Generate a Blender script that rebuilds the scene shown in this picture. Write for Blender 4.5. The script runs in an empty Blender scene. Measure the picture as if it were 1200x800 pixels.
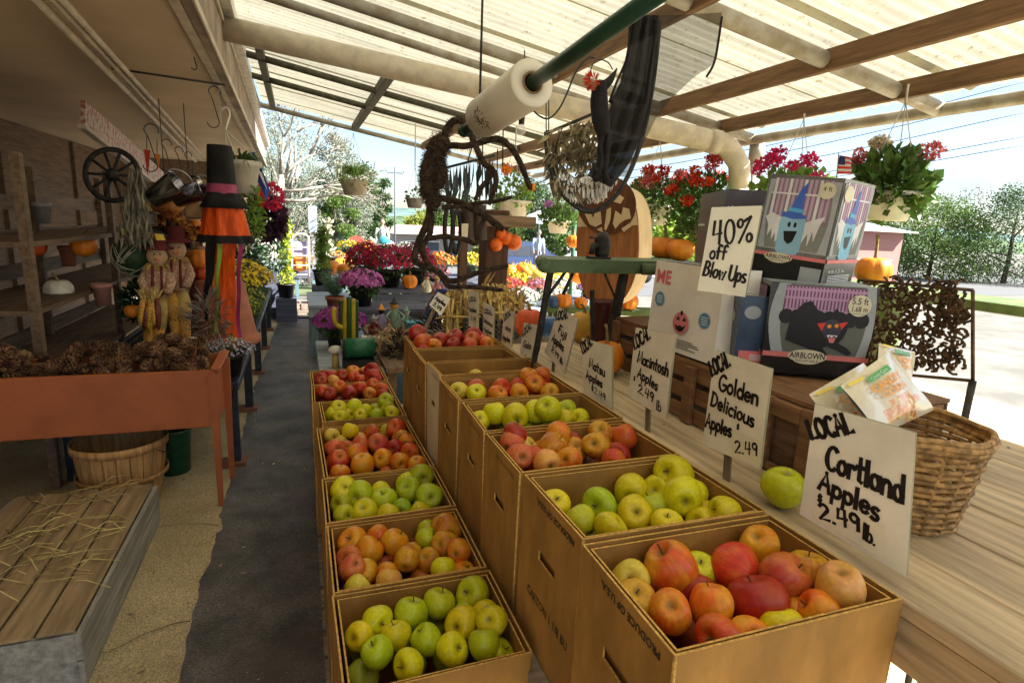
import bpy, math, random
from mathutils import Vector, Matrix, Euler, noise
random.seed(7)
R = math.radians
S = bpy.context.scene
COL = S.collection
# ------------------------------------------------------------------ camera
H = 1.65; F = 672.0; CX, CY = 600.0, 401.0
def _frame():
    d = Vector((349-CX, 250-CY, F)); a = -0.045
    n = Vector((a, 1, -(a*d.x+d.y)/F)); d.normalize(); n.normalize()
    return -d.cross(n), d, n
AX, AY, AN = _frame()            # image-space vectors of world +X, +Y, -Z
cam_d = bpy.data.cameras.new('camera'); cam = bpy.data.objects.new('camera', cam_d); COL.objects.link(cam)
cam_d.sensor_width = 36; cam_d.lens = 36*F/1200; cam_d.clip_start = 0.05; cam_d.clip_end = 4000
cam_d.shift_y = 1/1200
cam.matrix_world = Matrix(((AX.x, -AX.y, -AX.z, 0), (AY.x, -AY.y, -AY.z, 0), (-AN.x, AN.y, AN.z, H), (0, 0, 0, 1)))
S.camera = cam
# ------------------------------------------------------------------ world, sun, exposure
SUN_EL, SUN_AZ = 42, 118          # azimuth: degrees clockwise from +Y (east of north): behind right
w = bpy.data.worlds.new('World'); S.world = w; w.use_nodes = True
nt = w.node_tree; bg = nt.nodes['Background']; bg.inputs[1].default_value = 0.06
sky = nt.nodes.new('ShaderNodeTexSky'); sky.sky_type = 'NISHITA'; sky.sun_disc = False
sky.sun_elevation = R(SUN_EL); sky.sun_rotation = R(SUN_AZ); sky.dust_density = 1.0; sky.ozone_density = 2.0
tc = nt.nodes.new('ShaderNodeTexCoord'); mp = nt.nodes.new('ShaderNodeMapping'); mp.inputs['Scale'].default_value = (1, 1, 2.6)
nz = nt.nodes.new('ShaderNodeTexNoise'); nz.inputs['Scale'].default_value = 2.3; nz.inputs['Detail'].default_value = 7; nz.inputs['Roughness'].default_value = .55
rp = nt.nodes.new('ShaderNodeValToRGB'); rp.color_ramp.elements[0].position = .46; rp.color_ramp.elements[1].position = .66
mx = nt.nodes.new('ShaderNodeMixRGB'); mx.inputs[2].default_value = (2.5, 2.75, 3.0, 1)
for a, b in ((tc.outputs['Generated'], mp.inputs[0]), (mp.outputs[0], nz.inputs['Vector']), (nz.outputs[0], rp.inputs[0]), (rp.outputs[0], mx.inputs[0]), (sky.outputs[0], mx.inputs[1]), (mx.outputs[0], bg.inputs[0])):
    nt.links.new(a, b)
sd = bpy.data.lights.new('sun', 'SUN'); sd.energy = 5; sd.angle = R(.5); sd.color = (1, .965, .90)
sun = bpy.data.objects.new('sun', sd); COL.objects.link(sun)
sdir = Vector((math.sin(R(SUN_AZ))*math.cos(R(SUN_EL)), math.cos(R(SUN_AZ))*math.cos(R(SUN_EL)), math.sin(R(SUN_EL))))
sun.rotation_euler = sdir.to_track_quat('Z', 'Y').to_euler()
S.view_settings.view_transform = 'Standard'; S.view_settings.look = 'None'; S.view_settings.exposure = 2.2; S.view_settings.gamma = 1
# ------------------------------------------------------------------ pixel -> world helpers (photo measured at 1200x800)
def ray(px, py):
    r = Vector((px-CX, py-CY, F)); return Vector((r.dot(AX), r.dot(AY), -r.dot(AN)))
O = Vector((0, 0, H))
def PX(px, py, X): r = ray(px, py); return O+r*(X/r.x)
def PY(px, py, Y): r = ray(px, py); return O+r*(Y/r.y)
def PZ(px, py, Z): r = ray(px, py); return O+r*((Z-H)/r.z)
def PP(px, py, p0, n): r = ray(px, py); return O+r*((Vector(p0)-O).dot(n)/r.dot(n))
def depth(p): q = p-O; return q.x*AX.z+q.y*AY.z-q.z*AN.z
def PD(px, py, d): r = ray(px, py); return O+r*(d/F)
def mpp(p): return depth(p)/F     # metres per photo pixel at p
# ------------------------------------------------------------------ materials
MATS = {}
def mat(name, col, rough=.7, spec=.35, metal=0, var=.12, scale=14, bump=0, bscale=60, col2=None, thr=(.4, .6), island=0, transl=0, emit=None, objcol=False, coords='Object', stretch=None, alpha=None, coat=0):
    if name in MATS: return MATS[name]
    m = bpy.data.materials.new(name); m.use_nodes = True; MATS[name] = m
    t = m.node_tree; p = t.nodes['Principled BSDF']
    p.inputs['Roughness'].default_value = rough; p.inputs['Specular IOR Level'].default_value = spec; p.inputs['Metallic'].default_value = metal
    p.inputs['Coat Weight'].default_value = coat
    N = t.nodes.new; Lk = t.links.new
    co = N('ShaderNodeTexCoord'); src = co.outputs[coords]
    if stretch:
        mpn = N('ShaderNodeMapping'); mpn.inputs['Scale'].default_value = stretch; Lk(src, mpn.inputs[0]); src = mpn.outputs[0]
    n = N('ShaderNodeTexNoise'); n.inputs['Scale'].default_value = scale; n.inputs['Detail'].default_value = 5; n.inputs['Roughness'].default_value = .6; Lk(src, n.inputs['Vector'])
    c1 = (*col, 1); c2 = (*(col2 if col2 else [c*(1-var*1.6) for c in col]), 1)
    if not col2: c1 = (*[min(1, c*(1+var)) for c in col], 1)
    r = N('ShaderNodeValToRGB'); r.color_ramp.elements[0].position = thr[0]; r.color_ramp.elements[1].position = thr[1]
    r.color_ramp.elements[0].color = c2; r.color_ramp.elements[1].color = c1; Lk(n.outputs[0], r.inputs[0]); out = r.outputs[0]
    if island:
        g = N('ShaderNodeNewGeometry'); hs = N('ShaderNodeHueSaturation'); mr = N('ShaderNodeMapRange')
        mr.inputs[3].default_value = 1-island; mr.inputs[4].default_value = 1+island; Lk(g.outputs['Random Per Island'], mr.inputs[0]); Lk(mr.outputs[0], hs.inputs['Value'])
        mr2 = N('ShaderNodeMapRange'); mr2.inputs[3].default_value = .5-island*.05; mr2.inputs[4].default_value = .5+island*.05
        Lk(g.outputs['Random Per Island'], mr2.inputs[0]); Lk(mr2.outputs[0], hs.inputs['Hue']); Lk(out, hs.inputs['Color']); out = hs.outputs[0]
    if objcol:
        oi = N('ShaderNodeObjectInfo'); mm = N('ShaderNodeMixRGB'); mm.blend_type = 'MULTIPLY'; mm.inputs[0].default_value = 1; Lk(out, mm.inputs[1]); Lk(oi.outputs['Color'], mm.inputs[2]); out = mm.outputs[0]
    Lk(out, p.inputs['Base Color'])
    if bump:
        bn = N('ShaderNodeTexNoise'); bn.inputs['Scale'].default_value = bscale; bn.inputs['Detail'].default_value = 4; Lk(src, bn.inputs['Vector'])
        b = N('ShaderNodeBump'); b.inputs['Strength'].default_value = bump; b.inputs['Distance'].default_value = .01; Lk(bn.outputs[0], b.inputs['Height']); Lk(b.outputs[0], p.inputs['Normal'])
    o = t.nodes['Material Output']
    if transl:
        tr = N('ShaderNodeBsdfTranslucent'); Lk(out, tr.inputs[0]); ms = N('ShaderNodeMixShader'); ms.inputs[0].default_value = transl
        Lk(p.outputs[0], ms.inputs[1]); Lk(tr.outputs[0], ms.inputs[2]); Lk(ms.outputs[0], o.inputs[0])
    if alpha is not None:
        tp = N('ShaderNodeBsdfTransparent'); ms = N('ShaderNodeMixShader'); ms.inputs[0].default_value = alpha
        Lk(tp.outputs[0], ms.inputs[1]); Lk(p.outputs[0], ms.inputs[2]); Lk(ms.outputs[0], o.inputs[0])
    if emit: p.inputs['Emission Color'].default_value = (*emit[0], 1); p.inputs['Emission Strength'].default_value = emit[1]
    return m
def wood(name, col, axis=1, s=6, rough=.7, island=0):
    st = [s*3, s*3, s*3]; st[axis] = s*.25
    return mat(name, col, rough=rough, var=.3, scale=2.5, thr=(.3, .7), stretch=tuple(st), bump=.25, bscale=5, island=island)
# ------------------------------------------------------------------ mesh builder
class MB:
    def __init__(s): s.v = []; s.f = []; s.m = []; s.sm = []
    def add(s, vs, fs, mi=0, smooth=False, M=None):
        o = len(s.v); s.v += [(M @ Vector(v) if M else Vector(v)) for v in vs]
        for f in fs: s.f.append([i+o for i in f]); s.m.append(mi); s.sm.append(smooth)
        return s
    def box(s, c, d, M=None, mi=0, bev=0):
        x, y, z = c; a, b, e = d[0]/2, d[1]/2, d[2]/2
        if bev:
            k = min(bev, a*.9, b*.9, e*.9); vs = []; idx = {}
            for sx in (-1, 1):
                for sy in (-1, 1):
                    for sz in (-1, 1):
                        for ax in range(3):
                            p = [sx*(a-k), sy*(b-k), sz*(e-k)]; p[ax] = (sx*a, sy*b, sz*e)[ax]
                            idx[(sx, sy, sz, ax)] = len(vs); vs.append((x+p[0], y+p[1], z+p[2]))
            fs = []; g = lambda *q: idx[q]
            for q in (-1, 1):
                fs.append([g(q, -1, -1, 0), g(q, 1, -1, 0), g(q, 1, 1, 0), g(q, -1, 1, 0)][::q])
                fs.append([g(-1, q, -1, 1), g(1, q, -1, 1), g(1, q, 1, 1), g(-1, q, 1, 1)][::-q])
                fs.append([g(-1, -1, q, 2), g(1, -1, q, 2), g(1, 1, q, 2), g(-1, 1, q, 2)][::q])
            for p in (-1, 1):
                for q in (-1, 1):
                    fs.append([g(p, q, -1, 0), g(p, q, -1, 1), g(p, q, 1, 1), g(p, q, 1, 0)][::-p*q])
                    fs.append([g(p, -1, q, 0), g(p, -1, q, 2), g(p, 1, q, 2), g(p, 1, q, 0)][::p*q])
                    fs.append([g(-1, p, q, 1), g(-1, p, q, 2), g(1, p, q, 2), g(1, p, q, 1)][::-p*q])
                    for r_ in (-1, 1): fs.append([g(p, q, r_, 0), g(p, q, r_, 1), g(p, q, r_, 2)][::p*q*r_])
            return s.add(vs, fs, mi, M=M)
        vs = [(x+i*a, y+j*b, z+k*e) for i in (-1, 1) for j in (-1, 1) for k in (-1, 1)]
        return s.add(vs, [[0, 1, 3, 2], [4, 6, 7, 5], [0, 4, 5, 1], [2, 3, 7, 6], [0, 2, 6, 4], [1, 5, 7, 3]], mi, M=M)
    def tube(s, pts, r, n=8, mi=0, closed=False, flat=1.0):
        pts = [Vector(p) for p in pts]; L = len(pts); rs = r if isinstance(r, (list, tuple)) else [r]*L; vs = []; up = None
        for i, p in enumerate(pts):
            t = (pts[(i+1) % L]-pts[i-1]) if closed else (pts[min(i+1, L-1)]-pts[max(i-1, 0)])
            if t.length < 1e-9: t = Vector((0, 0, 1))
            t.normalize()
            if up is None: up = t.cross(Vector((0, 0, 1)) if abs(t.z) < .9 else Vector((1, 0, 0)))
            up = (up-t*up.dot(t))
            if up.length < 1e-6: up = t.orthogonal()
            up.normalize(); w_ = t.cross(up)
            for k in range(n): a = 2*math.pi*k/n; vs.append(p+(up*math.cos(a)+w_*math.sin(a)*flat)*rs[i])
        fs = [];
        for i in range(L if closed else L-1):
            j = (i+1) % L
            for k in range(n): fs.append([i*n+k, i*n+(k+1) % n, j*n+(k+1) % n, j*n+k])
        if not closed: fs += [list(range(n))[::-1], [(L-1)*n+k for k in range(n)]]
        return s.add(vs, fs, mi, True)
    def lathe(s, prof, n=24, c=(0, 0, 0), M=None, mi=0, cap=True, fn=None):
        vs = []; L = len(prof)
        for r, z in prof:
            for k in range(n):
                a = 2*math.pi*k/n; rr = r*(fn(a, z) if fn else 1); vs.append((c[0]+rr*math.cos(a), c[1]+rr*math.sin(a), c[2]+z))
        fs = [[i*n+k, i*n+(k+1) % n, (i+1)*n+(k+1) % n, (i+1)*n+k] for i in range(L-1) for k in range(n)]
        if cap:
            if prof[0][0] > 1e-5: fs.append(list(range(n))[::-1])
            if prof[-1][0] > 1e-5: fs.append([(L-1)*n+k for k in range(n)])
        return s.add(vs, fs, mi, True, M=M)
    def ball(s, c, r, n=10, mi=0, M=None):
        rr = (r, r, r) if isinstance(r, (int, float)) else r; m = max(5, n//2+1)
        vs = [(c[0]+rr[0]*math.sin(math.pi*i/m)*math.cos(2*math.pi*k/n), c[1]+rr[1]*math.sin(math.pi*i/m)*math.sin(2*math.pi*k/n), c[2]-rr[2]*math.cos(math.pi*i/m)) for i in range(m+1) for k in range(n)]
        return s.add(vs, [[i*n+k, i*n+(k+1) % n, (i+1)*n+(k+1) % n, (i+1)*n+k] for i in range(m) for k in range(n)], mi, True, M=M)
    def poly(s, pts, dv, mi=0):      # planar outline extruded by vector dv
        n = len(pts); p = [Vector(q) for q in pts]; dv = Vector(dv)
        return s.add(p+[q+dv for q in p], [list(range(n)), list(range(n, 2*n))[::-1]]+[[i, i+n, (i+1) % n+n, (i+1) % n] for i in range(n)], mi)
    def leaf(s, p, d, l, wd, up=None, mi=0, fold=.25):
        d = Vector(d).normalized(); sdv = d.cross(up or Vector((random.uniform(-1, 1), random.uniform(-1, 1), random.uniform(-1, 1))))
        if sdv.length < 1e-3: sdv = d.orthogonal()
        sdv.normalize(); nn = d.cross(sdv); p = Vector(p)
        s.add([p, p+d*l*.5+sdv*wd/2+nn*wd*fold, p+d*l, p+d*l*.5-sdv*wd/2+nn*wd*fold], [[0, 1, 2], [0, 2, 3]], mi)
        return s
def obj(name, mb, m, parent=None, **k):
    me = bpy.data.meshes.new(name); off = parent.get('_o') if parent is not None else None
    off = Vector(off) if off is not None else Vector((0, 0, 0))
    ms = m if isinstance(m, (list, tuple)) else [m]
    me.from_pydata([v-off for v in mb.v], [], mb.f)
    for q in ms: me.materials.append(q)
    me.polygons.foreach_set('material_index', mb.m); me.polygons.foreach_set('use_smooth', mb.sm); me.update()
    o = bpy.data.objects.new(name, me); COL.objects.link(o)
    if parent is not None: o.parent = parent; o['_o'] = tuple(off)
    for a, b in k.items():
        if b: o[a if a != 'cat' else 'category'] = b
    return o
def root(name, loc, label, cat, group=None):
    o = bpy.data.objects.new(name, None); COL.objects.link(o); o.location = loc; o['_o'] = tuple(loc); o.empty_display_size = .05
    o['label'] = label; o['category'] = cat
    if group: o['group'] = group
    return o
def clone(o, loc=None, rot=None, scale=None, label=None, color=None, parent=None):
    c = o.copy(); COL.objects.link(c)
    if parent is not None: c.parent = parent
    if loc is not None: c.location = loc
    if rot is not None: c.rotation_euler = rot
    if scale is not None: c.scale = scale if not isinstance(scale, (int, float)) else (scale,)*3
    if label: c['label'] = label
    if color: c.color = color
    for ch in list(o.children): clone(ch, parent=c)
    return c
def piece(name, src, parent, loc, rot=(0, 0, 0), scale=(1, 1, 1)):      # another child sharing src's mesh
    c = bpy.data.objects.new(name, src.data); COL.objects.link(c); c.parent = parent; c.location = loc; c.rotation_euler = rot; c.scale = scale; c['_o'] = tuple(parent.get('_o', (0, 0, 0))); return c
def struct(name, mb, m, kind='structure', **k): return obj(name, mb, m, kind=kind, **k)
rnd = random.uniform
def rdir():
    while 1:
        v = Vector((rnd(-1, 1), rnd(-1, 1), rnd(-1, 1)))
        if .05 < v.length < 1: return v.normalized()
# ------------------------------------------------------------------ hand lettering (marker strokes)
def arc(cx, cy, rx, ry, a0, a1, n=9): return [(cx+rx*math.cos(R(a0+(a1-a0)*i/n)), cy+ry*math.sin(R(a0+(a1-a0)*i/n))) for i in range(n+1)]
G = {
'A': (.62, [[(0, 0), (.3, 1), (.6, 0)], [(.1, .36), (.52, .36)]]),
'B': (.6, [[(.05, 0), (.08, 1)], [(.08, .97)]+arc(.2, .77, .28, .22, 90, -90)[0:]+[(.1, .54)], [(.1, .54)]+arc(.2, .27, .36, .27, 90, -90)+[(.04, 0)]]),
'C': (.6, [arc(.36, .5, .34, .5, 50, 310, 12)]),
'D': (.66, [[(.06, 0), (.08, 1)], [(.0, 1)]+arc(.15, .5, .48, .5, 88, -88, 12)+[(.0, 0)]]),
'F': (.55, [[(.08, 0), (.1, .97)], [(0, 1), (.55, 1)], [(.1, .5), (.42, .52)]]),
'G': (.66, [arc(.36, .5, .34, .5, 50, 330, 12)+[(.66, .42), (.38, .42)]]),
'L': (.52, [[(.06, 1), (.04, .02), (.52, .06)]]),
'M': (.8, [[(0, 0), (.12, 1), (.38, .25), (.64, 1), (.78, 0)]]),
'O': (.7, [arc(.35, .5, .34, .5, 100, 460, 14)]),
'U': (.62, [[(.04, 1)]+arc(.32, .3, .28, .3, 180, 360, 8)+[(.6, 1)]]),
'a': (.5, [arc(.24, .28, .23, .28, 40, 400, 12), [(.46, .56), (.5, .02)]]),
'b': (.5, [[(.04, 1), (.04, 0)], arc(.25, .27, .22, .27, 180, 540, 12)]),
'c': (.44, [arc(.25, .28, .24, .28, 50, 310, 9)]),
'd': (.5, [[(.46, 1), (.48, 0)], arc(.24, .28, .23, .28, 0, 360, 12)]),
'e': (.48, [[(.03, .28), (.45, .32)]+arc(.25, .29, .22, .28, 10, 320, 10)]),
'f': (.42, [arc(.3, .8, .16, .2, 30, 180, 5)+[(.14, 0)], [(0, .52), (.36, .55)]]),
'g': (.5, [arc(.24, .28, .23, .28, 0, 360, 12), [(.47, .55), (.46, -.2)]+arc(.24, -.2, .22, .18, 0, -150, 5)]),
'h': (.5, [[(.04, 1), (.04, 0)], [(.05, .35)]+arc(.26, .36, .19, .2, 160, 0, 6)+[(.46, 0)]]),
'i': (.16, [[(.06, .55), (.08, 0)], [(.06, .75), (.08, .8)]]),
'j': (.24, [[(.16, .55), (.15, -.15)]+arc(.02, -.15, .13, .14, 0, -120, 4), [(.16, .74), (.18, .8)]]),
'k': (.46, [[(.04, 1), (.04, 0)], [(.4, .5), (.06, .22), (.44, 0)]]),
'l': (.16, [[(.05, 1), (.08, 0)]]),
'n': (.5, [[(.04, .55), (.04, 0)], [(.05, .35)]+arc(.26, .36, .19, .2, 160, 0, 6)+[(.47, 0)]]),
'o': (.5, [arc(.25, .28, .23, .28, 80, 440, 12)]),
'p': (.5, [[(.04, .55), (.05, -.38)], arc(.26, .28, .21, .27, 180, 540, 12)]),
'r': (.36, [[(.04, .55), (.05, 0)], [(.06, .35)]+arc(.24, .34, .18, .2, 160, 40, 4)]),
's': (.4, [arc(.2, .42, .16, .14, 40, 250, 6)+arc(.18, .14, .18, .14, 80, -140, 6)]),
't': (.4, [[(.16, .95), (.18, .06), (.32, .02)], [(0, .58), (.38, .6)]]),
'u': (.5, [[(.04, .55)]+arc(.24, .2, .2, .2, 180, 350, 6)+[(.46, .55), (.48, 0)]]),
'w': (.62, [[(.0, .55), (.15, 0), (.3, .45), (.45, 0), (.6, .55)]]),
'y': (.46, [[(.02, .55), (.22, .05)], [(.44, .55), (.1, -.38)]]),
'%': (.8, [arc(.16, .8, .14, .17, 60, 420, 9)+[(.34, .86), (.72, 1.02)], [(.72, 1.0), (.12, 0)], arc(.66, .17, .14, .17, 0, 360, 9)]),
'$': (.5, [arc(.25, .66, .17, .17, 40, 250, 6)+arc(.22, .33, .18, .17, 80, -140, 6), [(.22, 1.0), (.24, .02)]]),
'.': (.16, [[(.06, 0), (.07, .03)]]),
'0': (.56, [arc(.28, .5, .25, .5, 100, 460, 14)]),
'1': (.2, [[(.08, 1), (.1, 0)]]),
'2': (.55, [arc(.25, .75, .22, .25, 160, -30, 7)+[(.02, .02), (.5, .04)]]),
'4': (.52, [[(.1, 1), (.02, .42), (.48, .46)], [(.42, 1), (.36, 0)]]),
'9': (.5, [arc(.24, .72, .2, .26, 0, 360, 10), [(.45, .78), (.36, 0)]]),
'8': (.5, [arc(.25, .75, .18, .24, -90, 270, 10), arc(.25, .26, .22, .26, 90, 450, 10)]),
'/': (.4, [[(.02, -.05), (.38, 1)]]), "'": (.1, [[(.05, 1), (.03, .85)]]),
'5': (.5, [[(.45, 1), (.1, 1), (.07, .6)]+arc(.22, .32, .24, .3, 100, -130, 8)]),
}
def strokes(mb, text, frame, x0, y0, x1, y1, h, wd, gap=.13, mi=0, jit=.03):
    """frame(x, y) -> (point, normal) on the board in metres (y down); baseline runs (x0,y0)-(x1,y1); h cap height."""
    adv = sum((G[c][0]+gap) if c in G else .35 for c in text)-gap
    L = math.hypot(x1-x0, y1-y0); ux, uy = (x1-x0)/L, (y1-y0)/L; sx = L/adv; cur = 0; k = 0
    for ch in text:
        if ch not in G: cur += .35; continue
        gw, ls = G[ch]; dy = rnd(-jit, jit)
        for ln in ls:
            pts = []
            for gx, gy in ln:
                a = (cur+gx)*sx; b = (gy+dy)*h; X, Y = x0+ux*a+uy*b, y0+uy*a-ux*b; pts.append((X, Y))
            k += 1
            P3 = [frame(*q) for q in pts]; n = P3[0][1]; lift = n*(.0012+.00004*k)
            P = [q[0]+lift for q in P3]; left = []; right = []
            for i, p in enumerate(P):
                t = (P[min(i+1, len(P)-1)]-P[max(i-1, 0)])
                if t.length < 1e-7: t = Vector((0, 0, 1))
                t.normalize(); sd_ = n.cross(t)*wd/2*(1+.15*math.sin(k+i)); e = -t*wd*.35 if i == 0 else (t*wd*.35 if i == len(P)-1 else Vector()); left.append(p+e+sd_); right.append(p+e-sd_)
            m_ = len(P); mb.add(left+right, [[i, i+1, m_+i+1, m_+i] for i in range(m_-1)], mi)
            for i in range(1, m_-1):          # round the joints
                c = P[i]+n*.00002; u1 = (P[i+1]-P[i]).normalized(); v1 = n.cross(u1)
                mb.add([c+(u1*math.cos(a)+v1*math.sin(a))*wd/2 for a in [j*math.pi/4 for j in range(8)]], [list(range(8))], mi)
        cur += gw+gap
# printed lettering: Blender's own font turned into mesh, laid on a frame
def printed(mb, text, frame, x, y, h, width=None, rot=0, mi=0, lift=.0012, bold=0):
    cu = bpy.data.curves.new('txt', 'FONT'); cu.body = text; cu.size = 1; cu.resolution_u = 2; cu.offset = bold
    o = bpy.data.objects.new('txt', cu); COL.objects.link(o); dg = bpy.context.evaluated_depsgraph_get(); me = o.evaluated_get(dg).to_mesh()
    vs = [v.co.copy() for v in me.vertices]; fs = [list(p.vertices) for p in me.polygons]; o.evaluated_get(dg).to_mesh_clear()
    bpy.data.objects.remove(o); bpy.data.curves.remove(cu)
    if not vs: return
    mxw = max(v.x for v in vs); sc = h/.7; sx = (width/mxw) if width else sc; c, s_ = math.cos(rot), math.sin(rot)
    out = []
    for v in vs:
        a, b = v.x*sx, v.y*sc; p, n = frame(x+a*c+b*s_, y+a*s_-b*c); out.append(p+n*lift)
    mb.add(out, fs, mi)
def quad_frame(tl, tr, br, bl):
    tl, tr, br, bl = map(Vector, (tl, tr, br, bl)); W = ((tr-tl).length+(br-bl).length)/2; Hh = ((bl-tl).length+(br-tr).length)/2
    n = (bl-tl).cross(tr-tl).normalized()
    if n.dot(O-tl) < 0: n = -n
    def fr(x, y):
        u, v = x/W, y/Hh; return (tl*(1-u)+tr*u)*(1-v)+(bl*(1-u)+br*u)*v, n
    fr.W, fr.H, fr.n = W, Hh, n
    return fr
# ------------------------------------------------------------------ ground
def aggregate(name, a, b, c, rough, patch=2.2, grit=210, bump=.9):
    m = bpy.data.materials.new(name); m.use_nodes = True; t = m.node_tree; p = t.nodes['Principled BSDF']; N = t.nodes.new; L = t.links.new; p.inputs['Roughness'].default_value = rough
    tc_ = N('ShaderNodeTexCoord'); n1 = N('ShaderNodeTexNoise'); n1.inputs['Scale'].default_value = patch; n1.inputs['Detail'].default_value = 8; n1.inputs['Roughness'].default_value = .62; L(tc_.outputs['Object'], n1.inputs['Vector'])
    r1 = N('ShaderNodeValToRGB'); r1.color_ramp.elements[0].position = .36; r1.color_ramp.elements[1].position = .64; r1.color_ramp.elements[0].color = (*b, 1); r1.color_ramp.elements[1].color = (*a, 1); L(n1.outputs[0], r1.inputs[0])
    v = N('ShaderNodeTexVoronoi'); v.inputs['Scale'].default_value = grit; L(tc_.outputs['Object'], v.inputs['Vector']); r2 = N('ShaderNodeValToRGB'); e = r2.color_ramp.elements; e[0].position = .12; e[0].color = (.28, .28, .28, 1); e[1].position = .88; e[1].color = (1.9, 1.8, 1.65, 1); k = e.new(.3); k.color = (.95, .95, .95, 1); k = e.new(.72); k.color = (1.05, 1.05, 1.05, 1)
    sp_ = N('ShaderNodeSeparateColor'); L(v.outputs['Color'], sp_.inputs[0]); L(sp_.outputs[0], r2.inputs[0]); mm = N('ShaderNodeMixRGB'); mm.blend_type = 'MULTIPLY'; mm.inputs[0].default_value = .55; L(r1.outputs[0], mm.inputs[1]); L(r2.outputs[0], mm.inputs[2])
    n3 = N('ShaderNodeTexNoise'); n3.inputs['Scale'].default_value = .9; n3.inputs['Detail'].default_value = 5; L(tc_.outputs['Object'], n3.inputs['Vector']); r3 = N('ShaderNodeMapRange'); r3.inputs[1].default_value = .52; r3.inputs[2].default_value = .62; r3.inputs[3].default_value = 0; r3.inputs[4].default_value = .55; L(n3.outputs[0], r3.inputs[0])
    m2 = N('ShaderNodeMixRGB'); m2.inputs[2].default_value = (*c, 1); L(r3.outputs[0], m2.inputs[0]); L(mm.outputs[0], m2.inputs[1]); L(m2.outputs[0], p.inputs['Base Color'])
    bp = N('ShaderNodeBump'); bp.inputs['Strength'].default_value = bump; bp.inputs['Distance'].default_value = .004; L(v.outputs['Distance'], bp.inputs['Height']); L(bp.outputs[0], p.inputs['Normal']); return m
gm = MB(); ys = [(-60, 0), (11, 0), (14, -.25), (30, -1.75), (60, -2.3), (250, -2.6), (2200, -2.6)]
gm.add([(x, y, z) for y, z in ys for x in (-900, 900)], [[2*i, 2*i+1, 2*i+3, 2*i+2] for i in range(len(ys)-1)])
def gz(y):
    for (a_, za), (b_, zb) in zip(ys, ys[1:]):
        if a_ <= y <= b_: return za+(zb-za)*(y-a_)/(b_-a_)
    return 0
struct('ground', gm, mat('pale_gravel', (.17, .16, .135), rough=.95, var=.15, scale=1.2, bump=.4, bscale=80))
c = MB(); c.add([(-6, -4, .004), (7, -4, .004), (7, 9.6, .004), (-6, 9.6, .004)], [[0, 1, 2, 3]])
struct('concrete_floor', c, aggregate('old_concrete', (.66, .54, .32), (.46, .37, .21), (.36, .27, .15), .9, grit=260))
c = MB(); edge = []
for i in range(480):
    y = -4+i*.03; x = -.445+.03*noise.noise((0, y*1.4, 3))+.02*noise.noise((5, y*7, 3))+.008*noise.noise((9, y*31, 3))+max(0, (y-5.5))*.028
    if 3.05 < y < 3.2: x += .02
    edge.append((x, y))
v = [(x, y, .009) for x, y in edge]+[(1.1, y, .009) for x, y in edge]; n_ = len(edge)
c.add(v, [[i, i+n_, i+n_+1, i+1] for i in range(n_-1)])
struct('asphalt_path', c, aggregate('asphalt', (.155, .148, .142), (.055, .052, .05), (.17, .15, .12), .5, patch=4, grit=170))
ck = MB(); random.seed(17)
for (x, y, a, n_) in ((-.46, 2.35, 3.0, 14), (-.44, 3.12, 2.2, 10), (-.52, 2.9, 1.2, 9), (-.9, 3.9, .2, 12), (-.40, 5.1, 3.3, 12), (-.2, 2.5, 1.7, 8)):
    P_ = [Vector((x, y, .0125))]
    for i in range(n_): a += random.uniform(-.6, .6)*.6; P_.append(P_[-1]+Vector((math.cos(a), math.sin(a), 0))*.035)
    L_ = len(P_); ck.add([p+Vector((0, .0022*(1-i/L_)+.0006, 0)) for i, p in enumerate(P_)]+[p-Vector((0, .0022*(1-i/L_)+.0006, 0)) for i, p in enumerate(P_)], [[i, i+1, i+1+L_, i+L_] for i in range(L_-1)])
struct('ground_cracks', ck, mat('crack_dirt', (.03, .025, .018), rough=1), kind='stuff', label='thin dark cracks running across the concrete and asphalt')
# fine litter on the floor (straw, leaf scraps, grit)
lt = MB()
for i in range(900):
    x, y = rnd(-1.3, .05), rnd(1.5, 6); a = rnd(0, 6.28); l = rnd(.004, .014)*(3 if random.random() < .10 else 1)
    u_ = Vector((math.cos(a), math.sin(a), rnd(-.1, .3)))
    lt.leaf((x, y, .014), u_, l, l*.35)
struct('floor_litter', lt, mat('litter', (.45, .36, .2), island=.5), kind='stuff', label='dry straw and leaf scraps scattered over the aisle floor')
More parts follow.
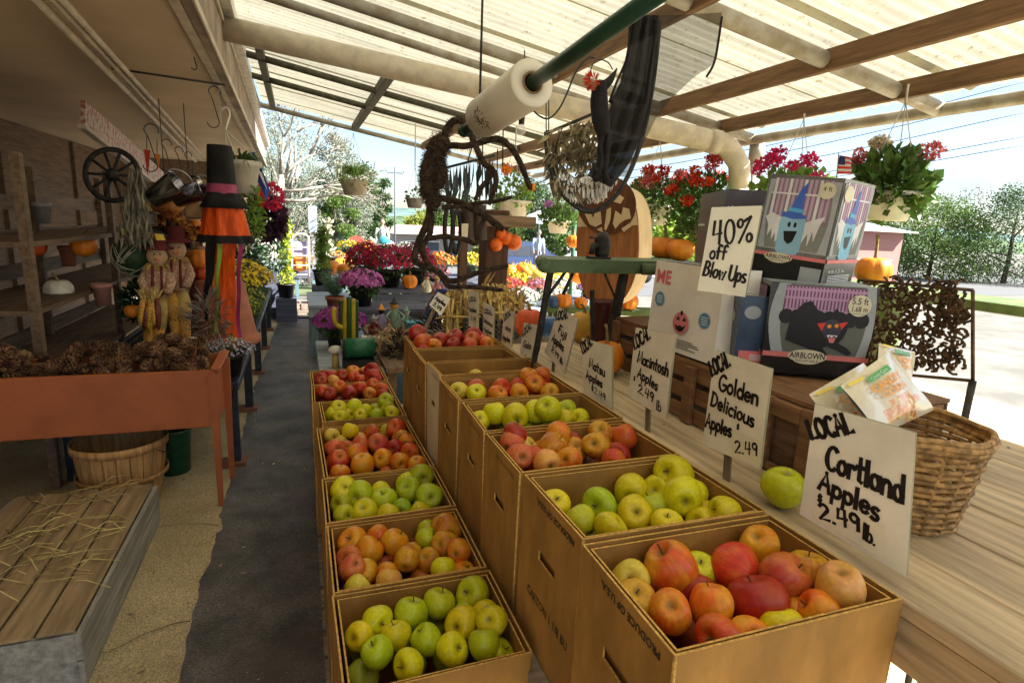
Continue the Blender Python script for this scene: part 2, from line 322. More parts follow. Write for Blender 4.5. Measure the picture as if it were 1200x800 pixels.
# ------------------------------------------------------------------ cardboard apple boxes
CARD = mat('cardboard', (.40, .205, .048), rough=.8, var=.16, scale=6, bump=.35, bscale=20, stretch=(1, 1, .5))
CARDE = mat('cardboard_edge', (.62, .37, .10), rough=.9, var=.2, scale=160)
CARDW = mat('cardboard_white_face', (.70, .62, .44), rough=.7, var=.06, scale=6)
INK = mat('black_ink', (.03, .025, .022), rough=.6)
def panel(parent, p0, p1, p2, p3, th, m, edge_m=CARDE, name='side_panel', hole=None, nin=None):
    """p0..p3 outline (bottom-left, bottom-right, top-right, top-left); nin inward thickness vector."""
    mb = MB(); p = [Vector(q) for q in (p0, p1, p2, p3)]; dv = nin*th
    def at(u, v): return (p[0]*(1-u)+p[1]*u)*(1-v)+(p[3]*(1-u)+p[2]*u)*v
    us = [0, 1]; vs_ = [0, 1]; N = 5
    if hole: us = [0, hole[0], hole[1], 1]; vs_ = [0, hole[2], hole[3], 1]
    else: us = [i/N for i in range(N+1)]
    for i in range(len(us)-1):
        for j in range(len(vs_)-1):
            if hole and i == 1 and j == 1:
                q = [at(us[1], vs_[1]), at(us[2], vs_[1]), at(us[2], vs_[2]), at(us[1], vs_[2])]
                for a in range(4): b = (a+1) % 4; mb.add([q[a], q[b], q[b]+dv, q[a]+dv], [[0, 1, 2, 3]], 1)
                continue
            q = [at(us[i], vs_[j]), at(us[i+1], vs_[j]), at(us[i+1], vs_[j+1]), at(us[i], vs_[j+1])]
            mb.add(q+[x+dv for x in q], [[0, 1, 2, 3], [7, 6, 5, 4]], 0)
            if j == len(vs_)-2: mb.add([q[3], q[2], q[2]+dv, q[3]+dv], [[0, 1, 2, 3]], 1)
            if j == 0: mb.add([q[0], q[1], q[1]+dv, q[0]+dv], [[0, 1, 2, 3]], 1)
    for u in (0, 1): mb.add([at(u, 0), at(u, 1), at(u, 1)+dv, at(u, 0)+dv], [[0, 1, 2, 3]], 1)
    return obj(name, mb, [m, edge_m], parent)
def carton(x0, x1, y0, y1, z0, z1, label, name='apple_box', group='cardboard boxes heaped with apples', yaw=0, hole=True, left_m=CARD, text=0, bow=.008, liner=True):
    r = root(name, ((x0+x1)/2, (y0+y1)/2, z0), label, 'box', group)
    cx_, cy_ = (x0+x1)/2, (y0+y1)/2; cs, sn = math.cos(yaw), math.sin(yaw)
    def W(x, y, z): a, b = x-cx_, y-cy_; return Vector((cx_+a*cs-b*sn, cy_+a*sn+b*cs, z))
    j = lambda: rnd(-.004, .004)
    C = {(i, k): (W(x0 if i == 0 else x1, y0 if k == 0 else y1, z0), W((x0 if i == 0 else x1)+j(), (y0 if k == 0 else y1)+j(), z1+j())) for i in (0, 1) for k in (0, 1)}
    th = .004
    for (a, b, nin, isleft) in (((0, 1), (0, 0), (1, 0, 0), 1), ((0, 0), (1, 0), (0, 1, 0), 0), ((1, 0), (1, 1), (-1, 0, 0), 0), ((1, 1), (0, 1), (0, -1, 0), 0)):
        nv = Vector((nin[0]*cs-nin[1]*sn, nin[0]*sn+nin[1]*cs, 0))
        hh = (.36, .64, .60, .66) if (isleft and hole) else None
        panel(r, C[a][0], C[b][0], C[b][1], C[a][1], th, left_m if isleft else CARD, hole=hh, nin=nv)
        if liner and not (isleft and 0):
            s_ = nv*.011; t = (C[b][0]-C[a][0]).normalized()*.011; up = Vector((0, 0, -.004))
            panel(r, C[a][0]+s_+t+Vector((0, 0, .01)), C[b][0]+s_-t+Vector((0, 0, .01)), C[b][1]+s_-t+up, C[a][1]+s_+t+up, th*.9, CARD, name='liner_panel', nin=nv)
    a_, b_ = C[(0, 0)], C[(1, 0)]; nv = Vector((-sn, cs, 0)); tp_ = MB(); u0 = .47; w_ = .045
    P_ = [a_[1].lerp(b_[1], u0), a_[1].lerp(b_[1], u0+w_), a_[0].lerp(b_[0], u0+w_), a_[0].lerp(b_[0], u0)]; tp_.add([p-nv*.0008 for p in P_], [[0, 1, 2, 3]]); obj('corner_seam', MB().tube([C[(0, 0)][0]+Vector((.001, 0, 0)), C[(0, 0)][1]+Vector((.001, 0, -.002))], .0028, 5), CARDE, r)
    fl = MB(); q = [C[(0, 0)][0], C[(1, 0)][0], C[(1, 1)][0], C[(0, 1)][0]]; fl.poly([Vector((cx_, cy_, p.z)) + (p-Vector((cx_, cy_, p.z)))*.97 for p in q], (0, 0, .005)); obj('floor_panel', fl, CARD, r)
    if text:
        a0, b0 = C[(0, 1)], C[(0, 0)]
        fr = quad_frame(a0[1], b0[1], b0[0], a0[0]); mb = MB(); Wd = fr.W
        # cartons stand upside down: top line reads from the near end, turned over
        printed(mb, 'PRODUCE OF U.S.A.', fr, Wd*.9, .018, .013, width=Wd*.62, rot=math.pi, bold=.03)
        printed(mb, 'CARTON 1 1/8 BU', fr, Wd*.2, fr.H*.68, .02, width=Wd*.7, bold=.01)
        mb2 = MB(); obj('printed_lettering', mb, INK, r, kind='stuff')
    else:
        a0, b0 = C[(0, 1)], C[(0, 0)]; fr = quad_frame(a0[1], b0[1], b0[0], a0[0]); mb = MB()
        printed(mb, 'PRODUCE OF U.S.A.', fr, fr.W*.85, .02, .010, width=fr.W*.5, rot=math.pi); obj('printed_lettering', mb, INK, r, kind='stuff')
    return r
TH, TL = 1.10, .77                        # box rims: raised row, aisle row
XB0, XB1, XA0, XA1 = .452, .88, .052, .438
# z for far boxes etc. handled in the table
high = [('nearest box of the raised row, holding striped Cortland apples', .535, .812, TH, 1, .0), ('second box of the raised row, holding yellow-green apples', .824, 1.112, TH, 1, .012),
        ('third box of the raised row, holding blushed red and gold apples', 1.122, 1.385, TH, 0, 0), ('fourth box of the raised row, holding green apples low inside', 1.395, 1.652, TH, 0, .0),
        ('fifth box of the raised row, piled with peach-red apples at its right end', 1.662, 1.925, TH, 0, 0), ('sixth box of the raised row, white on its aisle side and nearly empty', 1.935, 2.135, TH+.012, 0, 0),
        ('empty open box of the raised row beyond the white-sided one', 2.145, 2.42, TH-.006, 0, 0), ('farthest box of the raised row, heaped with dark red apples', 2.43, 2.70, TH+.0, 0, 0)]
for i, (lb, y0, y1, z1, tx, yw) in enumerate(high):
    carton(XB0+(.006 if i % 2 else 0), XB1, y0, y1, z1-.37, z1, 'brown cardboard '+lb, text=tx, yaw=yw, left_m=CARDW if i == 5 else CARD)
low = [('nearest box of the aisle row, holding green apples', .955, 1.265), ('second box of the aisle row, holding orange and gold apples', 1.275, 1.598), ('third box of the aisle row, holding large green apples', 1.61, 1.908),
       ('fourth and longest box of the aisle row, crowded with red and orange apples', 1.92, 2.425), ('small fifth box of the aisle row, holding yellow-green apples', 2.49, 2.775), ('sixth box of the aisle row, holding red apples', 2.79, 3.08), ('farthest box of the aisle row, heaped with small red apples', 3.09, 3.39)]
for i, (lb, y0, y1) in enumerate(low):
    x0 = XA0+(.018 if i in (4,) else 0)-(.012 if i > 4 else 0)
    carton(x0, XA1, y0, y1, TL-.33, TL, 'brown cardboard '+lb, yaw=(0, .012, .008, .006, 0, 0, 0)[i], hole=False)
    carton(x0+.006, XA1-.004, y0+.006, y1-.006, .07, TL-.335, ('closed cardboard box stacked beneath the '+lb).replace(', holding', ' with').replace(', crowded', ' crowded').replace(', heaped', ' heaped').replace('closed cardboard box stacked', 'closed box').replace('box of the aisle row', 'aisle box').replace(' crowded with red and orange apples',''), name='cardboard_box', group='boxes propping up the aisle row', hole=False, liner=False)
pl = root('wooden_pallet', (.24, 2.1, 0), 'low wooden pallet under the aisle row of boxes', 'pallet')
WGREY = wood('grey_wood', (.33, .27, .2), axis=0)
for k in range(18): obj('slat', MB().box((.245, 1.0+k*.143, .058), (.40, .1, .018)), WGREY, pl)
for x in (.08, .245, .41): obj('runner', MB().box((x, 2.2, .028), (.05, 2.6, .04)), WGREY, pl)
bn = root('plank_bench', (.66, 1.7, 0), 'rough plank bench carrying the raised row of apple boxes', 'bench')
for k in range(3): obj('plank', MB().box((.50+k*.15, 1.6, .712), (.145, 2.4, .03)), WGREY, bn)
for x in (.47, .86):
    for y in (.5, 1.6, 2.65): obj('leg', MB().box((x, y, .355), (.06, .06, .68)), WGREY, bn)
# ------------------------------------------------------------------ apples
def apple_mesh(seed, n=26, m=18):
    rg = random.Random(seed); lob = rg.uniform(.015, .05); ph = rg.uniform(0, 6.28); tall = rg.uniform(.88, 1.08); tap = rg.uniform(.06, .19); mb = MB(); vs = []
    for i in range(m+1):
        t = math.pi*i/m; c_ = math.cos(t); s_ = math.sin(t)
        rr = s_**.86*(1+tap*c_*.8); z = tall*c_
        z -= .30*math.exp(-(s_/.26)**2)*(1 if c_ > 0 else 0); z += .17*math.exp(-(s_/.2)**2)*(1 if c_ < 0 else 0)
        for k in range(n):
            a = 2*math.pi*k/n; l = 1+lob*math.cos(5*a+ph)*(.25+.75*max(0, -c_))*s_+.03*math.cos(a+ph)
            b1 = 1+.045*math.sin(2*a+ph)*s_+.03*math.sin(3*a+ph*3+t*2); vs.append((rr*l*b1*math.cos(a)+.06*c_*math.cos(ph), rr*l*b1*math.sin(a)+.06*c_*math.sin(ph), z*(1+.09*math.cos(a+ph*2)*s_)))
    fs = [[(i+1)*n+k, (i+1)*n+(k+1) % n, i*n+(k+1) % n, i*n+k] for i in range(m) for k in range(n)]
    mb.add(vs, fs, 0, True); return mb
def apple_mat():
    m = bpy.data.materials.new('apple_skin'); m.use_nodes = True; t = m.node_tree; p = t.nodes['Principled BSDF']; N = t.nodes.new; L = t.links.new
    p.inputs['Roughness'].default_value = .36; p.inputs['Specular IOR Level'].default_value = .4
    tc = N('ShaderNodeTexCoord'); oi = N('ShaderNodeObjectInfo'); add = N('ShaderNodeVectorMath'); add.operation = 'ADD'
    sc = N('ShaderNodeVectorMath'); sc.operation = 'SCALE'; L(oi.outputs['Random'], sc.inputs['Scale']); sc.inputs[0].default_value = (37, 19, 53)
    L(tc.outputs['Object'], add.inputs[0]); L(sc.outputs[0], add.inputs[1])
    n1 = N('ShaderNodeTexNoise'); n1.inputs['Scale'].default_value = .75; n1.inputs['Detail'].default_value = 2; L(add.outputs[0], n1.inputs['Vector'])
    # meridian streaks
    sx = N('ShaderNodeSeparateXYZ'); L(tc.outputs['Object'], sx.inputs[0]); at = N('ShaderNodeMath'); at.operation = 'ARCTAN2'; L(sx.outputs[1], at.inputs[0]); L(sx.outputs[0], at.inputs[1])
    cb = N('ShaderNodeCombineXYZ'); L(at.outputs[0], cb.inputs[0]); mz = N('ShaderNodeMath'); mz.operation = 'MULTIPLY'; mz.inputs[1].default_value = .12; L(sx.outputs[2], mz.inputs[0]); L(mz.outputs[0], cb.inputs[1]); L(oi.outputs['Random'], cb.inputs[2])
    n2 = N('ShaderNodeTexNoise'); n2.inputs['Scale'].default_value = 9; n2.inputs['Detail'].default_value = 4; L(cb.outputs[0], n2.inputs['Vector'])
    m1 = N('ShaderNodeMath'); m1.operation = 'MULTIPLY_ADD'; m1.inputs[1].default_value = .5; L(n2.outputs[0], m1.inputs[0]); L(n1.outputs[0], m1.inputs[2])
    rp = N('ShaderNodeMapRange'); rp.interpolation_type = 'SMOOTHSTEP'; rp.inputs[1].default_value = .56; rp.inputs[2].default_value = .90; L(m1.outputs[0], rp.inputs[0])
    # object alpha = how much ground colour shows
    m3 = N('ShaderNodeMath'); m3.operation = 'MULTIPLY'; L(rp.outputs[0], m3.inputs[0]); L(oi.outputs['Alpha'], m3.inputs[1])
    gnd = N('ShaderNodeMixRGB'); gnd.inputs[1].default_value = (.68, .50, .015, 1); gnd.inputs[2].default_value = (.76, .34, .02, 1); L(n2.outputs[0], gnd.inputs[0])
    mx = N('ShaderNodeMixRGB'); L(m3.outputs[0], mx.inputs[0]); L(oi.outputs['Color'], mx.inputs[1]); L(gnd.outputs[0], mx.inputs[2])
    # lenticels and slight mottling, russet in the stem bowl
    vo = N('ShaderNodeTexVoronoi'); vo.inputs['Scale'].default_value = 9; L(add.outputs[0], vo.inputs['Vector']); vr = N('ShaderNodeMapRange'); vr.inputs[1].default_value = .0; vr.inputs[2].default_value = .11; vr.inputs[3].default_value = .55; vr.inputs[4].default_value = 0; L(vo.outputs['Distance'], vr.inputs[0])
    sp = N('ShaderNodeMixRGB'); sp.inputs[2].default_value = (.62, .5, .25, 1); L(vr.outputs[0], sp.inputs[0]); L(mx.outputs[0], sp.inputs[1])
    n3 = N('ShaderNodeTexNoise'); n3.inputs['Scale'].default_value = 5; n3.inputs['Detail'].default_value = 6; L(add.outputs[0], n3.inputs['Vector']); hv = N('ShaderNodeMapRange'); hv.inputs[3].default_value = .60; hv.inputs[4].default_value = 1.30; L(n3.outputs[0], hv.inputs[0])
    hs = N('ShaderNodeHueSaturation'); L(hv.outputs[0], hs.inputs['Value']); L(sp.outputs[0], hs.inputs['Color'])
    ln = N('ShaderNodeVectorMath'); ln.operation = 'LENGTH'; cz = N('ShaderNodeCombineXYZ'); L(sx.outputs[0], cz.inputs[0]); L(sx.outputs[1], cz.inputs[1]); L(cz.outputs[0], ln.inputs[0])
    ru = N('ShaderNodeMapRange'); ru.inputs[1].default_value = .06; ru.inputs[2].default_value = .3; ru.inputs[3].default_value = .75; ru.inputs[4].default_value = 0; L(ln.outputs['Value'], ru.inputs[0])
    rx = N('ShaderNodeMixRGB'); rx.inputs[2].default_value = (.16, .13, .03, 1); L(ru.outputs[0], rx.inputs[0]); L(hs.outputs[0], rx.inputs[1]); L(rx.outputs[0], p.inputs['Base Color'])
    return m
APM = apple_mat(); STEM = mat('apple_stem', (.10, .06, .03)); apple_protos = []
for k in range(9):
    mb = apple_mesh(k); me = bpy.data.meshes.new('apple'); me.from_pydata(mb.v, [], mb.f); me.polygons.foreach_set('use_smooth', [True]*len(mb.f)); me.materials.append(APM); apple_protos.append(me)
sm = MB().tube([(0, 0, .55), (.02, .01, .8), (.07, .02, 1.0)], [.035, .03, .045], 6); stem_me = bpy.data.meshes.new('stem'); stem_me.from_pydata(sm.v, [], sm.f); stem_me.materials.append(STEM)
AC = {'g': (.46, .52, .012, .0), 'G': (.30, .42, .012, .0), 'y': (.70, .62, .010, .0), 'Y': (.74, .56, .07, .2), 'r': (.56, .028, .016, .3), 'R': (.34, .010, .012, .08), 'p': (.62, .07, .05, .3), 'o': (.76, .22, .012, .7), 'O': (.70, .10, .014, .6), 'b': (.48, .15, .016, .8), 'w': (.70, .32, .10, .5)}
AN_ = {'g': 'green', 'G': 'deep green', 'y': 'yellow-green', 'Y': 'pale yellow', 'r': 'red', 'R': 'dark red', 'p': 'pink-red', 'o': 'golden orange', 'O': 'orange-red', 'b': 'brownish bronze', 'w': 'pale peach'}
def apple(c, r, col, label=None, group=None, elong=1.0, rot=None):
    me = apple_protos[random.randrange(9)]; o = bpy.data.objects.new('apple', me); COL.objects.link(o); o.location = c
    if rot is None and elong > 1.1: rot = (Vector((rnd(-.6, .1), rnd(-.2, .5), 1)).to_track_quat('Z', 'Y') @ Euler((0, 0, rnd(0, 6.28))).to_quaternion()).to_euler()
    if rot is None:
        u_ = random.random()
        if u_ < .45:   # eye or stem bowl towards the viewer and up
            d = (O-Vector(c)).normalized()+rdir()*.55; q = d.to_track_quat('Z', 'Y')
        else: q = (Vector((0, 0, 1))+rdir()*1.1).to_track_quat('Z', 'Y')
        rot = (q @ Euler((0, 0, rnd(0, 6.28))).to_quaternion()).to_euler()
    o.rotation_euler = rot; v_ = rnd(.88, 1.12); cc = AC[col]; o.color = (cc[0]*v_*rnd(.93, 1.07), cc[1]*v_*rnd(.9, 1.1), cc[2]*v_, cc[3]); o.scale = (r, r, r*elong)
    if random.random() < .6:
        s_ = bpy.data.objects.new('stem', stem_me); COL.objects.link(s_); s_.parent = o
    if label: o['label'] = label
    o['category'] = 'apple'
    if group: o['group'] = group
    return o
ORD = ['first', 'second', 'third', 'fourth', 'fifth', 'sixth', 'seventh', 'eighth', 'ninth', 'tenth', 'eleventh', 'twelfth']
underl = MB()
def fill(px, box, zc, where, pal, zlo):
    """px: (x, y, radius in px, colour[, elongation]) measured on the photo; box: x0,x1,y0,y1."""
    x0, x1, y0, y1 = box; items = []
    for it in px:
        a, b, rp_, col = it[:4]; el = it[4] if len(it) > 4 else rnd(.94, 1.04)
        z = zc; p = PZ(a, b, z); rr = rp_*mpp(p)
        # bring odd sizes back to a real apple: a small disc is an apple lying deeper, a big one rides higher
        R0 = min(.049, max(.034, rr)); 
        for _ in range(4):
            z = min(zc+.055, max(zc-.09, z+(R0-rr)*-0.0)); p = PZ(a, b, z)
        p.x = min(x1-R0-.012, max(x0+R0+.012, p.x))
        p.y = min(y1-R0*.8-.01, max(y0+R0*.8+.01, p.y))
        items.append([p, R0, col, el, rp_])
    # push apart overlapping apples vertically / sideways a little
    for _ in range(40):
        for i in range(len(items)):
            for j in range(i):
                a, b = items[i], items[j]; d = a[0]-b[0]; L = d.length; mn = (a[1]+b[1])*.90
                if L < mn and L > 1e-5:
                    s_ = (mn-L)/2; q = d/L; q = Vector((q.x*.45, q.y*.5, q.z*1.0+(.25 if a[4] > b[4] else -.25))); a[0] += q*s_; b[0] -= q*s_
    for t in items:
        t[0].x = min(x1-t[1]*1.1-.014, max(x0+t[1]*1.1+.016, t[0].x)); t[0].y = min(y1-t[1]*1.08-.014, max(y0+t[1]*1.08+.014, t[0].y)); t[0].z = min(zc+.035, t[0].z)
    dy = (y1-y0)/3
    bands = {0: [], 1: [], 2: []}
    for t in items: bands[min(2, max(0, int((t[0].y-y0)/dy)))].append(t)
    for k, nm in ((0, 'front'), (1, 'middle'), (2, 'back')):
        for q, t in enumerate(sorted(bands[k], key=lambda t: t[0].x)):
            apple(t[0], t[1], t[2], f"{AN_[t[2]]} apple, {ORD[min(q, 11)]} from the left in the {nm} of the {where}", 'apples heaped in the '+where, t[3])
    nx, ny = int((x1-x0)/.078), max(2, int((y1-y0)/.078))
    for i in range(nx):
        for j in range(ny):
            cx_ = x0+.055+(x1-x0-.11)*(i+rnd(-.1, .1))/max(1, nx-1); cy_ = y0+.055+(y1-y0-.11)*(j+rnd(-.1, .1))/max(1, ny-1)
            pr = MB(); q = apple_mesh(i*7+j, 12, 8); Mx = Matrix.Translation((cx_, cy_, zlo+rnd(-.012, .012))) @ Euler((rnd(-1, 1), rnd(-1, 1), rnd(0, 6))).to_matrix().to_4x4() @ Matrix.Scale(.038, 4)
            underl.add(q.v, q.f, {'g': 0, 'r': 1, 'm': 2}[pal], True, Mx)
def Z(zx, zy, s, lst): return [(zx+a[0]/s, zy+a[1]/s, a[2]/s, *a[3:]) for a in lst]
A1 = Z(360, 370, 5.333, [(88, 395, 34, 'R'), (150, 375, 35, 'r'), (210, 378, 40, 'R'), (292, 345, 42, 'O'), (370, 360, 36, 'R'), (345, 310, 36, 'w'), (295, 385, 40, 'r'), (470, 358, 46, 'R'), (410, 395, 40, 'R'), (525, 405, 55, 'R'), (550, 350, 32, 'R'), (165, 408, 32, 'w'), (90, 412, 30, 'R'), (430, 335, 28, 'Y'), (120, 368, 30, 'R'), (330, 400, 34, 'r')])
A2 = Z(360, 370, 5.333, [(95, 470, 42, 'r'), (145, 490, 40, 'R'), (215, 455, 42, 'O'), (265, 485, 44, 'R'), (322, 455, 46, 'r'), (240, 412, 40, 'r'), (425, 445, 42, 'r'), (390, 485, 42, 'O'), (490, 470, 40, 'r'), (585, 475, 40, 'R'), (540, 440, 40, 'R')])
A3 = Z(360, 370, 5.333, [(175, 535, 50, 'y'), (270, 545, 50, 'y'), (265, 590, 48, 'y'), (360, 592, 46, 'y'), (437, 562, 44, 'g'), (513, 522, 47, 'g'), (505, 598, 50, 'g'), (595, 560, 50, 'g'), (130, 605, 38, 'y'), (205, 630, 42, 'y'), (335, 625, 45, 'y'), (430, 622, 38, 'g'), (593, 618, 36, 'y'), (655, 612, 30, 'y')])
A4 = Z(360, 480, 5.333, [(135, 165, 50, 'Y'), (265, 165, 44, 'y'), (210, 170, 37, 'Y'), (330, 160, 37, 'w'), (400, 155, 40, 'r'), (490, 130, 45, 'g'), (575, 135, 40, 'Y'), (670, 90, 42, 'R'), (148, 250, 60, 'p'), (235, 235, 50, 'r'), (340, 215, 55, 'p'), (440, 215, 65, 'p'), (580, 170, 60, 'r'), (690, 165, 55, 'O'), (630, 235, 45, 'p'), (565, 245, 60, 'R'), (700, 220, 50, 'O'), (778, 188, 60, 'b'), (165, 325, 70, 'r'), (315, 280, 70, 'O'), (345, 345, 75, 'o'), (475, 305, 63, 'o'), (590, 335, 62, 'O'), (690, 310, 58, 'r'), (805, 300, 57, 'b'), (205, 395, 60, 'O'), (760, 370, 42, 'o'), (855, 345, 40, 'w')])
A5 = Z(360, 480, 5.333, [(190, 440, 78, 'y'), (170, 545, 73, 'g'), (335, 535, 85, 'g'), (485, 565, 78, 'g'), (450, 505, 45, 'y'), (640, 395, 75, 'y'), (640, 510, 82, 'g'), (785, 425, 75, 'g'), (850, 400, 55, 'g'), (925, 445, 75, 'g'), (805, 540, 75, 'g'), (965, 540, 78, 'g'), (195, 660, 70, 'g'), (355, 640, 85, 'y'), (715, 620, 65, 'y'), (505, 660, 50, 'y'), (590, 620, 42, 'G')])
A6 = Z(360, 600, 4, [(212, 120, 68, 'o'), (330, 100, 55, 'O'), (150, 220, 62, 'p'), (290, 185, 68, 'o'), (415, 150, 65, 'o'), (270, 285, 58, 'b'), (455, 240, 62, 'b'), (180, 300, 60, 'p'), (385, 330, 62, 'w'), (365, 265, 42, 'o'), (235, 345, 50, 'Y'), (590, 78, 52, 'g'), (550, 150, 48, 'g'), (570, 210, 50, 'b'), (655, 110, 50, 'O'), (660, 175, 65, 'b'), (700, 45, 40, 'g'), (760, 75, 60, 'b'), (810, 100, 62, 'b'), (750, 190, 50, 'p'), (775, 240, 44, 'o'), (640, 270, 55, 'y'), (862, 195, 56, 'O'), (505, 170, 34, 'b')])
A7 = Z(360, 600, 4, [(310, 530, 70, 'y'), (485, 490, 82, 'g'), (635, 440, 78, 'g'), (775, 430, 68, 'g'), (895, 370, 80, 'g'), (750, 530, 80, 'y'), (850, 515, 64, 'y'), (960, 510, 70, 'y'), (420, 560, 64, 'y'), (1040, 490, 58, 'G'), (1000, 410, 44, 'G'), (230, 560, 58, 'y'), (560, 600, 70, 'g'), (680, 640, 76, 'y'), (860, 640, 76, 'g'), (330, 660, 72, 'g'), (1060, 600, 66, 'g'), (480, 720, 70, 'y')])
B1 = Z(460, 360, 4.615, [(100, 160, 45, 'R'), (90, 118, 32, 'R'), (170, 180, 38, 'r'), (235, 145, 42, 'R'), (155, 212, 32, 'r'), (220, 205, 35, 'O'), (250, 185, 35, 'R'), (325, 165, 48, 'R'), (330, 205, 42, 'R'), (385, 120, 42, 'R'), (445, 130, 36, 'R'), (435, 180, 45, 'r'), (425, 215, 42, 'r'), (510, 200, 42, 'O'), (120, 215, 32, 'R'), (480, 170, 34, 'r'), (55, 150, 28, 'O')])
B3 = Z(460, 360, 4.615, [(440, 372, 36, 'Y')])
B4 = Z(460, 360, 4.615, [(320, 458, 38, 'Y'), (450, 470, 55, 'y'), (450, 440, 45, 'p'), (585, 445, 48, 'r'), (570, 465, 45, 'O'), (675, 420, 48, 'r'), (685, 465, 50, 'o'), (780, 435, 55, 'O'), (690, 365, 42, 'O'), (770, 370, 40, 'o'), (835, 368, 38, 'r'), (845, 410, 42, 'r'), (908, 428, 55, 'r'), (850, 460, 28, 'o'), (735, 400, 38, 'O')])
B5 = Z(460, 360, 4.615, [(440, 550, 46, 'y'), (530, 590, 60, 'y'), (650, 600, 75, 'y'), (655, 545, 50, 'g'), (740, 560, 65, 'y'), (850, 590, 72, 'y'), (930, 590, 50, 'y'), (985, 580, 42, 'y'), (940, 560, 46, 'g')])
B6 = Z(540, 440, 4, [(210, 275, 56, 'R'), (290, 315, 50, 'Y'), (240, 345, 36, 'r'), (365, 300, 45, 'O'), (455, 265, 55, 'R'), (440, 310, 60, 'O'), (415, 345, 70, 'b'), (545, 325, 50, 'b'), (620, 255, 58, 'b'), (710, 290, 48, 'O'), (755, 270, 34, 'p'), (800, 300, 52, 'r'), (630, 350, 65, 'b'), (510, 395, 55, 'O'), (330, 375, 38, 'r'), (275, 390, 55, 'p'), (395, 410, 55, 'w'), (235, 345, 38, 'p'), (720, 360, 44, 'R'), (720, 400, 40, 'r')])
B7 = Z(600, 500, 3.333, [(165, 300, 60, 'y'), (270, 370, 48, 'g'), (345, 308, 70, 'g'), (455, 240, 66, 'y'), (487, 130, 70, 'y'), (587, 185, 73, 'y'), (565, 300, 60, 'g'), (480, 338, 72, 'y'), (675, 305, 76, 'y'), (680, 225, 48, 'g'), (750, 280, 52, 'y'), (770, 335, 50, 'y'), (605, 380, 60, 'y'), (375, 395, 50, 'y'), (870, 340, 60, 'y'), (840, 300, 40, 'y')])
B8 = [(731, 671, 22, 'Y'), (777, 662, 29, 'O', 1.3), (822, 661, 18, 'y'), (808, 682, 19, 'R'), (860, 671, 29, 'r'), (892, 651, 22, 'o'), (899, 668, 17, 'Y'), (784, 716, 25, 'O'), (832, 711, 25, 'O', 1.15), (890, 710, 34, 'R'), (918, 686, 27, 'p'), (921, 631, 21, 'b', 1.2), (957, 677, 26, 'b', 1.25), (942, 662, 19, 'R'), (984, 708, 27, 'w', 1.25), (948, 718, 21, 'o'), (1005, 700, 19, 'R'), (925, 742, 22, 'y'), (850, 752, 26, 'r'), (985, 745, 25, 'O'), (745, 700, 20, 'b'), (900, 772, 26, 'o'), (1030, 735, 22, 'r')]
for px, bx, zc, where, pal, zl in ((A7, (XA0, XA1, .955, 1.265), TL-.035, 'nearest aisle box', 'g', TL-.1), (A6, (XA0, XA1, 1.275, 1.598), TL-.03, 'second aisle box', 'm', TL-.09), (A5, (XA0, XA1, 1.61, 1.908), TL-.03, 'third aisle box', 'g', TL-.09),
        (A4, (XA0, XA1, 1.92, 2.425), TL-.03, 'long fourth aisle box', 'm', TL-.09), (A3, (XA0+.018, XA1, 2.49, 2.775), TL-.03, 'small fifth aisle box', 'g', TL-.09), (A2, (XA0-.012, XA1, 2.79, 3.08), TL-.015, 'sixth aisle box', 'r', TL-.08), (A1, (XA0-.012, XA1, 3.09, 3.39), TL-.01, 'farthest aisle box', 'r', TL-.07),
        (B8, (XB0, XB1, .535, .812), TH-.05, 'nearest raised box', 'm', TH-.11), (B7, (XB0, XB1, .824, 1.112), TH-.045, 'second raised box', 'g', TH-.11), (B6, (XB0, XB1, 1.122, 1.385), TH-.03, 'third raised box', 'm', TH-.1),
        (B5, (XB0, XB1, 1.395, 1.652), TH-.04, 'fourth raised box', 'g', TH-.1), (B4, (XB0, XB1, 1.662, 1.925), TH-.03, 'fifth raised box', 'm', TH-.1), (B3, (XB0, XB1, 1.935, 2.135), TH-.05, 'white-sided raised box', 'r', TH-.16), (B1, (XB0, XB1, 2.43, 2.70), TH-.01, 'farthest raised box', 'r', TH-.07)):
    fill(px, bx, zc, where, pal, zl)
struct('apples_underneath', underl, [mat('under_green', (.33, .36, .03), rough=.4, island=.15), mat('under_red', (.26, .04, .02), rough=.4, island=.3), mat('under_mixed', (.42, .12, .03), rough=.4, island=.4, var=.4, scale=20)], kind='stuff', label='lower layers of apples glimpsed in the gaps of the heaps')
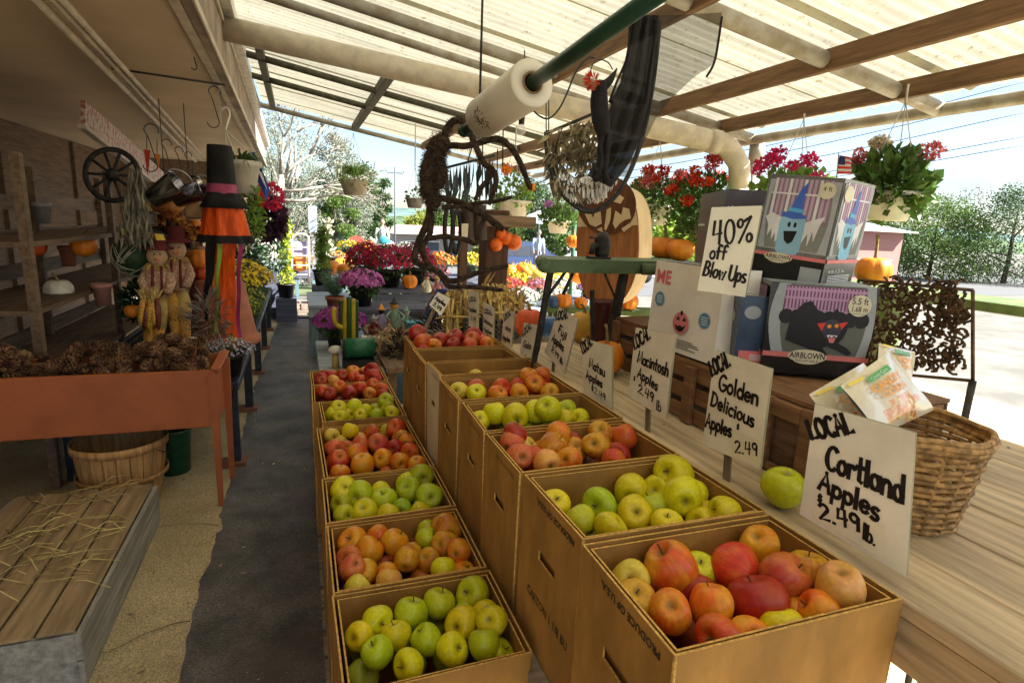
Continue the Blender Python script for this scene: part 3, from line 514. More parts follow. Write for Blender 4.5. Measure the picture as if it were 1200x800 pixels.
# ------------------------------------------------------------------ corrugated canopy roof
def zr(x): return 2.9-.16*x
def roofmat():
    m = bpy.data.materials.new('corrugated_fibreglass'); m.use_nodes = True; t = m.node_tree; p = t.nodes['Principled BSDF']; N = t.nodes.new; L = t.links.new
    p.inputs['Roughness'].default_value = .6; tc = N('ShaderNodeTexCoord')
    n = N('ShaderNodeTexNoise'); n.inputs['Scale'].default_value = 26; n.inputs['Detail'].default_value = 6; n.inputs['Roughness'].default_value = .7; L(tc.outputs['Object'], n.inputs['Vector'])
    r = N('ShaderNodeValToRGB'); r.color_ramp.elements[0].position = .30; r.color_ramp.elements[0].color = (.24, .18, .09, 1); r.color_ramp.elements[1].position = .43; r.color_ramp.elements[1].color = (.485, .455, .345, 1); L(n.outputs[0], r.inputs[0])
    mp_ = N('ShaderNodeMapping'); mp_.inputs['Scale'].default_value = (.5, 3.2, 1); L(tc.outputs['Object'], mp_.inputs[0]); n2 = N('ShaderNodeTexNoise'); n2.inputs['Scale'].default_value = 2; n2.inputs['Detail'].default_value = 4; L(mp_.outputs[0], n2.inputs['Vector'])
    r2 = N('ShaderNodeMapRange'); r2.inputs[1].default_value = .3; r2.inputs[2].default_value = .7; r2.inputs[3].default_value = .72; r2.inputs[4].default_value = 1.1; L(n2.outputs[0], r2.inputs[0])
    hs = N('ShaderNodeHueSaturation'); L(r.outputs[0], hs.inputs['Color']); L(r2.outputs[0], hs.inputs['Value']); L(hs.outputs[0], p.inputs['Base Color'])
    tr = N('ShaderNodeBsdfTranslucent'); L(hs.outputs[0], tr.inputs[0]); ms = N('ShaderNodeMixShader'); ms.inputs[0].default_value = .40; L(p.outputs[0], ms.inputs[1]); L(tr.outputs[0], ms.inputs[2]); L(ms.outputs[0], t.nodes['Material Output'].inputs[0])
    return m
RM = roofmat(); GALV = mat('dull_galvanised_pipe', (.38, .36, .32), rough=.6, metal=.3, var=.25, scale=9, col2=(.27, .23, .17)); OLIVE = mat('dark_olive_bar', (.075, .07, .045), rough=.7, var=.2)
RAWW = wood('weathered_brown_wood', (.19, .105, .048), axis=1, s=7)
cr = root('canopy_roof', (1.4, 3, 0), 'lean-to canopy of translucent corrugated sheets on pipes and wooden purlins', 'canopy')
y = -2.2; k = 0
while y < 8.1:
    y2 = min(8.18, y+.72); mb = MB(); n = int((y2-y+.05)/.0095); vs = []
    for i in range(n+1):
        yy = y+(y2-y+.05)*i/n; dz = .008*math.cos(2*math.pi*yy/.076)+(.0025 if k % 2 else 0)
        for x in (-.38, .5, 1.4, 2.3, 3.27): vs.append((x, yy, zr(x)+.05+dz))
    mb.add(vs, [[i*5+j, i*5+j+1, (i+1)*5+j+1, (i+1)*5+j] for i in range(n) for j in range(4)], 0, True)
    obj('roof_sheet', mb, RM, cr); y = y2; k += 1
for Y, m_, rr in ((8.12, GALV, .03), (6.45, OLIVE, .028), (5.62, OLIVE, .028), (4.02, GALV, .026), (3.66, GALV, .035), (2.3, GALV, .04), (.9, GALV, .035), (-.5, GALV, .035)):
    obj('rafter', MB().tube([(-.4, Y, zr(-.4)-.03), (3.27, Y, zr(3.27)-.03)], rr, 10), m_, cr)
for X, y0, y1, m_, hgt, wd in ((-.25, 5.0, 8.1, OLIVE, .07, .06), (.72, 4.9, 8.1, OLIVE, .08, .07), (1.62, -2, 8.1, RAWW, .09, .04), (2.42, -2, 8.1, RAWW, .10, .04), (2.93, -2, 8.1, RAWW, .09, .04)):
    a = math.atan(.16); mb = MB(); mb.box((X, (y0+y1)/2, zr(X)+.045-.02-hgt/2-.006), (wd, y1-y0, hgt), bev=.004); obj('purlin', mb, m_, cr)
ed = [(3.27+.03*math.sin(i*.7), -2+i*.78, zr(3.27)-.035) for i in range(14)]
obj('edge_pipe', MB().tube(ed, .034, 10), GALV, cr)
obj('edge_pipe', MB().tube([(-.4, -2, zr(-.4)-.05), (-.4, 8.15, zr(-.4)-.05)], .02, 8), GALV, cr)
for Y in (3.66, -.6): obj('post', MB().tube([(3.29, Y, 0), (3.29, Y, zr(3.29)-.04)], .042, 12), mat('painted_steel_post', (.42, .42, .40), rough=.5), cr); obj('coupling', MB().tube([(3.29, Y, 2.18), (3.29, Y, 2.33)], .056, 12), GALV, cr)
a, b, c_ = PY(395, 64, 4.2), PY(862, 172, 3.45), PY(884, 238, 3.45)
pv = root('drain_pipe', (b.x, b.y, 0), 'wide beige plastic drain pipe crossing under the canopy and turning down', 'pipe')
PVC = mat('beige_pvc', (.60, .53, .42), rough=.5, var=.08)
d_ = (b-a).normalized(); e0 = b-d_*.10; pts = [a-d_*.8, a, e0]+[e0+(b-e0)*t+(Vector((b.x+.05, b.y, b.z-.12))-b)*t*t for t in (.4, .75, 1)]; pts.append(Vector((pts[-1].x+.03, b.y, b.z-.28)))
obj('pipe_run', MB().tube(pts, .074, 18), PVC, pv); obj('downpipe', MB().tube([pts[-1], (pts[-1].x+.02, b.y, .02)], .073, 18), PVC, pv)
obj('elbow_collar', MB().tube([e0-d_*.10, e0-d_*.02], .082, 18), PVC, pv)
# ------------------------------------------------------------------ left shop building with its deep eave
sh = root('shop_building', (-2.4, 5, 0), 'open-fronted shop with a deep beige eave along the left of the aisle', 'building')
SOF = mat('beige_soffit', (.56, .43, .29), rough=.8, var=.05, scale=1.5); TRIM = mat('cream_trim', (.50, .42, .32), rough=.6, var=.12, scale=6); FASC = mat('grey_brown_fascia', (.30, .235, .18), rough=.8, var=.2, scale=3)
def fx(y): return -.405-.016*(y-3.9)
Y0, Y1 = -2.0, 12.4
def slab(mb, pts_lo, pts_hi): 
    n = len(pts_lo); mb.add(pts_lo+pts_hi, [list(range(n))[::-1], list(range(n, 2*n))]+[[i, (i+1) % n, (i+1) % n+n, i+n] for i in range(n)])
    return mb
sx = lambda y, dx, z: Vector((fx(y)+dx, y, z))
for k in range(6):
    ya, yb = Y0+k*2.4, Y0+(k+1)*2.4-.004
    obj('soffit_panel', slab(MB(), [sx(ya, -2.6, 2.505), sx(ya, -.05, 2.505), sx(yb, -.05, 2.505), sx(yb, -2.6, 2.505)], [sx(ya, -2.6, 2.53), sx(ya, -.05, 2.53), sx(yb, -.05, 2.53), sx(yb, -2.6, 2.53)]), SOF, sh)
def board(name, dx0, dx1, z0, z1, m): obj(name, slab(MB(), [sx(Y0, dx0, z0), sx(Y0, dx1, z0), sx(Y1, dx1, z0), sx(Y1, dx0, z0)], [sx(Y0, dx0, z1), sx(Y0, dx1, z1), sx(Y1, dx1, z1), sx(Y1, dx0, z1)]), m, sh)
board('fascia_board', -.045, -.0, 2.50, 2.98, FASC); board('fascia_trim', 0.002, .012, 2.495, 2.535, TRIM); board('fascia_trim', .002, .014, 2.80, 2.83, TRIM); board('gutter', .003, .07, 2.86, 2.95, mat('white_gutter', (.66, .62, .55), rough=.4)); board('soffit_trim', -.09, -.05, 2.49, 2.5, TRIM)
board('roof_slab', -2.7, .02, 2.985, 3.05, FASC)
for a_, b_ in (((152, 88), (237, 182)), ((152, 97), (236, 188)), ((152, 111), (229, 189))):
    p, q = PZ(*a_, 2.42), PZ(*b_, 2.42); dd = (p-q); obj('eave_conduit', MB().tube([p+dd*1.0, q], .016 if a_[1] < 110 else .02, 8), TRIM, sh)
DARKW = wood('dark_stained_wood', (.17, .11, .065), axis=1, s=5)
obj('back_wall', MB().box((-3.0, 5.2, 1.25), (.1, 14.4, 2.5)), DARKW, sh)
for k in range(7): obj('wall_batten', MB().box((-2.93, -1+k*2.2, 1.25), (.05, .09, 2.46)), DARKW, sh)
obj('end_wall', MB().box((-1.95, 12.3, 1.25), (2.1, .1, 2.5)), DARKW, sh)
# patterned header board over the open front
hp = [PX(100, 118, -1.42), PX(152, 164, -1.5), PX(236, 244, -1.62)]; hb = [PX(100, 146, -1.42), PX(152, 188, -1.5), PX(236, 258, -1.62)]
def hmat():
    return mat('printed_header', (.50, .42, .36), rough=.7, scale=26, col2=(.36, .10, .07), thr=(.42, .5), stretch=(1, 1, 1))
mb = MB(); 
for i in range(2): mb.poly([hb[i], hb[i+1], hp[i+1], hp[i]], (-.03, 0, 0))
obj('header_board', mb, hmat(), sh)
mb = MB(); 
for i in range(2): mb.poly([hb[i]+Vector((.004, 0, -.03)), hb[i+1]+Vector((.004, 0, -.03)), hb[i+1], hb[i]], (-.05, 0, 0))
obj('header_rail', mb, TRIM, sh)
# ------------------------------------------------------------------ right-hand table
tb = root('long_wooden_table', (1.5, 1.1, 0), 'long grey-brown plank table behind the raised row of boxes', 'table')
TABW = wood('table_planks', (.55, .42, .26), axis=1, s=5)
xs = [.892, 1.045, 1.21, 1.38, 1.56, 1.75, 1.95]
for i in range(6):
    x0, x1 = xs[i], xs[i+1]-.004; obj('plank', MB().box(((x0+x1)/2, .95+rnd(-.02, .02), 1.072+rnd(-.001, .001)), (x1-x0, 3.1, .03), bev=.003), TABW, tb)
    for yy in (.9, 1.35, 1.9):
        obj('nail_head', MB().lathe([(.004, 0), (.0001, .001)], 8, ((x0+x1)/2+.03, yy+.01*i, 1.0885)), mat('nail', (.12, .10, .09), metal=.6), tb)
for x in (1.0, 1.9):
    for yy in (-.4, 1.0, 2.35): obj('leg', MB().box((x, yy, .525), (.08, .08, 1.05)), WGREY, tb)
obj('apron', MB().box((.915, .95, 1.01), (.03, 3.0, .085)), TABW, tb)
# ------------------------------------------------------------------ old wooden crates on the table
CRW = wood('crate_wood', (.22, .11, .05), axis=1, s=7); CRW2 = wood('crate_panel_wood', (.15, .085, .055), axis=1, s=9)
def crate(name, x0, x1, y0, y1, z0, z1, label, slats, gap=.02, panel_=False):
    r = root(name, ((x0+x1)/2, (y0+y1)/2, z0), label, 'crate', 'wooden crates along the table')
    n = slats; h = (z1-z0-gap*(n-1))/n
    for sx_, xx in ((0, x0), (1, x1)):
        for k in range(n): obj('slat', MB().box((xx+(-.006 if sx_ else .006)+.0, (y0+y1)/2, z0+h/2+k*(h+gap)), (.010, y1-y0-.002, h), bev=.002), CRW2 if panel_ else CRW, r)
    for yy in (y0+.011, y1-.011): obj('end_board', MB().box(((x0+x1)/2, yy, (z0+z1)/2), (x1-x0-.03, .018, z1-z0-.004)), CRW, r)
    for yy in (y0+.03, y1-.03, *([(y0+y1)/2] if y1-y0 > .35 else [])): obj('corner_post', MB().box((x0-.009, yy, (z0+z1)/2), (.016, .042, z1-z0), bev=.002), CRW, r)
    if panel_: obj('top_rail', MB().box((x0-.0095, (y0+y1)/2, z1-.022), (.014, y1-y0-.104, .04), bev=.002), CRW, r); obj('bottom_rail', MB().box((x0-.0095, (y0+y1)/2, z0+.012), (.014, y1-y0-.104, .02), bev=.002), CRW, r)
    obj('top_board', MB().box(((x0+x1)/2, (y0+y1)/2, z1+.006), (x1-x0, y1-y0, .01)), CRW, r)
    return r
crate('wooden_crate', 1.065, 1.46, .875, 1.062, 1.09, 1.272, 'dark plank-sided crate under the black cat carton, grain panel showing', 1, panel_=True)
crate('slatted_crate', 1.08, 1.42, 1.075, 1.62, 1.09, 1.262, 'slatted brown crate under the white carton with dark gaps', 3, gap=.018)
crate('small_crate', 1.22, 1.6, 1.66, 2.05, 1.09, 1.28, 'slatted crate at the far back, right of the green metal stand', 3, gap=.02)
# ------------------------------------------------------------------ hand lettered signs
PAPER = mat('sign_card', (.86, .82, .69), rough=.6, var=.05, scale=7); PEDGE = mat('sign_edge', (.30, .28, .17)); MARK = mat('marker_ink', (.012, .01, .012), rough=.5); STK = wood('sign_stake', (.22, .17, .11), axis=2, s=9); PATCH = mat('price_patch', (.86, .80, .62), rough=.5, var=.03)
def sign(corners, plane, n, label, lines, stake=None, group='hand-lettered price signs', th=.006, pen=.007, patch=None, name='price_sign'):
    P = [PP(x, y, plane, Vector(n)) for x, y in corners]; fr = quad_frame(*P)
    r = root(name, (P[0]+P[1]+P[2]+P[3])/4, label, 'sign', group)
    mb = MB(); q = [p for p in P]; mb.add(q+[p-fr.n*th for p in q], [[3, 2, 1, 0], [4, 5, 6, 7]], 0)
    for i in range(4): j = (i+1) % 4; mb.add([q[i], q[j], q[j]-fr.n*th, q[i]-fr.n*th], [[0, 1, 2, 3]], 1)
    obj('card', mb, [PAPER, PEDGE], r)
    if patch:
        mb = MB(); u0, v0, u1, v1 = patch; mb.add([fr(a*fr.W, b*fr.H)[0]+fr.n*.0006 for a, b in ((u0, v0), (u1, v0), (u1, v1), (u0, v1))], [[0, 1, 2, 3]]); obj('price_patch', mb, PATCH, r)
    mb = MB()
    for t, u0, v0, u1, v1, h, wd in lines: strokes(mb, t, fr, u0*fr.W, v0*fr.H, u1*fr.W, v1*fr.H, h*fr.H, wd*pen)
    obj('lettering', mb, MARK, r, kind='stuff')
    if stake:
        a, b = [PP(x, y, Vector(plane)-fr.n*(th+.004), Vector(n)) for x, y in stake]; mb = MB(); d = (b-a).normalized(); sdv = fr.n.cross(d).normalized()*.0105; mb.poly([a-sdv, a+sdv, b+sdv, b-sdv], -fr.n*.005); obj('stake', mb, STK, r)
    return r
NX = (-1, 0, 0)
sign([(955, 473), (1073, 507), (1062, 676), (937, 602)], (.90, .7, 1.2), (-1, -.25, 0), 'large sign for Cortland apples, nearest of the price signs', [('LOCAL', .02, .30, .44, .13, .15, 1.15), ('Cortland', .20, .49, .93, .50, .19, 1.1), ('Apples', .16, .69, .74, .71, .16, 1.0), ('$', .16, .80, .21, .80, .07, .6), ('2.49', .21, .93, .60, .86, .12, .9), ('lb.', .62, .90, .73, .90, .12, .7)], stake=None, patch=(.13, .72, .80, .97), pen=.0072)
sign([(838, 410), (904, 432), (890, 550), (823, 520)], (.905, .95, 1.2), NX, 'sign for Golden Delicious apples, in front of the dark plank crate', [('LOCAL', .02, .27, .33, .10, .15, 1.2), ('Golden', .17, .38, .86, .385, .16, 1.0), ('Delicious', .06, .565, .84, .61, .14, .9), ('Apples', .02, .80, .50, .80, .14, .9), ('$', .57, .70, .62, .70, .06, .5), ('2.49', .60, .93, .96, .87, .115, .7)], stake=[(853, 520), (850, 568)], patch=(.52, .72, .98, .98))
sign([(745, 384), (791, 392), (780, 491), (736, 464)], (.905, 1.3, 1.2), NX, 'sign for Macintosh apples on a grey stake, second tall sign from the right', [('LOCAL', .05, .30, .43, .10, .18, 1.2), ('Macintosh', .16, .46, .95, .50, .15, .95), ('Apples', .20, .66, .74, .72, .13, .85), ('$', .10, .74, .16, .74, .07, .5), ('2.49', .26, .86, .67, .88, .11, .8), ('lb', .76, .95, .88, .95, .12, .6)], stake=[(759, 475), (758, 506)])
sign([(682, 396), (717, 406), (717, 480), (684, 462)], (.905, 1.55, 1.2), NX, 'sign for Matsu apples with a folded lower corner, before the green stand', [('LOCAL', .03, .28, .38, .06, .18, 1.2), ('Matsu', .25, .46, .78, .52, .15, 1.0), ('Apples', .12, .68, .70, .72, .14, .9), ('$2.49', .30, .86, .80, .90, .1, .6)], stake=[(696, 460), (695, 482)])
sign([(655, 360), (677, 374), (661, 438), (638, 413)], (.91, 1.95, 1.2), NX, 'tilted sign for Fuji apples, left of the green metal stand', [('LOCAL', .05, .25, .55, .08, .16, 1.2), ('Fuji', .30, .42, .72, .45, .14, 1.0), ('Apples', .15, .66, .75, .66, .14, 1.0), ('2.49 lb', .25, .84, .85, .88, .09, .8)], stake=[(649, 418), (647, 440)])
sign([(614, 378), (631, 381), (619, 434), (606, 434)], (.91, 2.25, 1.2), NX, 'narrow handwritten sign fifth along, standing over the peach-red apples', [('LOCAL', .08, .28, .6, .08, .14, 1.0), ('Gala', .2, .48, .8, .52, .13, .9), ('Apples', .1, .75, .8, .78, .12, .9)], stake=[(612, 425), (611, 442)])
G['G'] = G['G']
sign([(591, 363), (603, 365), (598, 419), (586, 414)], (.91, 2.5, 1.2), NX, 'narrow handwritten sign leaning before the red tabletop pumpkin', [('LOCAL', .1, .25, .7, .08, .12, 1.0), ('Jona', .2, .42, .8, .45, .12, .9), ('Apples', .1, .66, .85, .68, .12, .9), ('2.49', .2, .88, .7, .88, .09, .8)], stake=[(592, 412), (591, 425)])
sign([(566, 354), (579, 361), (578, 398), (566, 392)], (.91, 2.75, 1.2), NX, 'narrow handwritten sign second from the far end of the row', [('Red', .2, .3, .7, .32, .13, 1.0) if 'R' in G else ('LOCAL', .1, .3, .85, .25, .13, 1.0), ('Delicious', .08, .58, .92, .62, .12, .8), ('Apples', .1, .85, .85, .87, .12, .8)], stake=[(572, 392), (572, 404)])
sign([(549, 341), (560, 342), (560, 385), (549, 382)], (.91, 3.0, 1.2), NX, 'narrow handwritten sign farthest along the raised row', [('LOCAL', .1, .3, .85, .25, .12, 1.0), ('Apples', .1, .55, .85, .57, .12, .9), ('2.49', .3, .8, .8, .82, .11, .8)], stake=[(554, 380), (554, 396)])
sign([(513, 342), (528, 350), (517, 370), (503, 357)], (.55, 3.1, 1.2), (-.3, -1, 0), 'small tilted price tag on a pale stick among dark twigs', [('Apples', .1, .45, .9, .5, .2, .8), ('2.49', .2, .85, .8, .85, .2, .8)], stake=[(509, 362), (494, 394)], group=None)
sign([(834, 243), (893, 241), (873, 348), (817, 340)], (1.14, 1.1, 1.5), (-.75, -.66, 0), 'white sign announcing 40% off blow ups, propped against the cartons', [('40%', .16, .44, .93, .38, .27, 1.0), ('off', .14, .60, .48, .60, .16, .9), ('Blow', .06, .81, .52, .83, .17, .95), ('Ups', .60, .83, .95, .84, .17, .95)], group=None, th=.03, pen=.0065, name='discount_sign')
# green apple left on the table
apple(PZ(920, 600, 1.09)+Vector((.012, .025, .041)), .0425, 'g', 'large green apple standing alone on the table beside the Cortland sign', None, 1.08, rot=(0.1, 0, 0))
# ------------------------------------------------------------------ printed cartons on the crates
def flat(name, col, rough=.45): return mat(name, col, rough=rough, var=.06, scale=9)
def obox(A, yaw, w_, d, h, tilt=0):
    u = Vector((math.cos(yaw), math.sin(yaw), 0)); n = Vector((-math.sin(yaw), math.cos(yaw), 0)); k = Vector((0, 0, 1)); A = Vector(A)
    ut = u*math.cos(tilt)+k*math.sin(tilt); kt = k*math.cos(tilt)-u*math.sin(tilt)
    q = dict(A=A, B=A+ut*w_, C=A+n*d, E=A+ut*w_+n*d); q.update({c_+'t': q[c_]+kt*h for c_ in 'ABCE'}); return q
def gift(name, q, label, group, sidem, topm):
    r = root(name, (q['A']+q['E'])/2, label, 'box', group); mb = MB(); P = [q[k] for k in ('A', 'B', 'E', 'C', 'At', 'Bt', 'Et', 'Ct')]
    mb.add(P, [[0, 1, 5, 4], [1, 2, 6, 5], [2, 3, 7, 6], [3, 0, 4, 7], [0, 3, 2, 1]], 0); mb.add(P, [[4, 5, 6, 7]], 1); obj('carton_body', mb, [sidem, topm], r)
    fl = MB(); fl.add([q['At']*.5+q['Bt']*.5+Vector((0, 0, .0012)), q['Et']*.5+q['Ct']*.5+Vector((0, 0, .0012)), q['Ct']+Vector((0, 0, .0015)), q['At']+Vector((0, 0, .0015))], [[0, 3, 2, 1]]); obj('top_flap', fl, topm, r)
    return r, quad_frame(q['At'], q['Bt'], q['B'], q['A']), quad_frame(q['Ct'], q['At'], q['A'], q['C']), quad_frame(q['Bt'], q['Et'], q['E'], q['B'])
class Art:
    def __init__(s): s.mb = MB(); s.ms = []; s.k = 0
    def mi(s, m):
        if m not in s.ms: s.ms.append(m)
        return s.ms.index(m)
    def sh(s, fr, pts, m, step=1):
        s.k += step; l = .0005+.00012*s.k; s.mb.add([fr(a*fr.W, b*fr.H)[0]+fr.n*l for a, b in pts], [list(range(len(pts)))], s.mi(m))
    def el(s, fr, x, y, rx, ry, m, a0=0, a1=360, n=28): s.sh(fr, [(x+rx*math.cos(R(a0+(a1-a0)*i/n)), y+ry*math.sin(R(a0+(a1-a0)*i/n))) for i in range(n)], m)
    def tx(s, fr, t, x, y, h, w_, m, rot=0, bold=0): s.k += 1; printed(s.mb, t, fr, x*fr.W, y*fr.H, h*fr.H, width=w_*fr.W, rot=rot, mi=s.mi(m), lift=.0005+.00012*s.k, bold=bold)
    def done(s, r): return obj('printed_graphics', s.mb, s.ms, r, kind='stuff')
BLK = flat('print_black', (.012, .012, .014)); PINK = flat('print_pink', (.70, .20, .20)); CRM = flat('print_cream', (.66, .62, .46)); BLUE = flat('print_ghost_blue', (.18, .46, .68)); DBL = flat('print_hat_blue', (.06, .14, .55)); GRY = flat('print_grey_ground', (.12, .13, .11)); LIL = flat('print_lilac', (.46, .26, .44)); PLM = flat('print_plum', (.14, .06, .12)); WHT = flat('print_white', (.72, .72, .76)); RED = flat('print_red', (.72, .05, .03)); ORG = flat('print_orange', (.85, .33, .03)); YEL = flat('print_yellow', (.85, .62, .06)); SLV = flat('print_silver', (.34, .37, .40)); CYN = flat('print_cyan', (.10, .42, .75))
SATIN = mat('glossy_carton_black', (.015, .015, .018), rough=.22, spec=.6); GREYC = mat('glossy_carton_silver', (.30, .31, .32), rough=.2, spec=.6)
def emblem(a, fr, x, y, rx, ry):
    a.el(fr, x, y, rx, ry, CRM); a.el(fr, x, y+ry*.55, rx*.7, ry*.65, CRM); a.tx(fr, 'AIRBLOWN', x-rx*.9, y+ry*.30, ry*.85, rx*1.8, BLK, bold=.02); a.tx(fr, 'INFLATABLE', x-rx*.58, y+ry*.85, ry*.36, rx*1.16, BLK)
# cat carton
q = obox((1.173, 1.19, 1.285), -.551, .262, .19, .243)
r, ff, fl, fr_ = gift('cat_inflatable_carton', q, 'black glossy carton printed with a crouching black cat, under the ghost carton', 'carton', SATIN, SLV); r['category'] = 'carton'
a = Art()
a.sh(ff, [(.06+.06*math.sin(t/10*3.14)*-1+.02, t/10*.76) for t in range(11)]+[(.97-.03*math.sin((10-t)/10*3.14)*-1-.0, (10-t)/10*.76) for t in range(11)], SLV)
a.sh(ff, [(.19-.06*math.sin(t/10*3.14), .005+t/10*.75) for t in range(11)]+[(.88+.05*math.sin((10-t)/10*3.14), .005+(10-t)/10*.75) for t in range(11)], GRY)
a.sh(ff, [(.15, .02), (.89, .02), (.92, .40), (.13, .40)], PLM)
for k in range(22): a.sh(ff, [(.16+k*.033, .03), (.178+k*.033, .03), (.178+k*.033, .30), (.16+k*.033, .30)], LIL, .05)
for v0 in (.05, .14, .27): a.sh(ff, [(.15, v0), (.90, v0), (.90, v0+.025), (.15, v0+.025)], LIL)
for k in range(8): a.el(ff, .18+k*.1, .36, .07, .085, BLK, n=12)
cat = [(.20, .62), (.22, .45), (.26, .30), (.33, .20), (.40, .18), (.46, .26), (.52, .33), (.60, .30), (.64, .24), (.70, .33), (.74, .35), (.77, .44), (.74, .56), (.70, .62), (.78, .66), (.84, .72), (.80, .75), (.70, .70), (.60, .66), (.56, .68), (.62, .76), (.58, .82), (.50, .78), (.42, .70), (.30, .66)]
a.sh(ff, cat, BLK); a.el(ff, .62, .47, .09, .11, mat('print_charcoal', (.04, .035, .06), rough=.4))
a.sh(ff, [(.48, .42), (.56, .40), (.53, .50)], RED); a.sh(ff, [(.68, .40), (.76, .38), (.71, .47)], RED)
a.el(ff, .595, .44, .02, .022, ORG, n=10); a.el(ff, .66, .43, .02, .022, ORG, n=10); a.sh(ff, [(.60, .57), (.67, .56), (.655, .62), (.615, .62)], PINK); a.sh(ff, [(.585, .545), (.60, .57), (.61, .545), (.63, .565), (.65, .54), (.68, .555), (.68, .535), (.585, .535)], WHT)
a.sh(ff, [(0, .76), (1, .76), (1, .815), (0, .815)], PINK); emblem(a, ff, .43, .79, .185, .075)
a.el(ff, .84, .20, .105, .115, CRM); a.tx(ff, '5.5 ft', .765, .185, .07, .15, BLK, bold=.01); a.tx(ff, '1.68 m', .765, .265, .06, .15, BLK, bold=.01); a.sh(ff, [(.78, .285), (.90, .285), (.90, .290), (.78, .290)], BLK)
a.sh(fl, [(.12, .05), (.9, .05), (.9, .76), (.12, .76)], PLM); a.el(fl, .5, .45, .3, .3, GRY); a.sh(fl, [(.3, .7), (.32, .35), (.5, .28), (.62, .45), (.7, .7)], BLK); a.el(fl, .42, .40, .04, .03, RED, n=8); a.el(fl, .6, .42, .04, .03, RED, n=8); a.sh(fl, [(0, .76), (1, .76), (1, .815), (0, .815)], PINK)
a.done(r)
# ghost carton, leaning on top
q = obox((1.226, 1.33, 1.532), -1.167, .193, .251, .283, -.082)
r, ff, fl, fr_ = gift('ghost_inflatable_carton', q, 'tilted glossy carton printed with a blue ghost in a witch hat', 'carton', SATIN, SLV); r['category'] = 'carton'
a = Art()
for f_ in (ff, fr_):
    a.sh(f_, [(.02, .04), (.98, .04), (.98, .70), (.02, .70)], SLV)
    a.sh(f_, [(.10-.05*math.sin(t/10*3.14)+.02*(t/10), .03+t/10*.66) for t in range(11)]+[(.86+.06*math.sin((10-t)/10*3.14), .03+(10-t)/10*.66) for t in range(11)], GRY)
    a.sh(f_, [(.10, .03), (.88, .03), (.91, .44), (.06, .44)], PLM)
    for k in range(12): a.sh(f_, [(.10+k*.067, .03), (.14+k*.067, .03), (.135+k*.067, .40), (.095+k*.067, .40)], LIL if k % 3 else WHT, .05)
    a.sh(f_, [(.08, .16), (.90, .16), (.90, .175), (.08, .175)], WHT)
    # ghost: body, ragged arms, hat, face
    sh_ = a.sh; a.sh = lambda f, pts, m, step=1: sh_(f, [(.46+(x-.46)*1.18, .40+(y-.40)*1.2) for x, y in pts], m, step)
    a.sh(f_, [(.12, .40), (.18, .36), (.33, .40), (.35, .52), (.29, .60), (.27, .52), (.24, .58), (.22, .49), (.18, .55), (.17, .46)], WHT)
    a.sh(f_, [(.58, .42), (.80, .36), (.76, .44), (.73, .56), (.70, .48), (.67, .60), (.65, .50), (.60, .58)], WHT)
    a.sh(f_, [(.30, .42), (.34, .36), (.52, .35), (.60, .40), (.60, .64), (.56, .69), (.36, .69), (.31, .65)], BLUE)
    a.sh(f_, [(.30, .345), (.60, .365), (.59, .39), (.45, .40), (.31, .385)], DBL); a.sh(f_, [(.38, .35), (.47, .17), (.55, .10), (.53, .20), (.54, .36)], DBL); a.sh(f_, [(.375, .31), (.545, .32), (.545, .35), (.37, .34)], CYN)
    a.el(f_, .42, .445, .018, .022, BLK, n=10); a.el(f_, .49, .445, .018, .022, BLK, n=10); a.sh(f_, [(.37, .50), (.53, .49), (.50, .575), (.45, .60), (.40, .575)], BLK)
    a.sh = sh_; a.sh(f_, [(0, .735), (1, .735), (1, .77), (0, .77)], PINK)
a.sh(ff, [(0, .77), (1, .77), (1, .999), (0, .999)], BLK)
emblem(a, ff, .36, .775, .20, .045); a.el(ff, .82, .12, .11, .075, CRM); a.tx(ff, '4 ft', .76, .125, .045, .12, BLK); a.el(fr_, .16, .13, .13, .075, CRM)
a.sh(ff, [(.70, .83), (.98, .83), (.98, .97), (.70, .97)], SLV); a.tx(fr_, '4 ft 1.2 m', .08, .86, .03, .5, WHT)
for k in range(6): a.sh(fr_, [(.1, .885+k*.015), (.8, .885+k*.015), (.8, .891+k*.015), (.1, .891+k*.015)], WHT, .1)
a.done(r)
# shrink-film highlights come from a clear wrap
wr = MB(); c0 = (q['A']+q['E']+q['At']+q['Et'])/4; P = [c0+(q[k]-c0)*1.012 for k in ('A', 'B', 'E', 'C', 'At', 'Bt', 'Et', 'Ct')]; wr.add(P, [[0, 1, 5, 4], [1, 2, 6, 5]], 0)
FILM = mat('clear_film', (.9, .9, .9), rough=.12, spec=.9, alpha=.16); obj('clear_wrap', wr, FILM, r)
# grey-purple carton behind the discount sign
q = obox((1.36, 1.60, 1.50), -.42, .16, .30, .29)
P0 = PX(852, 222, 1.36)
q = obox((1.36, P0.y, 1.28), -.42, .155, .34, P0.z-1.28)
r, ff, fl, fr_ = gift('purple_grey_carton', q, 'tall purple-grey carton standing behind the discount sign', None, mat('purple_grey_print', (.085, .075, .10), rough=.3), GREYC); r['category'] = 'carton'
a = Art(); a.tx(ff, 'Inflatable Yard Decor', .06, .13, .028, .86, WHT); a.el(fl, .72, .32, .16, .13, mat('print_glow_yellow', (.62, .62, .18), rough=.4)); a.sh(fl, [(.4, .35), (.95, .40), (.95, .9), (.4, .9)], GRY); a.sh(fl, [(0, .22), (.3, .22), (.3, .235), (0, .235)], WHT); a.done(r)
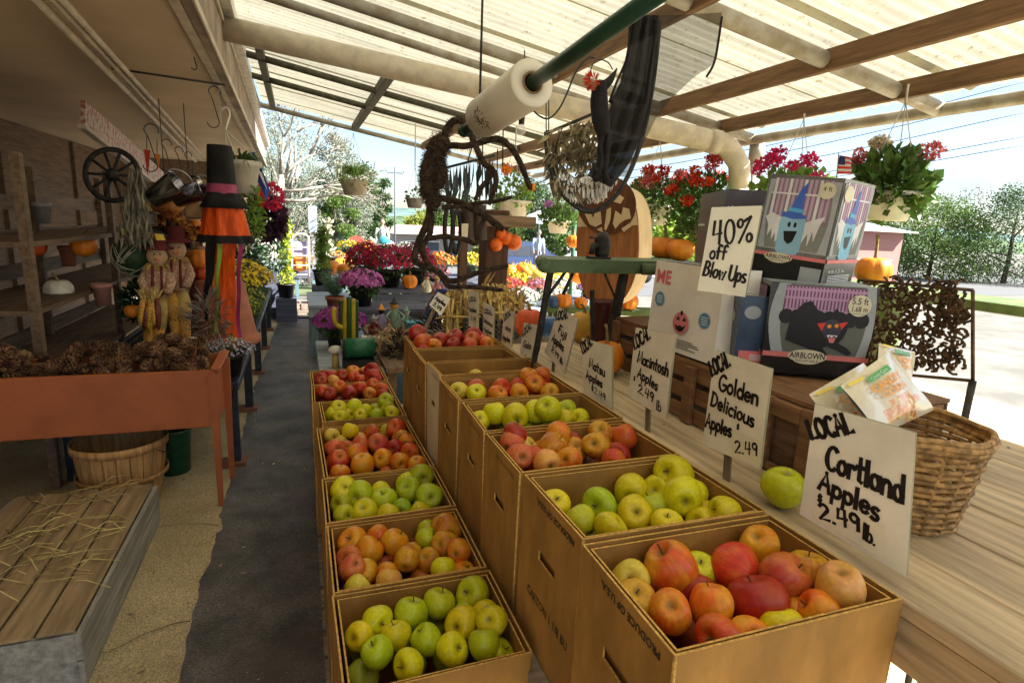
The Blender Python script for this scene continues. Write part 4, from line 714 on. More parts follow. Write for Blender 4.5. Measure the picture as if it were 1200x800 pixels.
# dark blue carton between the white carton and the cat carton
P0 = PX(845, 345, 1.12)
q = obox((1.12, 1.235, 1.285), -.45, .10, .16, .20)
r, ff, fl, fr_ = gift('blue_night_carton', q, 'dark blue carton with a moonlit print, left of the black cat carton', None, mat('night_blue_print', (.045, .075, .14), rough=.25), GREYC); r['category'] = 'carton'
a = Art(); a.el(ff, .35, .22, .22, .09, SLV); a.sh(ff, [(.1, .75), (.75, .75), (.75, .92), (.1, .92)], PINK); [a.sh(ff, [(.4, .80+.03*k), (.9, .80+.03*k), (.9, .815+.03*k), (.4, .815+.03*k)], WHT) for k in range(3)]; a.el(fl, .5, .3, .3, .12, SLV); a.done(r)
# white carton with blue stickers
C_, A_ = PX(757, 400, 1.09), PX(835, 428, 1.09); Ct_, At_ = PX(770, 305, 1.09), PX(851, 316, 1.12)
q = dict(A=A_, C=C_, At=At_, Ct=Ct_); dv = Vector((.11, -.02, 0)); q.update(B=A_+dv, E=C_+dv, Bt=At_+dv, Et=Ct_+dv)
r, ff, fl, fr_ = gift('white_novelty_carton', q, 'white carton with pink lettering, blue round stickers and a pink jack-o-lantern', None, mat('white_carton_print', (.84, .79, .72), rough=.45, var=.03), GREYC); r['category'] = 'carton'
a = Art(); a.tx(fl, 'ME', .03, .25, .15, .24, mat('print_rose', (.68, .16, .2)), bold=.03)
SB = flat('sticker_blue', (.10, .27, .45))
for x, y in ((.13, .44), (.82, .57)):
    a.el(fl, x, y, .075, .085, SB)
    for k in range(4): a.sh(fl, [(x-.045, y-.04+k*.025), (x+.045, y-.04+k*.025), (x+.045, y-.03+k*.025), (x-.045, y-.03+k*.025)], WHT, .1)
a.el(fl, .50, .66, .115, .125, flat('print_pumpkin_pink', (.72, .22, .24))); a.el(fl, .50, .545, .02, .03, BLK, n=8)
a.sh(fl, [(.43, .63), (.46, .58), (.49, .63)], BLK); a.sh(fl, [(.52, .63), (.55, .58), (.58, .63)], BLK); a.sh(fl, [(.42, .68), (.47, .70), (.50, .68), (.53, .70), (.58, .67), (.55, .74), (.50, .76), (.45, .74)], BLK)
for k in range(5): a.sh(fl, [(.46, .845+.022*k), (.46+(.25, .32, .34, .2, .3)[k], .845+.022*k), (.46+(.25, .32, .34, .2, .3)[k], .853+.022*k), (.46, .853+.022*k)], BLK, .1)
a.done(r)
# ------------------------------------------------------------------ pumpkins, pots, plants
ORM = mat('pumpkin_orange', (.78, .24, .02), rough=.42, var=.12, scale=5, island=.0); STM = mat('pumpkin_stem', (.22, .16, .06), rough=.9, var=.3, scale=30)
PYEL = mat('pumpkin_yellow', (.75, .50, .06), rough=.45); PBLU = mat('painted_blue', (.05, .13, .30), rough=.35); PRED = mat('pumpkin_red', (.62, .09, .02), rough=.45); PWHT = mat('pumpkin_white', (.7, .66, .55), rough=.5)
def pumpkin(c, r, label, group=None, m=None, sq=.8, ribs=9, stem=.4, name='pumpkin', cat='pumpkin', n=40):
    t = root(name, c, label, cat, group); mb = MB(); ph = rnd(0, 6)
    prof = [(max(.001, r*math.sin(math.pi*i/14)**.8), r*sq*(1-math.cos(math.pi*i/14))-(.14*r*sq if i in (0,) else 0)-(r*.16*math.exp(-((14-i)/1.6)**2))) for i in range(15)]
    mb.lathe(prof, n, c, fn=lambda a, z: 1-.09*abs(math.cos(ribs*(a+ph)/2))**6, cap=False); obj('body', mb, m or ORM, t)
    if stem: b = rnd(-.3, .3); obj('stem', MB().tube([Vector(c)+Vector(v) for v in ((0, 0, r*sq*1.75), (b*.1*r, 0, r*sq*1.95), (b*r*.6, .05*r, r*(sq*2+stem*.7)), (b*r*1.3, .1*r, r*(sq*2+stem)))], [r*.17, r*.10, r*.075, r*.10], 7), STM, t)
    return t
TERRA = mat('terracotta', (.42, .15, .08), rough=.8, var=.12, scale=12, col2=(.33, .12, .07)); PKT = mat('pink_terracotta', (.52, .25, .20), rough=.75, var=.08); POTB = mat('black_pot', (.02, .02, .02), rough=.5); POTW = mat('white_pot', (.68, .64, .56), rough=.5, var=.06); POTG = mat('grey_pot', (.30, .29, .29), rough=.6)
def pot_mb(c, rt, rb, h, rim=.12): c = tuple(c); return MB().lathe([(rb*.98, 0), (rb+(rt-rb)*(1-rim), h*(1-rim)), (rt*1.07, h*(1-rim)), (rt*1.09, h), (rt*.97, h), (rt*.93, h*.86), (.001, h*.84)], 28, c, cap=True)
def leaves(mb, c, rr, n, l, wd, up=.3, shell=.35, mi=0, droop=0):
    c = Vector(c)
    for _ in range(n):
        d = rdir(); d.z = abs(d.z)*(1 if up > 0 else rnd(-1, 1)) if up >= 1 else d.z; f = (shell+(1-shell)*random.random()**.5)
        p = c+Vector((d.x*rr[0], d.y*rr[1], d.z*rr[2]))*f; q = (d+rdir()*.8+Vector((0, 0, up-droop))).normalized(); s_ = rnd(.7, 1.25); mb.leaf(p, q, l*s_, wd*s_)
    return mb
LEAF = mat('leaf_green', (.085, .16, .03), rough=.5, island=.45, transl=.3, var=.2, scale=3); LEAFL = mat('leaf_light', (.20, .33, .06), rough=.5, island=.4, transl=.4, var=.2, scale=3); LEAFD = mat('leaf_dark', (.03, .065, .025), rough=.5, island=.5, transl=.15); LEAFG = mat('leaf_greyish', (.13, .20, .13), rough=.6, island=.3, transl=.2); PURPL = mat('leaf_purple', (.07, .03, .06), rough=.4, island=.6, transl=.15)
FLW = {}
def fmat(nm, col, c2=None): 
    if nm not in FLW: FLW[nm] = mat('petal_'+nm, col, rough=.6, island=.35, transl=.25, var=.15, scale=30)
    return FLW[nm]
def mum(c, rx, h, nm, col, label, group=None, potm=None, n=260, fr=.016, green=.12, pot=True, rz=None, name='mum_plant', potr=None, poth=.16, elong=1.0):
    """flower dome standing in a pot; c is the pot's base."""
    t = root(name, c, label, 'plant', group); c = Vector(c); ph_ = poth if pot else 0
    if pot: pr = potr or rx*.55; obj('pot', pot_mb(c, pr, pr*.75, ph_), potm or POTB, t)
    cc = c+Vector((0, 0, ph_+h*.18)); lf = MB(); leaves(lf, cc, (rx*.9*elong, rx*.9, h*.75), int(n*1.1), fr*2.0, fr*1.0, .3, .4)
    for k in range(int(n*.16)): a = rnd(0, 6.28); p = c+Vector((math.cos(a)*rx*.3, math.sin(a)*rx*.3, ph_)); lf.leaf(p, Vector((math.cos(a)*.8, math.sin(a)*.8, 1)), h*.7, .006)
    obj('foliage', lf, LEAF, t, kind='stuff'); fb = MB()
    for k in range(n):
        z = 1-(k+.5)/n*1.02; rr_ = math.sqrt(max(0, 1-z*z)); a = k*2.39996+rnd(-.25, .25); b = 1+.06*math.sin(a*3+z*5)+rnd(-.07, .05)
        d = Vector((rr_*math.cos(a), rr_*math.sin(a), z)); p = cc+Vector((d.x*rx*elong, d.y*rx, d.z*h*.82))*b; d = (d+rdir()*.35).normalized(); s1 = d.orthogonal().normalized(); s2 = d.cross(s1); f = fr*rnd(.7, 1.2)
        np_ = 7; fb.add([p]+[p+(s1*math.cos(2*math.pi*i/np_)+s2*math.sin(2*math.pi*i/np_))*f*(1 if i % 2 else .72)+d*f*(.38 if i % 2 else .15) for i in range(np_)], [[0, i+1, (i+1) % np_+1] for i in range(np_)], 0)
        if green and random.random() < green: fb.v[-np_-1:] = [v-d*f*1.2 for v in fb.v[-np_-1:]]
    obj('blossoms', fb, fmat(nm, col), t, kind='stuff'); return t
# ------------------------------------------------------------------ green metal stand with a hand-cranked fitting
GRNP = mat('worn_green_paint', (.10, .15, .075), rough=.55, var=.15, scale=8, bump=.1); IRON = mat('dark_iron', (.045, .042, .04), rough=.6, metal=.3, var=.3, scale=20)
st = root('green_metal_stand', (1.15, 2.1, 1.09), 'worn green metal stand on thin dark splayed legs, on the plank table', 'stand')
a, b = PY(645, 309, 2.04), PY(768, 316, 2.04); zt = (a.z+b.z)/2; L_ = b.x-a.x
obj('top', slab(MB(), [Vector((a.x-.03, 2.03, zt-.026)), Vector((b.x+.15, 2.03, zt-.026)), Vector((b.x+.2, 2.27, zt-.026)), Vector((a.x+.06, 2.27, zt-.026))], [Vector((a.x-.03, 2.03, zt+.026)), Vector((b.x+.15, 2.03, zt+.026)), Vector((b.x+.2, 2.27, zt+.026)), Vector((a.x+.06, 2.27, zt+.026))]), GRNP, st)
obj('rounded_end', MB().tube([(a.x-.03, 2.02, zt), (a.x+.062, 2.275, zt)], .028, 12), GRNP, st); obj('front_rail', MB().tube([(b.x-.08, 2.01, zt-.004), (b.x+.16, 2.01, zt-.004)], .024, 12), GRNP, st)
for (p, q, rr) in (((645, 312), (625, 430), .010), ((733, 314), (711, 428), .015), ((694, 340), (695, 420), .008)):
    A_, B_ = PY(*p, 2.06), PY(*q, 2.06); B_.z = max(B_.z, 1.09); obj('leg', MB().box((0, 0, 0), (1, 1, 1), M=Matrix.Translation((A_+B_)/2) @ (A_-B_).to_track_quat('Z', 'Y').to_matrix().to_4x4() @ Matrix.Diagonal((rr*2, rr*1.6, (A_-B_).length, 1))), IRON, st)
for x in (1.02, 1.36): obj('leg', MB().tube([(x, 2.26, zt-.02), (x-.02, 2.33, 1.09)], .009, 6), IRON, st)
for (p, q) in (((669, 310), (638, 352)), ((705, 312), (723, 354)), ((674, 314), (660, 345))): obj('brace', MB().tube([PY(*p, 2.05), PY(*q, 2.07)], .007 if p[0] < 700 else .005, 6), IRON, st)
tp = root('iron_crank', PY(703, 300, 2.12), 'dark iron crank fitting clamped on top of the green stand', 'crank'); c0 = PY(704, 298, 2.12)
obj('housing', MB().lathe([(.022, 0), (.03, .01), (.034, .045), (.028, .08), (.018, .10), (.001, .105)], 12, (c0.x+.005, 2.12, c0.z-.012)), IRON, tp)
obj('spout', MB().tube([c0+Vector((0, 0, .03)), c0+Vector((-.05, -.02, .035)), c0+Vector((-.055, -.02, 0))], [.014, .013, .011], 8), IRON, tp); obj('handle', MB().tube([c0+Vector((-.028, 0, .035)), c0+Vector((-.028, 0, .065)), c0+Vector((-.055, 0, .067))], .006, 6), IRON, tp); obj('clamp_foot', MB().box((c0.x-.01, 2.12, c0.z-.014), (.09, .05, .008)), IRON, tp)
# ------------------------------------------------------------------ wooden jack-o-lantern board
JW = wood('pumpkin_board_wood', (.34, .13, .04), axis=2, s=5); JT = mat('tan_edge_painted_sun', (.62, .46, .26), rough=.7, var=.08, scale=4); JB = wood('painted_shadow_brown', (.13, .045, .015), axis=2, s=5)  # tan: board edge and painted sunlight; dark brown: painted shadow
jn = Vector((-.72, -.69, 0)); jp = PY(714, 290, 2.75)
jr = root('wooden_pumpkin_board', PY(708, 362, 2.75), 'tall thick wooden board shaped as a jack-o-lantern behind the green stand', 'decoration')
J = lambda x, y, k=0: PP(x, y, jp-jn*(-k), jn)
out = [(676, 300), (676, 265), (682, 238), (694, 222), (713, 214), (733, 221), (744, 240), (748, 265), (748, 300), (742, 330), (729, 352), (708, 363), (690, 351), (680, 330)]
out2 = []
for i in range(len(out)):
    p0, p1, p2, p3 = (Vector((*out[(i+k) % len(out)], 0)) for k in (-1, 0, 1, 2))
    for t in (0, .25, .5, .75): out2.append(.5*((2*p1)+(-p0+p2)*t+(2*p0-5*p1+4*p2-p3)*t*t+(-p0+3*p1-3*p2+p3)*t**3))
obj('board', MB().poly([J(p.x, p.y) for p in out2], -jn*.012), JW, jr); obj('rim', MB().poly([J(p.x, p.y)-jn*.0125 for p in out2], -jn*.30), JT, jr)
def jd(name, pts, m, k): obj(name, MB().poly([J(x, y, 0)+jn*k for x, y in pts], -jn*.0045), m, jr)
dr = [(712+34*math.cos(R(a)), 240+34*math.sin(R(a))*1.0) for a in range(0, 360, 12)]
jd('painted_sun_face', [(676.5, 266), (682.5, 239), (694, 223), (713, 215), (733, 222), (744, 240), (747.5, 264)], JT, .0055); jd('painted_hoop_shadow', [(x, y) for x, y in dr if y > 205], JB, .0105)  # tan top is painted sunlight, brown disc is the hoop's shadow painted on
for k, pts in enumerate([[(686, 250), (691, 245), (696, 256), (700, 243), (704, 243), (706, 262), (699, 266), (692, 263)], [(709, 268), (712, 246), (717, 243), (716, 258), (711, 270)], [(719, 262), (722, 247), (729, 252), (731, 243), (738, 245), (740, 256), (733, 258), (727, 262), (722, 268)], [(729, 268), (741, 260), (742, 264), (732, 272)], [(700, 269), (706, 266), (707, 272)], [(695, 232), (703, 226), (706, 236), (699, 239)], [(718, 236), (722, 225), (732, 232), (728, 239)]]): jd('painted_sun_patch' if k < 5 else 'painted_sun_fleck', pts, JT, .0155)  # raised tan pieces are sun patches put into colour and shape
0 and obj('wall_plaque', MB().poly([J(x, y)-jn*.10 for x, y in ((746, 205), (760, 230), (763, 262), (762, 300), (746, 300))], -jn*.05), JT, jr)
t = root('maroon_crock', PY(704, 420, 2.45), 'dark maroon crock standing behind the green stand legs', 'crock'); c0 = PY(704, 424, 2.45); c0.z = 1.09
obj('body', MB().lathe([(.06, 0), (.075, .03), (.08, .12), (.068, .19), (.07, .21), (.062, .212), (.055, .18), (.001, .175)], 24, c0), mat('maroon_glaze', (.07, .012, .012), rough=.25), t)
# things on the table behind the signs
TG = 'pumpkins and gourds set out on the table'
pumpkin(PZ(607, 412, 1.09)+Vector((.17, .3, 0)), .075, 'red-orange pumpkin on the table behind the narrow signs', TG, PRED, 1.0)
pumpkin(PZ(702, 447, 1.09)+Vector((.08, .1, 0)), .07, 'orange pumpkin half hidden behind the Matsu sign, curved stem up', TG, ORM, .95, stem=.9)
pumpkin(PZ(726, 437, 1.09)+Vector((.1, .1, 0)), .055, 'orange pumpkin with a pale printed lid right of the Matsu sign', TG, PRED, .9, stem=0)
pumpkin(PZ(630, 400, 1.09)+Vector((.1, .1, 0)), .06, 'dark blue painted pumpkin at the foot of the green stand leg', TG, PBLU, .9, stem=0)
pumpkin(PY(683, 402, 2.5), .075, 'yellow-orange ribbed gourd between the stand legs', TG, mat('gourd_ochre', (.6, .32, .04), rough=.5), 1.1)
# striped bowl
t = root('floral_bowl', PZ(728, 440, 1.09), 'blue and white patterned bowl turned over beside the Matsu sign', 'bowl'); c0 = PZ(728, 418, 1.15)+Vector((.08, .1, 0)); obj('shell', MB().lathe([(.07, 0), (.068, .02), (.05, .045), (.02, .058), (.001, .06)], 24, c0), mat('blue_white_glaze', (.62, .65, .70), rough=.2, scale=60, col2=(.18, .25, .45), thr=(.45, .5)), t); obj('foot', MB().lathe([(.076, -.02), (.076, -.002), (.001, 0)], 24, c0), GRNP, t)
# ------------------------------------------------------------------ green shelves right of the stand
GRNS = mat('moss_green_paint', (.13, .19, .06), rough=.7, var=.2, scale=5)
sf = root('low_green_shelf', PY(700, 420, 3.5), 'moss green plank shelf behind the green stand, carrying small pumpkins', 'shelf')
A_, B_ = PY(640, 352, 3.6), PY(790, 381, 3.3); d = (B_-A_); L_ = d.length; zz = (A_.z+B_.z)/2; ang = math.atan2(B_.y-A_.y, B_.x-A_.x)
Ms = Matrix.Translation(((A_.x+B_.x)/2, (A_.y+B_.y)/2, zz)) @ Matrix.Rotation(ang, 4, 'Z')
obj('plank', MB().box((0, .12, 0), (L_, .24, .035), M=Ms, bev=.004), GRNS, sf)
for x in (-L_*.42, 0.0, L_*.3): obj('leg', MB().box((x, .1, -zz/2), (.08, .12, zz-.02), M=Ms), GRNS, sf)
SG = 'small pumpkins on the low green shelf'
for (px, py, rp_, lb, m) in ((650, 338, 7, 'small blue painted pumpkin on the low green shelf', PBLU), (661, 338, 9, 'orange ball pumpkin beside the blue one on the shelf', ORM), (681, 347, 7, 'small orange pumpkin half behind the board on the shelf', ORM), (717, 352, 9.5, 'round orange pumpkin at the shelf post', ORM), (737, 355, 10, 'round orange pumpkin touching the white carton edge', ORM)):
    p = PY(px, py, 3.62-.0013*(px-640)*1.3); pumpkin((p.x, p.y, zz+.018), rp_*mpp(p)*1.12, lb, SG, m, .9, stem=.25)
us = root('high_green_shelf', (2.75, 3.0, 0), 'green plank shelf along the right edge under the hanging flowers', 'shelf')
z1 = 1.425; obj('plank', MB().box((2.74, 2.9, z1-.02), (.34, 4.4, .04), bev=.004), GRNS, us)
for yy in (.8, 2.0, 3.4, 5.0): obj('leg', MB().box((2.74, yy, .70), (.10, .08, 1.36)), GRNS, us)
for (px, rp_, lb, m) in ((671, 9, 'small orange pumpkin on the high shelf, left of the board', ORM), (778, 21, 'wide orange pumpkin with an upright stem above the white carton', ORM), (797, 16, 'orange pumpkin behind the purple-grey carton', ORM), (1022, 20, 'orange pumpkin with a long curved stem at the right of the cartons', ORM)):
    p = PX(px, 300 if px < 900 else 326, 2.74); yy = p.y; p = Vector((2.74, yy, z1)); pumpkin(p, rp_*mpp(p), lb, 'pumpkins on the high green shelf', m, .62 if 770 < px < 790 else .82, stem=1.2 if px == 1022 else .6)
# scrolled iron panel right of the cat carton
sc = root('iron_scroll_panel', PX(1040, 430, 2.0), 'rusty scrolled iron panel behind the candy bags', 'panel'); mb = MB()
for k in range(420):
    px, py = rnd(1008, 1130), rnd(330, 432); p = PX(px, py, 2.0); a0 = rnd(0, 6.3); rr = rnd(.012, .03); sp = rnd(2.2, 4.6)
    mb.tube([p+Vector((rnd(-.006, .006), math.cos(a0+sp*i/7)*rr*(1-i/10), math.sin(a0+sp*i/7)*rr*(1-i/10))) for i in range(8)], .0045, 5)
obj('scrollwork', mb, mat('rusty_bronze', (.12, .07, .035), rough=.6, metal=.4, var=.3, scale=30), sc, kind='stuff')
a, b = PX(1006, 328, 2.0), PX(1140, 340, 2.0); a2, b2 = PX(1006, 434, 2.0), PX(1140, 446, 2.0)
for p, q in ((a, b), (a2, b2), (a, a2), (b, b2)): obj('frame_bar', MB().tube([p, q], .006, 6), mat('rusty_bronze', (1, 1, 1)), sc)
for p, q in ((a2, Vector((2.0, a2.y, .0))), (b2, Vector((2.0, b2.y, 0)))): obj('leg', MB().tube([p, q], .012, 6), IRON, sc)
# ------------------------------------------------------------------ basket of candy bags
WICK = mat('wicker', (.38, .22, .08), rough=.7, var=.3, scale=60)
bk = root('wicker_basket', (1.16, .74, 1.09), 'round wicker basket behind the Cortland sign, full of candy bags', 'basket')
for k in range(13):
    z = 1.098+k*.0135; rr = .10+.0022*k; obj('wicker_strand', MB().tube([(1.165+rr*(1+.03*math.sin(9*a+k*math.pi))*math.cos(a), .76+rr*(1+.03*math.sin(9*a+k*math.pi))*math.sin(a), z) for a in [i*2*math.pi/40 for i in range(40)]], .0058, 5, closed=True), WICK, bk)
for k in range(18): a = k*2*math.pi/18; obj('upright', MB().tube([(1.165+.10*math.cos(a), .76+.10*math.sin(a), 1.092), (1.165+.13*math.cos(a), .76+.13*math.sin(a), 1.275)], .004, 5), WICK, bk)
for z, rr in ((1.272, .132), (1.281, .135), (1.29, .131)): obj('rim', MB().tube([(1.165+rr*math.cos(a), .76+rr*math.sin(a), z+.003*math.sin(5*a)) for a in [i*2*math.pi/36 for i in range(36)]], .0065, 6, closed=True), WICK, bk)
CB = mat('candy_bag_film', (.74, .66, .48), rough=.16, spec=.7, var=.04, coat=.5); CLEAR = mat('candy_window', (.78, .24, .03), rough=.15, spec=.8, col2=(.85, .62, .30), scale=70, thr=(.42, .55), coat=.6); CGR = flat('print_bag_green', (.10, .42, .12), .25); COR = flat('print_bag_orange', (.88, .38, .04), .25); CYE = flat('print_bag_yellow', (.88, .68, .12), .25); CRD = mat('candy_print_red', (.75, .12, .03), rough=.2)
def bag(corners, Yp, label, flip=0):
    P = [PY(x, y, Yp+dy) for x, y, dy in corners]; fr = quad_frame(*P); r = root('candy_bag', sum(P, Vector())/4, label, 'bag', 'candy bags in the wicker basket'); mb = MB(); n = 9; vs = []
    for sgn in (1, -1):
        for i in range(n+1):
            for j in range(n+1):
                u, v = i/n, j/n; p, nn = fr(u*fr.W, v*fr.H); b_ = (math.sin(math.pi*u)*math.sin(math.pi*v))**.5*.016*sgn+.004*math.sin(11*u+3*v)*sgn*min(1, 8*v*(1-v)); vs.append(p+nn*b_)
    fs = []
    for s_ in (0, 1):
        o_ = s_*(n+1)**2
        for i in range(n):
            for j in range(n): q = [o_+i*(n+1)+j, o_+(i+1)*(n+1)+j, o_+(i+1)*(n+1)+j+1, o_+i*(n+1)+j+1]; fs.append(q if s_ else q[::-1])
    mb.add(vs, fs, 0, True)
    for f_i, f in enumerate(fs):
        i, j = (f_i % (n*n))//n, f_i % n
        if f_i < n*n and ((i-4.4)**2/7+(j-(6.2))**2/4 < 1): mb.m[f_i] = 1
    obj('pouch', mb, [CB, CLEAR], r); a = Art()
    def puff(x, y): p, nn = fr(x, y); u, v = x/fr.W, y/fr.H; return p+nn*((max(0, math.sin(math.pi*u)*math.sin(math.pi*v)))**.5*.016+.005), nn
    puff.W, puff.H, puff.n = fr.W, fr.H, fr.n
    a.sh(puff, [(.30, .10), (.72, .10), (.72, .19), (.30, .19)], CGR); a.tx(puff, 'Candy Corn', .34, .17, .05, .32, WHT); a.tx(puff, 'CANDY', .22, .36, .12, .56, COR, bold=.03); a.tx(puff, 'CORN', .30, .50, .11, .42, COR, bold=.03)
    a.sh(puff, [(.04, .02), (.28, .04), (.28, .09), (.05, .08)], CYE); a.done(r); return r
bag([(948, 462, 0), (1012, 425, .06), (1060, 500, .03), (985, 520, -.05)], .86, 'white candy corn bag lying flattest at the left of the basket')
bag([(985, 452, 0), (1042, 412, .05), (1095, 480, 0), (1030, 510, -.05)], .80, 'second candy corn bag overlapping to the right')
bag([(1030, 402, .05), (1072, 412, .05), (1066, 466, 0), (1022, 452, 0)], .98, 'upright orange candy bag at the back of the basket')
# ------------------------------------------------------------------ hanging baskets of flowers
WIRE = mat('hanger_wire', (.5, .48, .44), rough=.4, metal=.5); DWIRE = mat('dark_wire', (.03, .03, .03), rough=.5)
def hanging(px, py, wpx, plane, label, flowers, lm=None, potm=None, zhook=None, spread=1.35, kind='round', strap=None, n=420, up=.5, lsz=.045, nf=6, topz=None, group='hanging flower baskets along the roof edge', tall=.5):
    ax, v = plane; p = (PX if ax == 'X' else PY)(px, py, v); r = wpx*mpp(p)/2; h = r*1.05; t = root('hanging_basket', p, label, 'plant', group); c = p-Vector((0, 0, h*.5))
    obj('pot', pot_mb(c, r, r*.7, h, .14), potm or POTW, t)
    lf = leaves(MB(), c+Vector((0, 0, h+r*.25)), (r*spread, r*spread, r*tall*1.5), n, lsz, lsz*.75, up, .25); leaves(lf, c+Vector((0, 0, h)), (r*1.2, r*1.2, r*.5), n//4, lsz, lsz*.8, -.3, .7); obj('foliage', lf, lm or LEAF, t, kind='stuff')
    zt = topz or zr(min(3.2, max(-.3, p.x)))-.08; ap = Vector((p.x, p.y, min(zt, c.z+h+r*3.2)))
    for k in range(3): a = k*2.1+.5; obj('hanger_strap', MB().tube([c+Vector((math.cos(a)*r, math.sin(a)*r, h)), ap], .0025, 5), WIRE, t)
    if ap.z < zt-.02: obj('hook', MB().tube([ap, Vector((ap.x, ap.y, zt))], .006, 6), WIRE, t)
    i = 0
    for nm, col, cnt in flowers:
        fb = MB(); sb = MB()
        for _ in range(cnt):
            d = rdir(); d.z = abs(d.z); q = c+Vector((d.x*r*spread*1.0, d.y*r*spread*1.0, h+r*(.5+tall*1.7*abs(d.z)+.25)))
            R_ = r*rnd(.26, .40)
            for k in range(90):
                e = rdir(); fb.leaf(q+Vector((e.x, e.y, e.z*.7))*R_*rnd(.15, .9), (e+rdir()*.7), R_*.45, R_*.42)
            sb.tube([c+Vector((0, 0, h)), q], .002, 4)
        obj('flower_heads', fb, fmat(nm, col), t, kind='stuff'); obj('flower_stems', sb, LEAF, t, kind='stuff')
    return t
FR = ('geranium_red', (.60, .035, .006)); FP = ('geranium_pink', (.62, .16, .17)); FM = ('geranium_magenta', (.62, .03, .15)); FO = ('blossom_orange', (.8, .25, .03))
hanging(766, 252, 44, ('X', 2.85), 'white pot of red and pink geraniums hanging right of the pumpkin board', [(*FR, 8), (*FP, 8)], n=750, tall=.8, spread=1.6)
hanging(826, 268, 46, ('X', 2.95), 'full green hanging basket with red geraniums behind the drain pipe bend', [(*FR, 15), (*FP, 4)], n=1500, spread=1.9, tall=1.3, potm=POTW)
hanging(925, 262, 62, ('X', 2.85), 'hanging basket with magenta geraniums above the ghost carton', [(*FM, 11)], n=620, lm=LEAFL, spread=1.6, tall=.8, lsz=.055)
hanging(1040, 242, 62, ('X', 2.75), 'nearest white hanging pot with broad leaves at the right edge', [(*FP, 3), ('pale_bloom', (.7, .6, .42), 2)], n=560, lm=LEAF, spread=1.25, tall=.8, lsz=.06)
hanging(654, 266, 28, ('Y', 5.9), 'small white hanging basket with lilac flowers, left of the pumpkin board', [('lilac', (.55, .25, .55), 3)], n=420, spread=1.7)
hanging(601, 246, 40, ('Y', 5.2), 'cream window-box pot with orange blooms hanging beyond the spider', [(*FO, 4)], n=260, lm=LEAFL, spread=1.0, tall=.9)
hanging(486, 238, 22, ('Y', 6.3), 'grey hanging pot with sparse stems left of the spider', [], n=30, potm=POTG, spread=.9)
hanging(548, 250, 26, ('Y', 6.8), 'grey pot half hidden behind the spider legs', [], n=120, potm=POTG, spread=1.1)
hanging(415, 220, 33, ('Y', 8.12), 'beige hanging pot with grassy green leaves at the far roof edge', [], n=60, potm=mat('beige_pot', (.42, .36, .28)), lm=LEAFL)
# small flag in the geraniums
t = root('small_flag', PX(986, 205, 2.6), 'small striped flag stuck in the magenta geranium basket', 'flag'); fr = quad_frame(*[PX(x, y, 2.6) for x, y in ((984, 182), (996, 184), (999, 204), (980, 204))]); a = Art()
for k in range(7): a.sh(fr, [(0, k/7), (1, k/7), (1, (k+1)/7), (0, (k+1)/7)], RED if k % 2 == 0 else WHT, .1)
a.sh(fr, [(0, 0), (.55, 0), (.55, .5), (0, .5)], mat('flag_navy', (.03, .04, .14))); obj('cloth', a.mb, a.ms, t, kind='stuff'); obj('stick', MB().tube([PX(983, 180, 2.6), PX(979, 225, 2.6)], .003, 5), STK, t)
# grassy hanging plants
def grass_leaves(mb, c, r, n, l, w_=.012):
    for _ in range(n):
        a = rnd(0, 6.28); up = rnd(.3, 1.6); d = Vector((math.cos(a), math.sin(a), up)).normalized(); L_ = l*rnd(.6, 1.2); s_ = Vector((-math.sin(a), math.cos(a), 0))*w_/2; p = Vector(c)+Vector((math.cos(a), math.sin(a), 0))*r*rnd(0, .6); pts = []
        for i in range(6): t_ = i/5; pts.append(p+d*L_*t_+Vector((0, 0, -1))*L_*.75*t_*t_)
        vs = [q-s_*(1-i/5.2) for i, q in enumerate(pts)]+[q+s_*(1-i/5.2) for i, q in enumerate(pts)]; mb.add(vs, [[i, i+1, i+7, i+6] for i in range(5)])
    return mb
t = root('grassy_basket_leaves', PY(415, 205, 8.12), 'spray of grassy leaves rising from the beige far pot', 'plant'); obj('blades', grass_leaves(MB(), PY(415, 205, 8.12), .15, 220, .5, .02), LEAFL, t, kind='stuff')
# ------------------------------------------------------------------ bag roll on its green pole
rl = root('plastic_bag_roll', PD(592, 118, 1.52), 'fat white roll of produce bags threaded on a dark green hanging pole', 'bag roll')
n0, f0 = PD(624, 97, 1.36), PD(566, 138, 1.66); ax = (n0-f0).normalized(); Lr = (n0-f0).length
Mr = Matrix.Translation(f0) @ ax.to_track_quat('Z', 'Y').to_matrix().to_4x4()
ROLL = mat('translucent_bag_film', (.66, .62, .52), rough=.35, var=.07, scale=3, stretch=(1, 1, .2), bump=.3, bscale=9); CORE = mat('cardboard_core', (.24, .15, .07))
obj('film_roll', MB().lathe([(.026, 0), (.052, 0), (.056, .006), (.0565, Lr*.5), (.056, Lr-.005), (.053, Lr), (.026, Lr), (.026, 0)], 40, M=Mr, cap=False, fn=lambda a, z: 1+.012*math.sin(a*2+z*9)), ROLL, rl)
obj('core', MB().lathe([(.0255, -.001), (.0255, Lr+.004), (.022, Lr+.004), (.022, -.001), (.0255, -.001)], 24, M=Mr, cap=False), CORE, rl)
mb = MB(); cdir = (O-(n0+f0)/2); cdir = (cdir-ax*cdir.dot(ax)).normalized(); side = ax.cross(cdir)
def cyl(u, v): ang_ = v/.0575; return f0+ax*u+(cdir*math.cos(ang_)+side*math.sin(ang_))*.0582
for k in range(14): a0 = k*2*math.pi/14; mb.tube([cyl(Lr*.30+.022*math.cos(a0), .0+.022*math.sin(a0)), cyl(Lr*.30+(.029+.006*(k % 2))*math.cos(a0+.15), (.029+.006*(k % 2))*math.sin(a0+.15))], .0009, 4)
for rr in (.014, .008): mb.tube([cyl(Lr*.30+rr*math.cos(q*.5), rr*math.sin(q*.5)) for q in range(10)], .001, 4)
obj('printed_mark', mb, BLK, rl, kind='stuff')
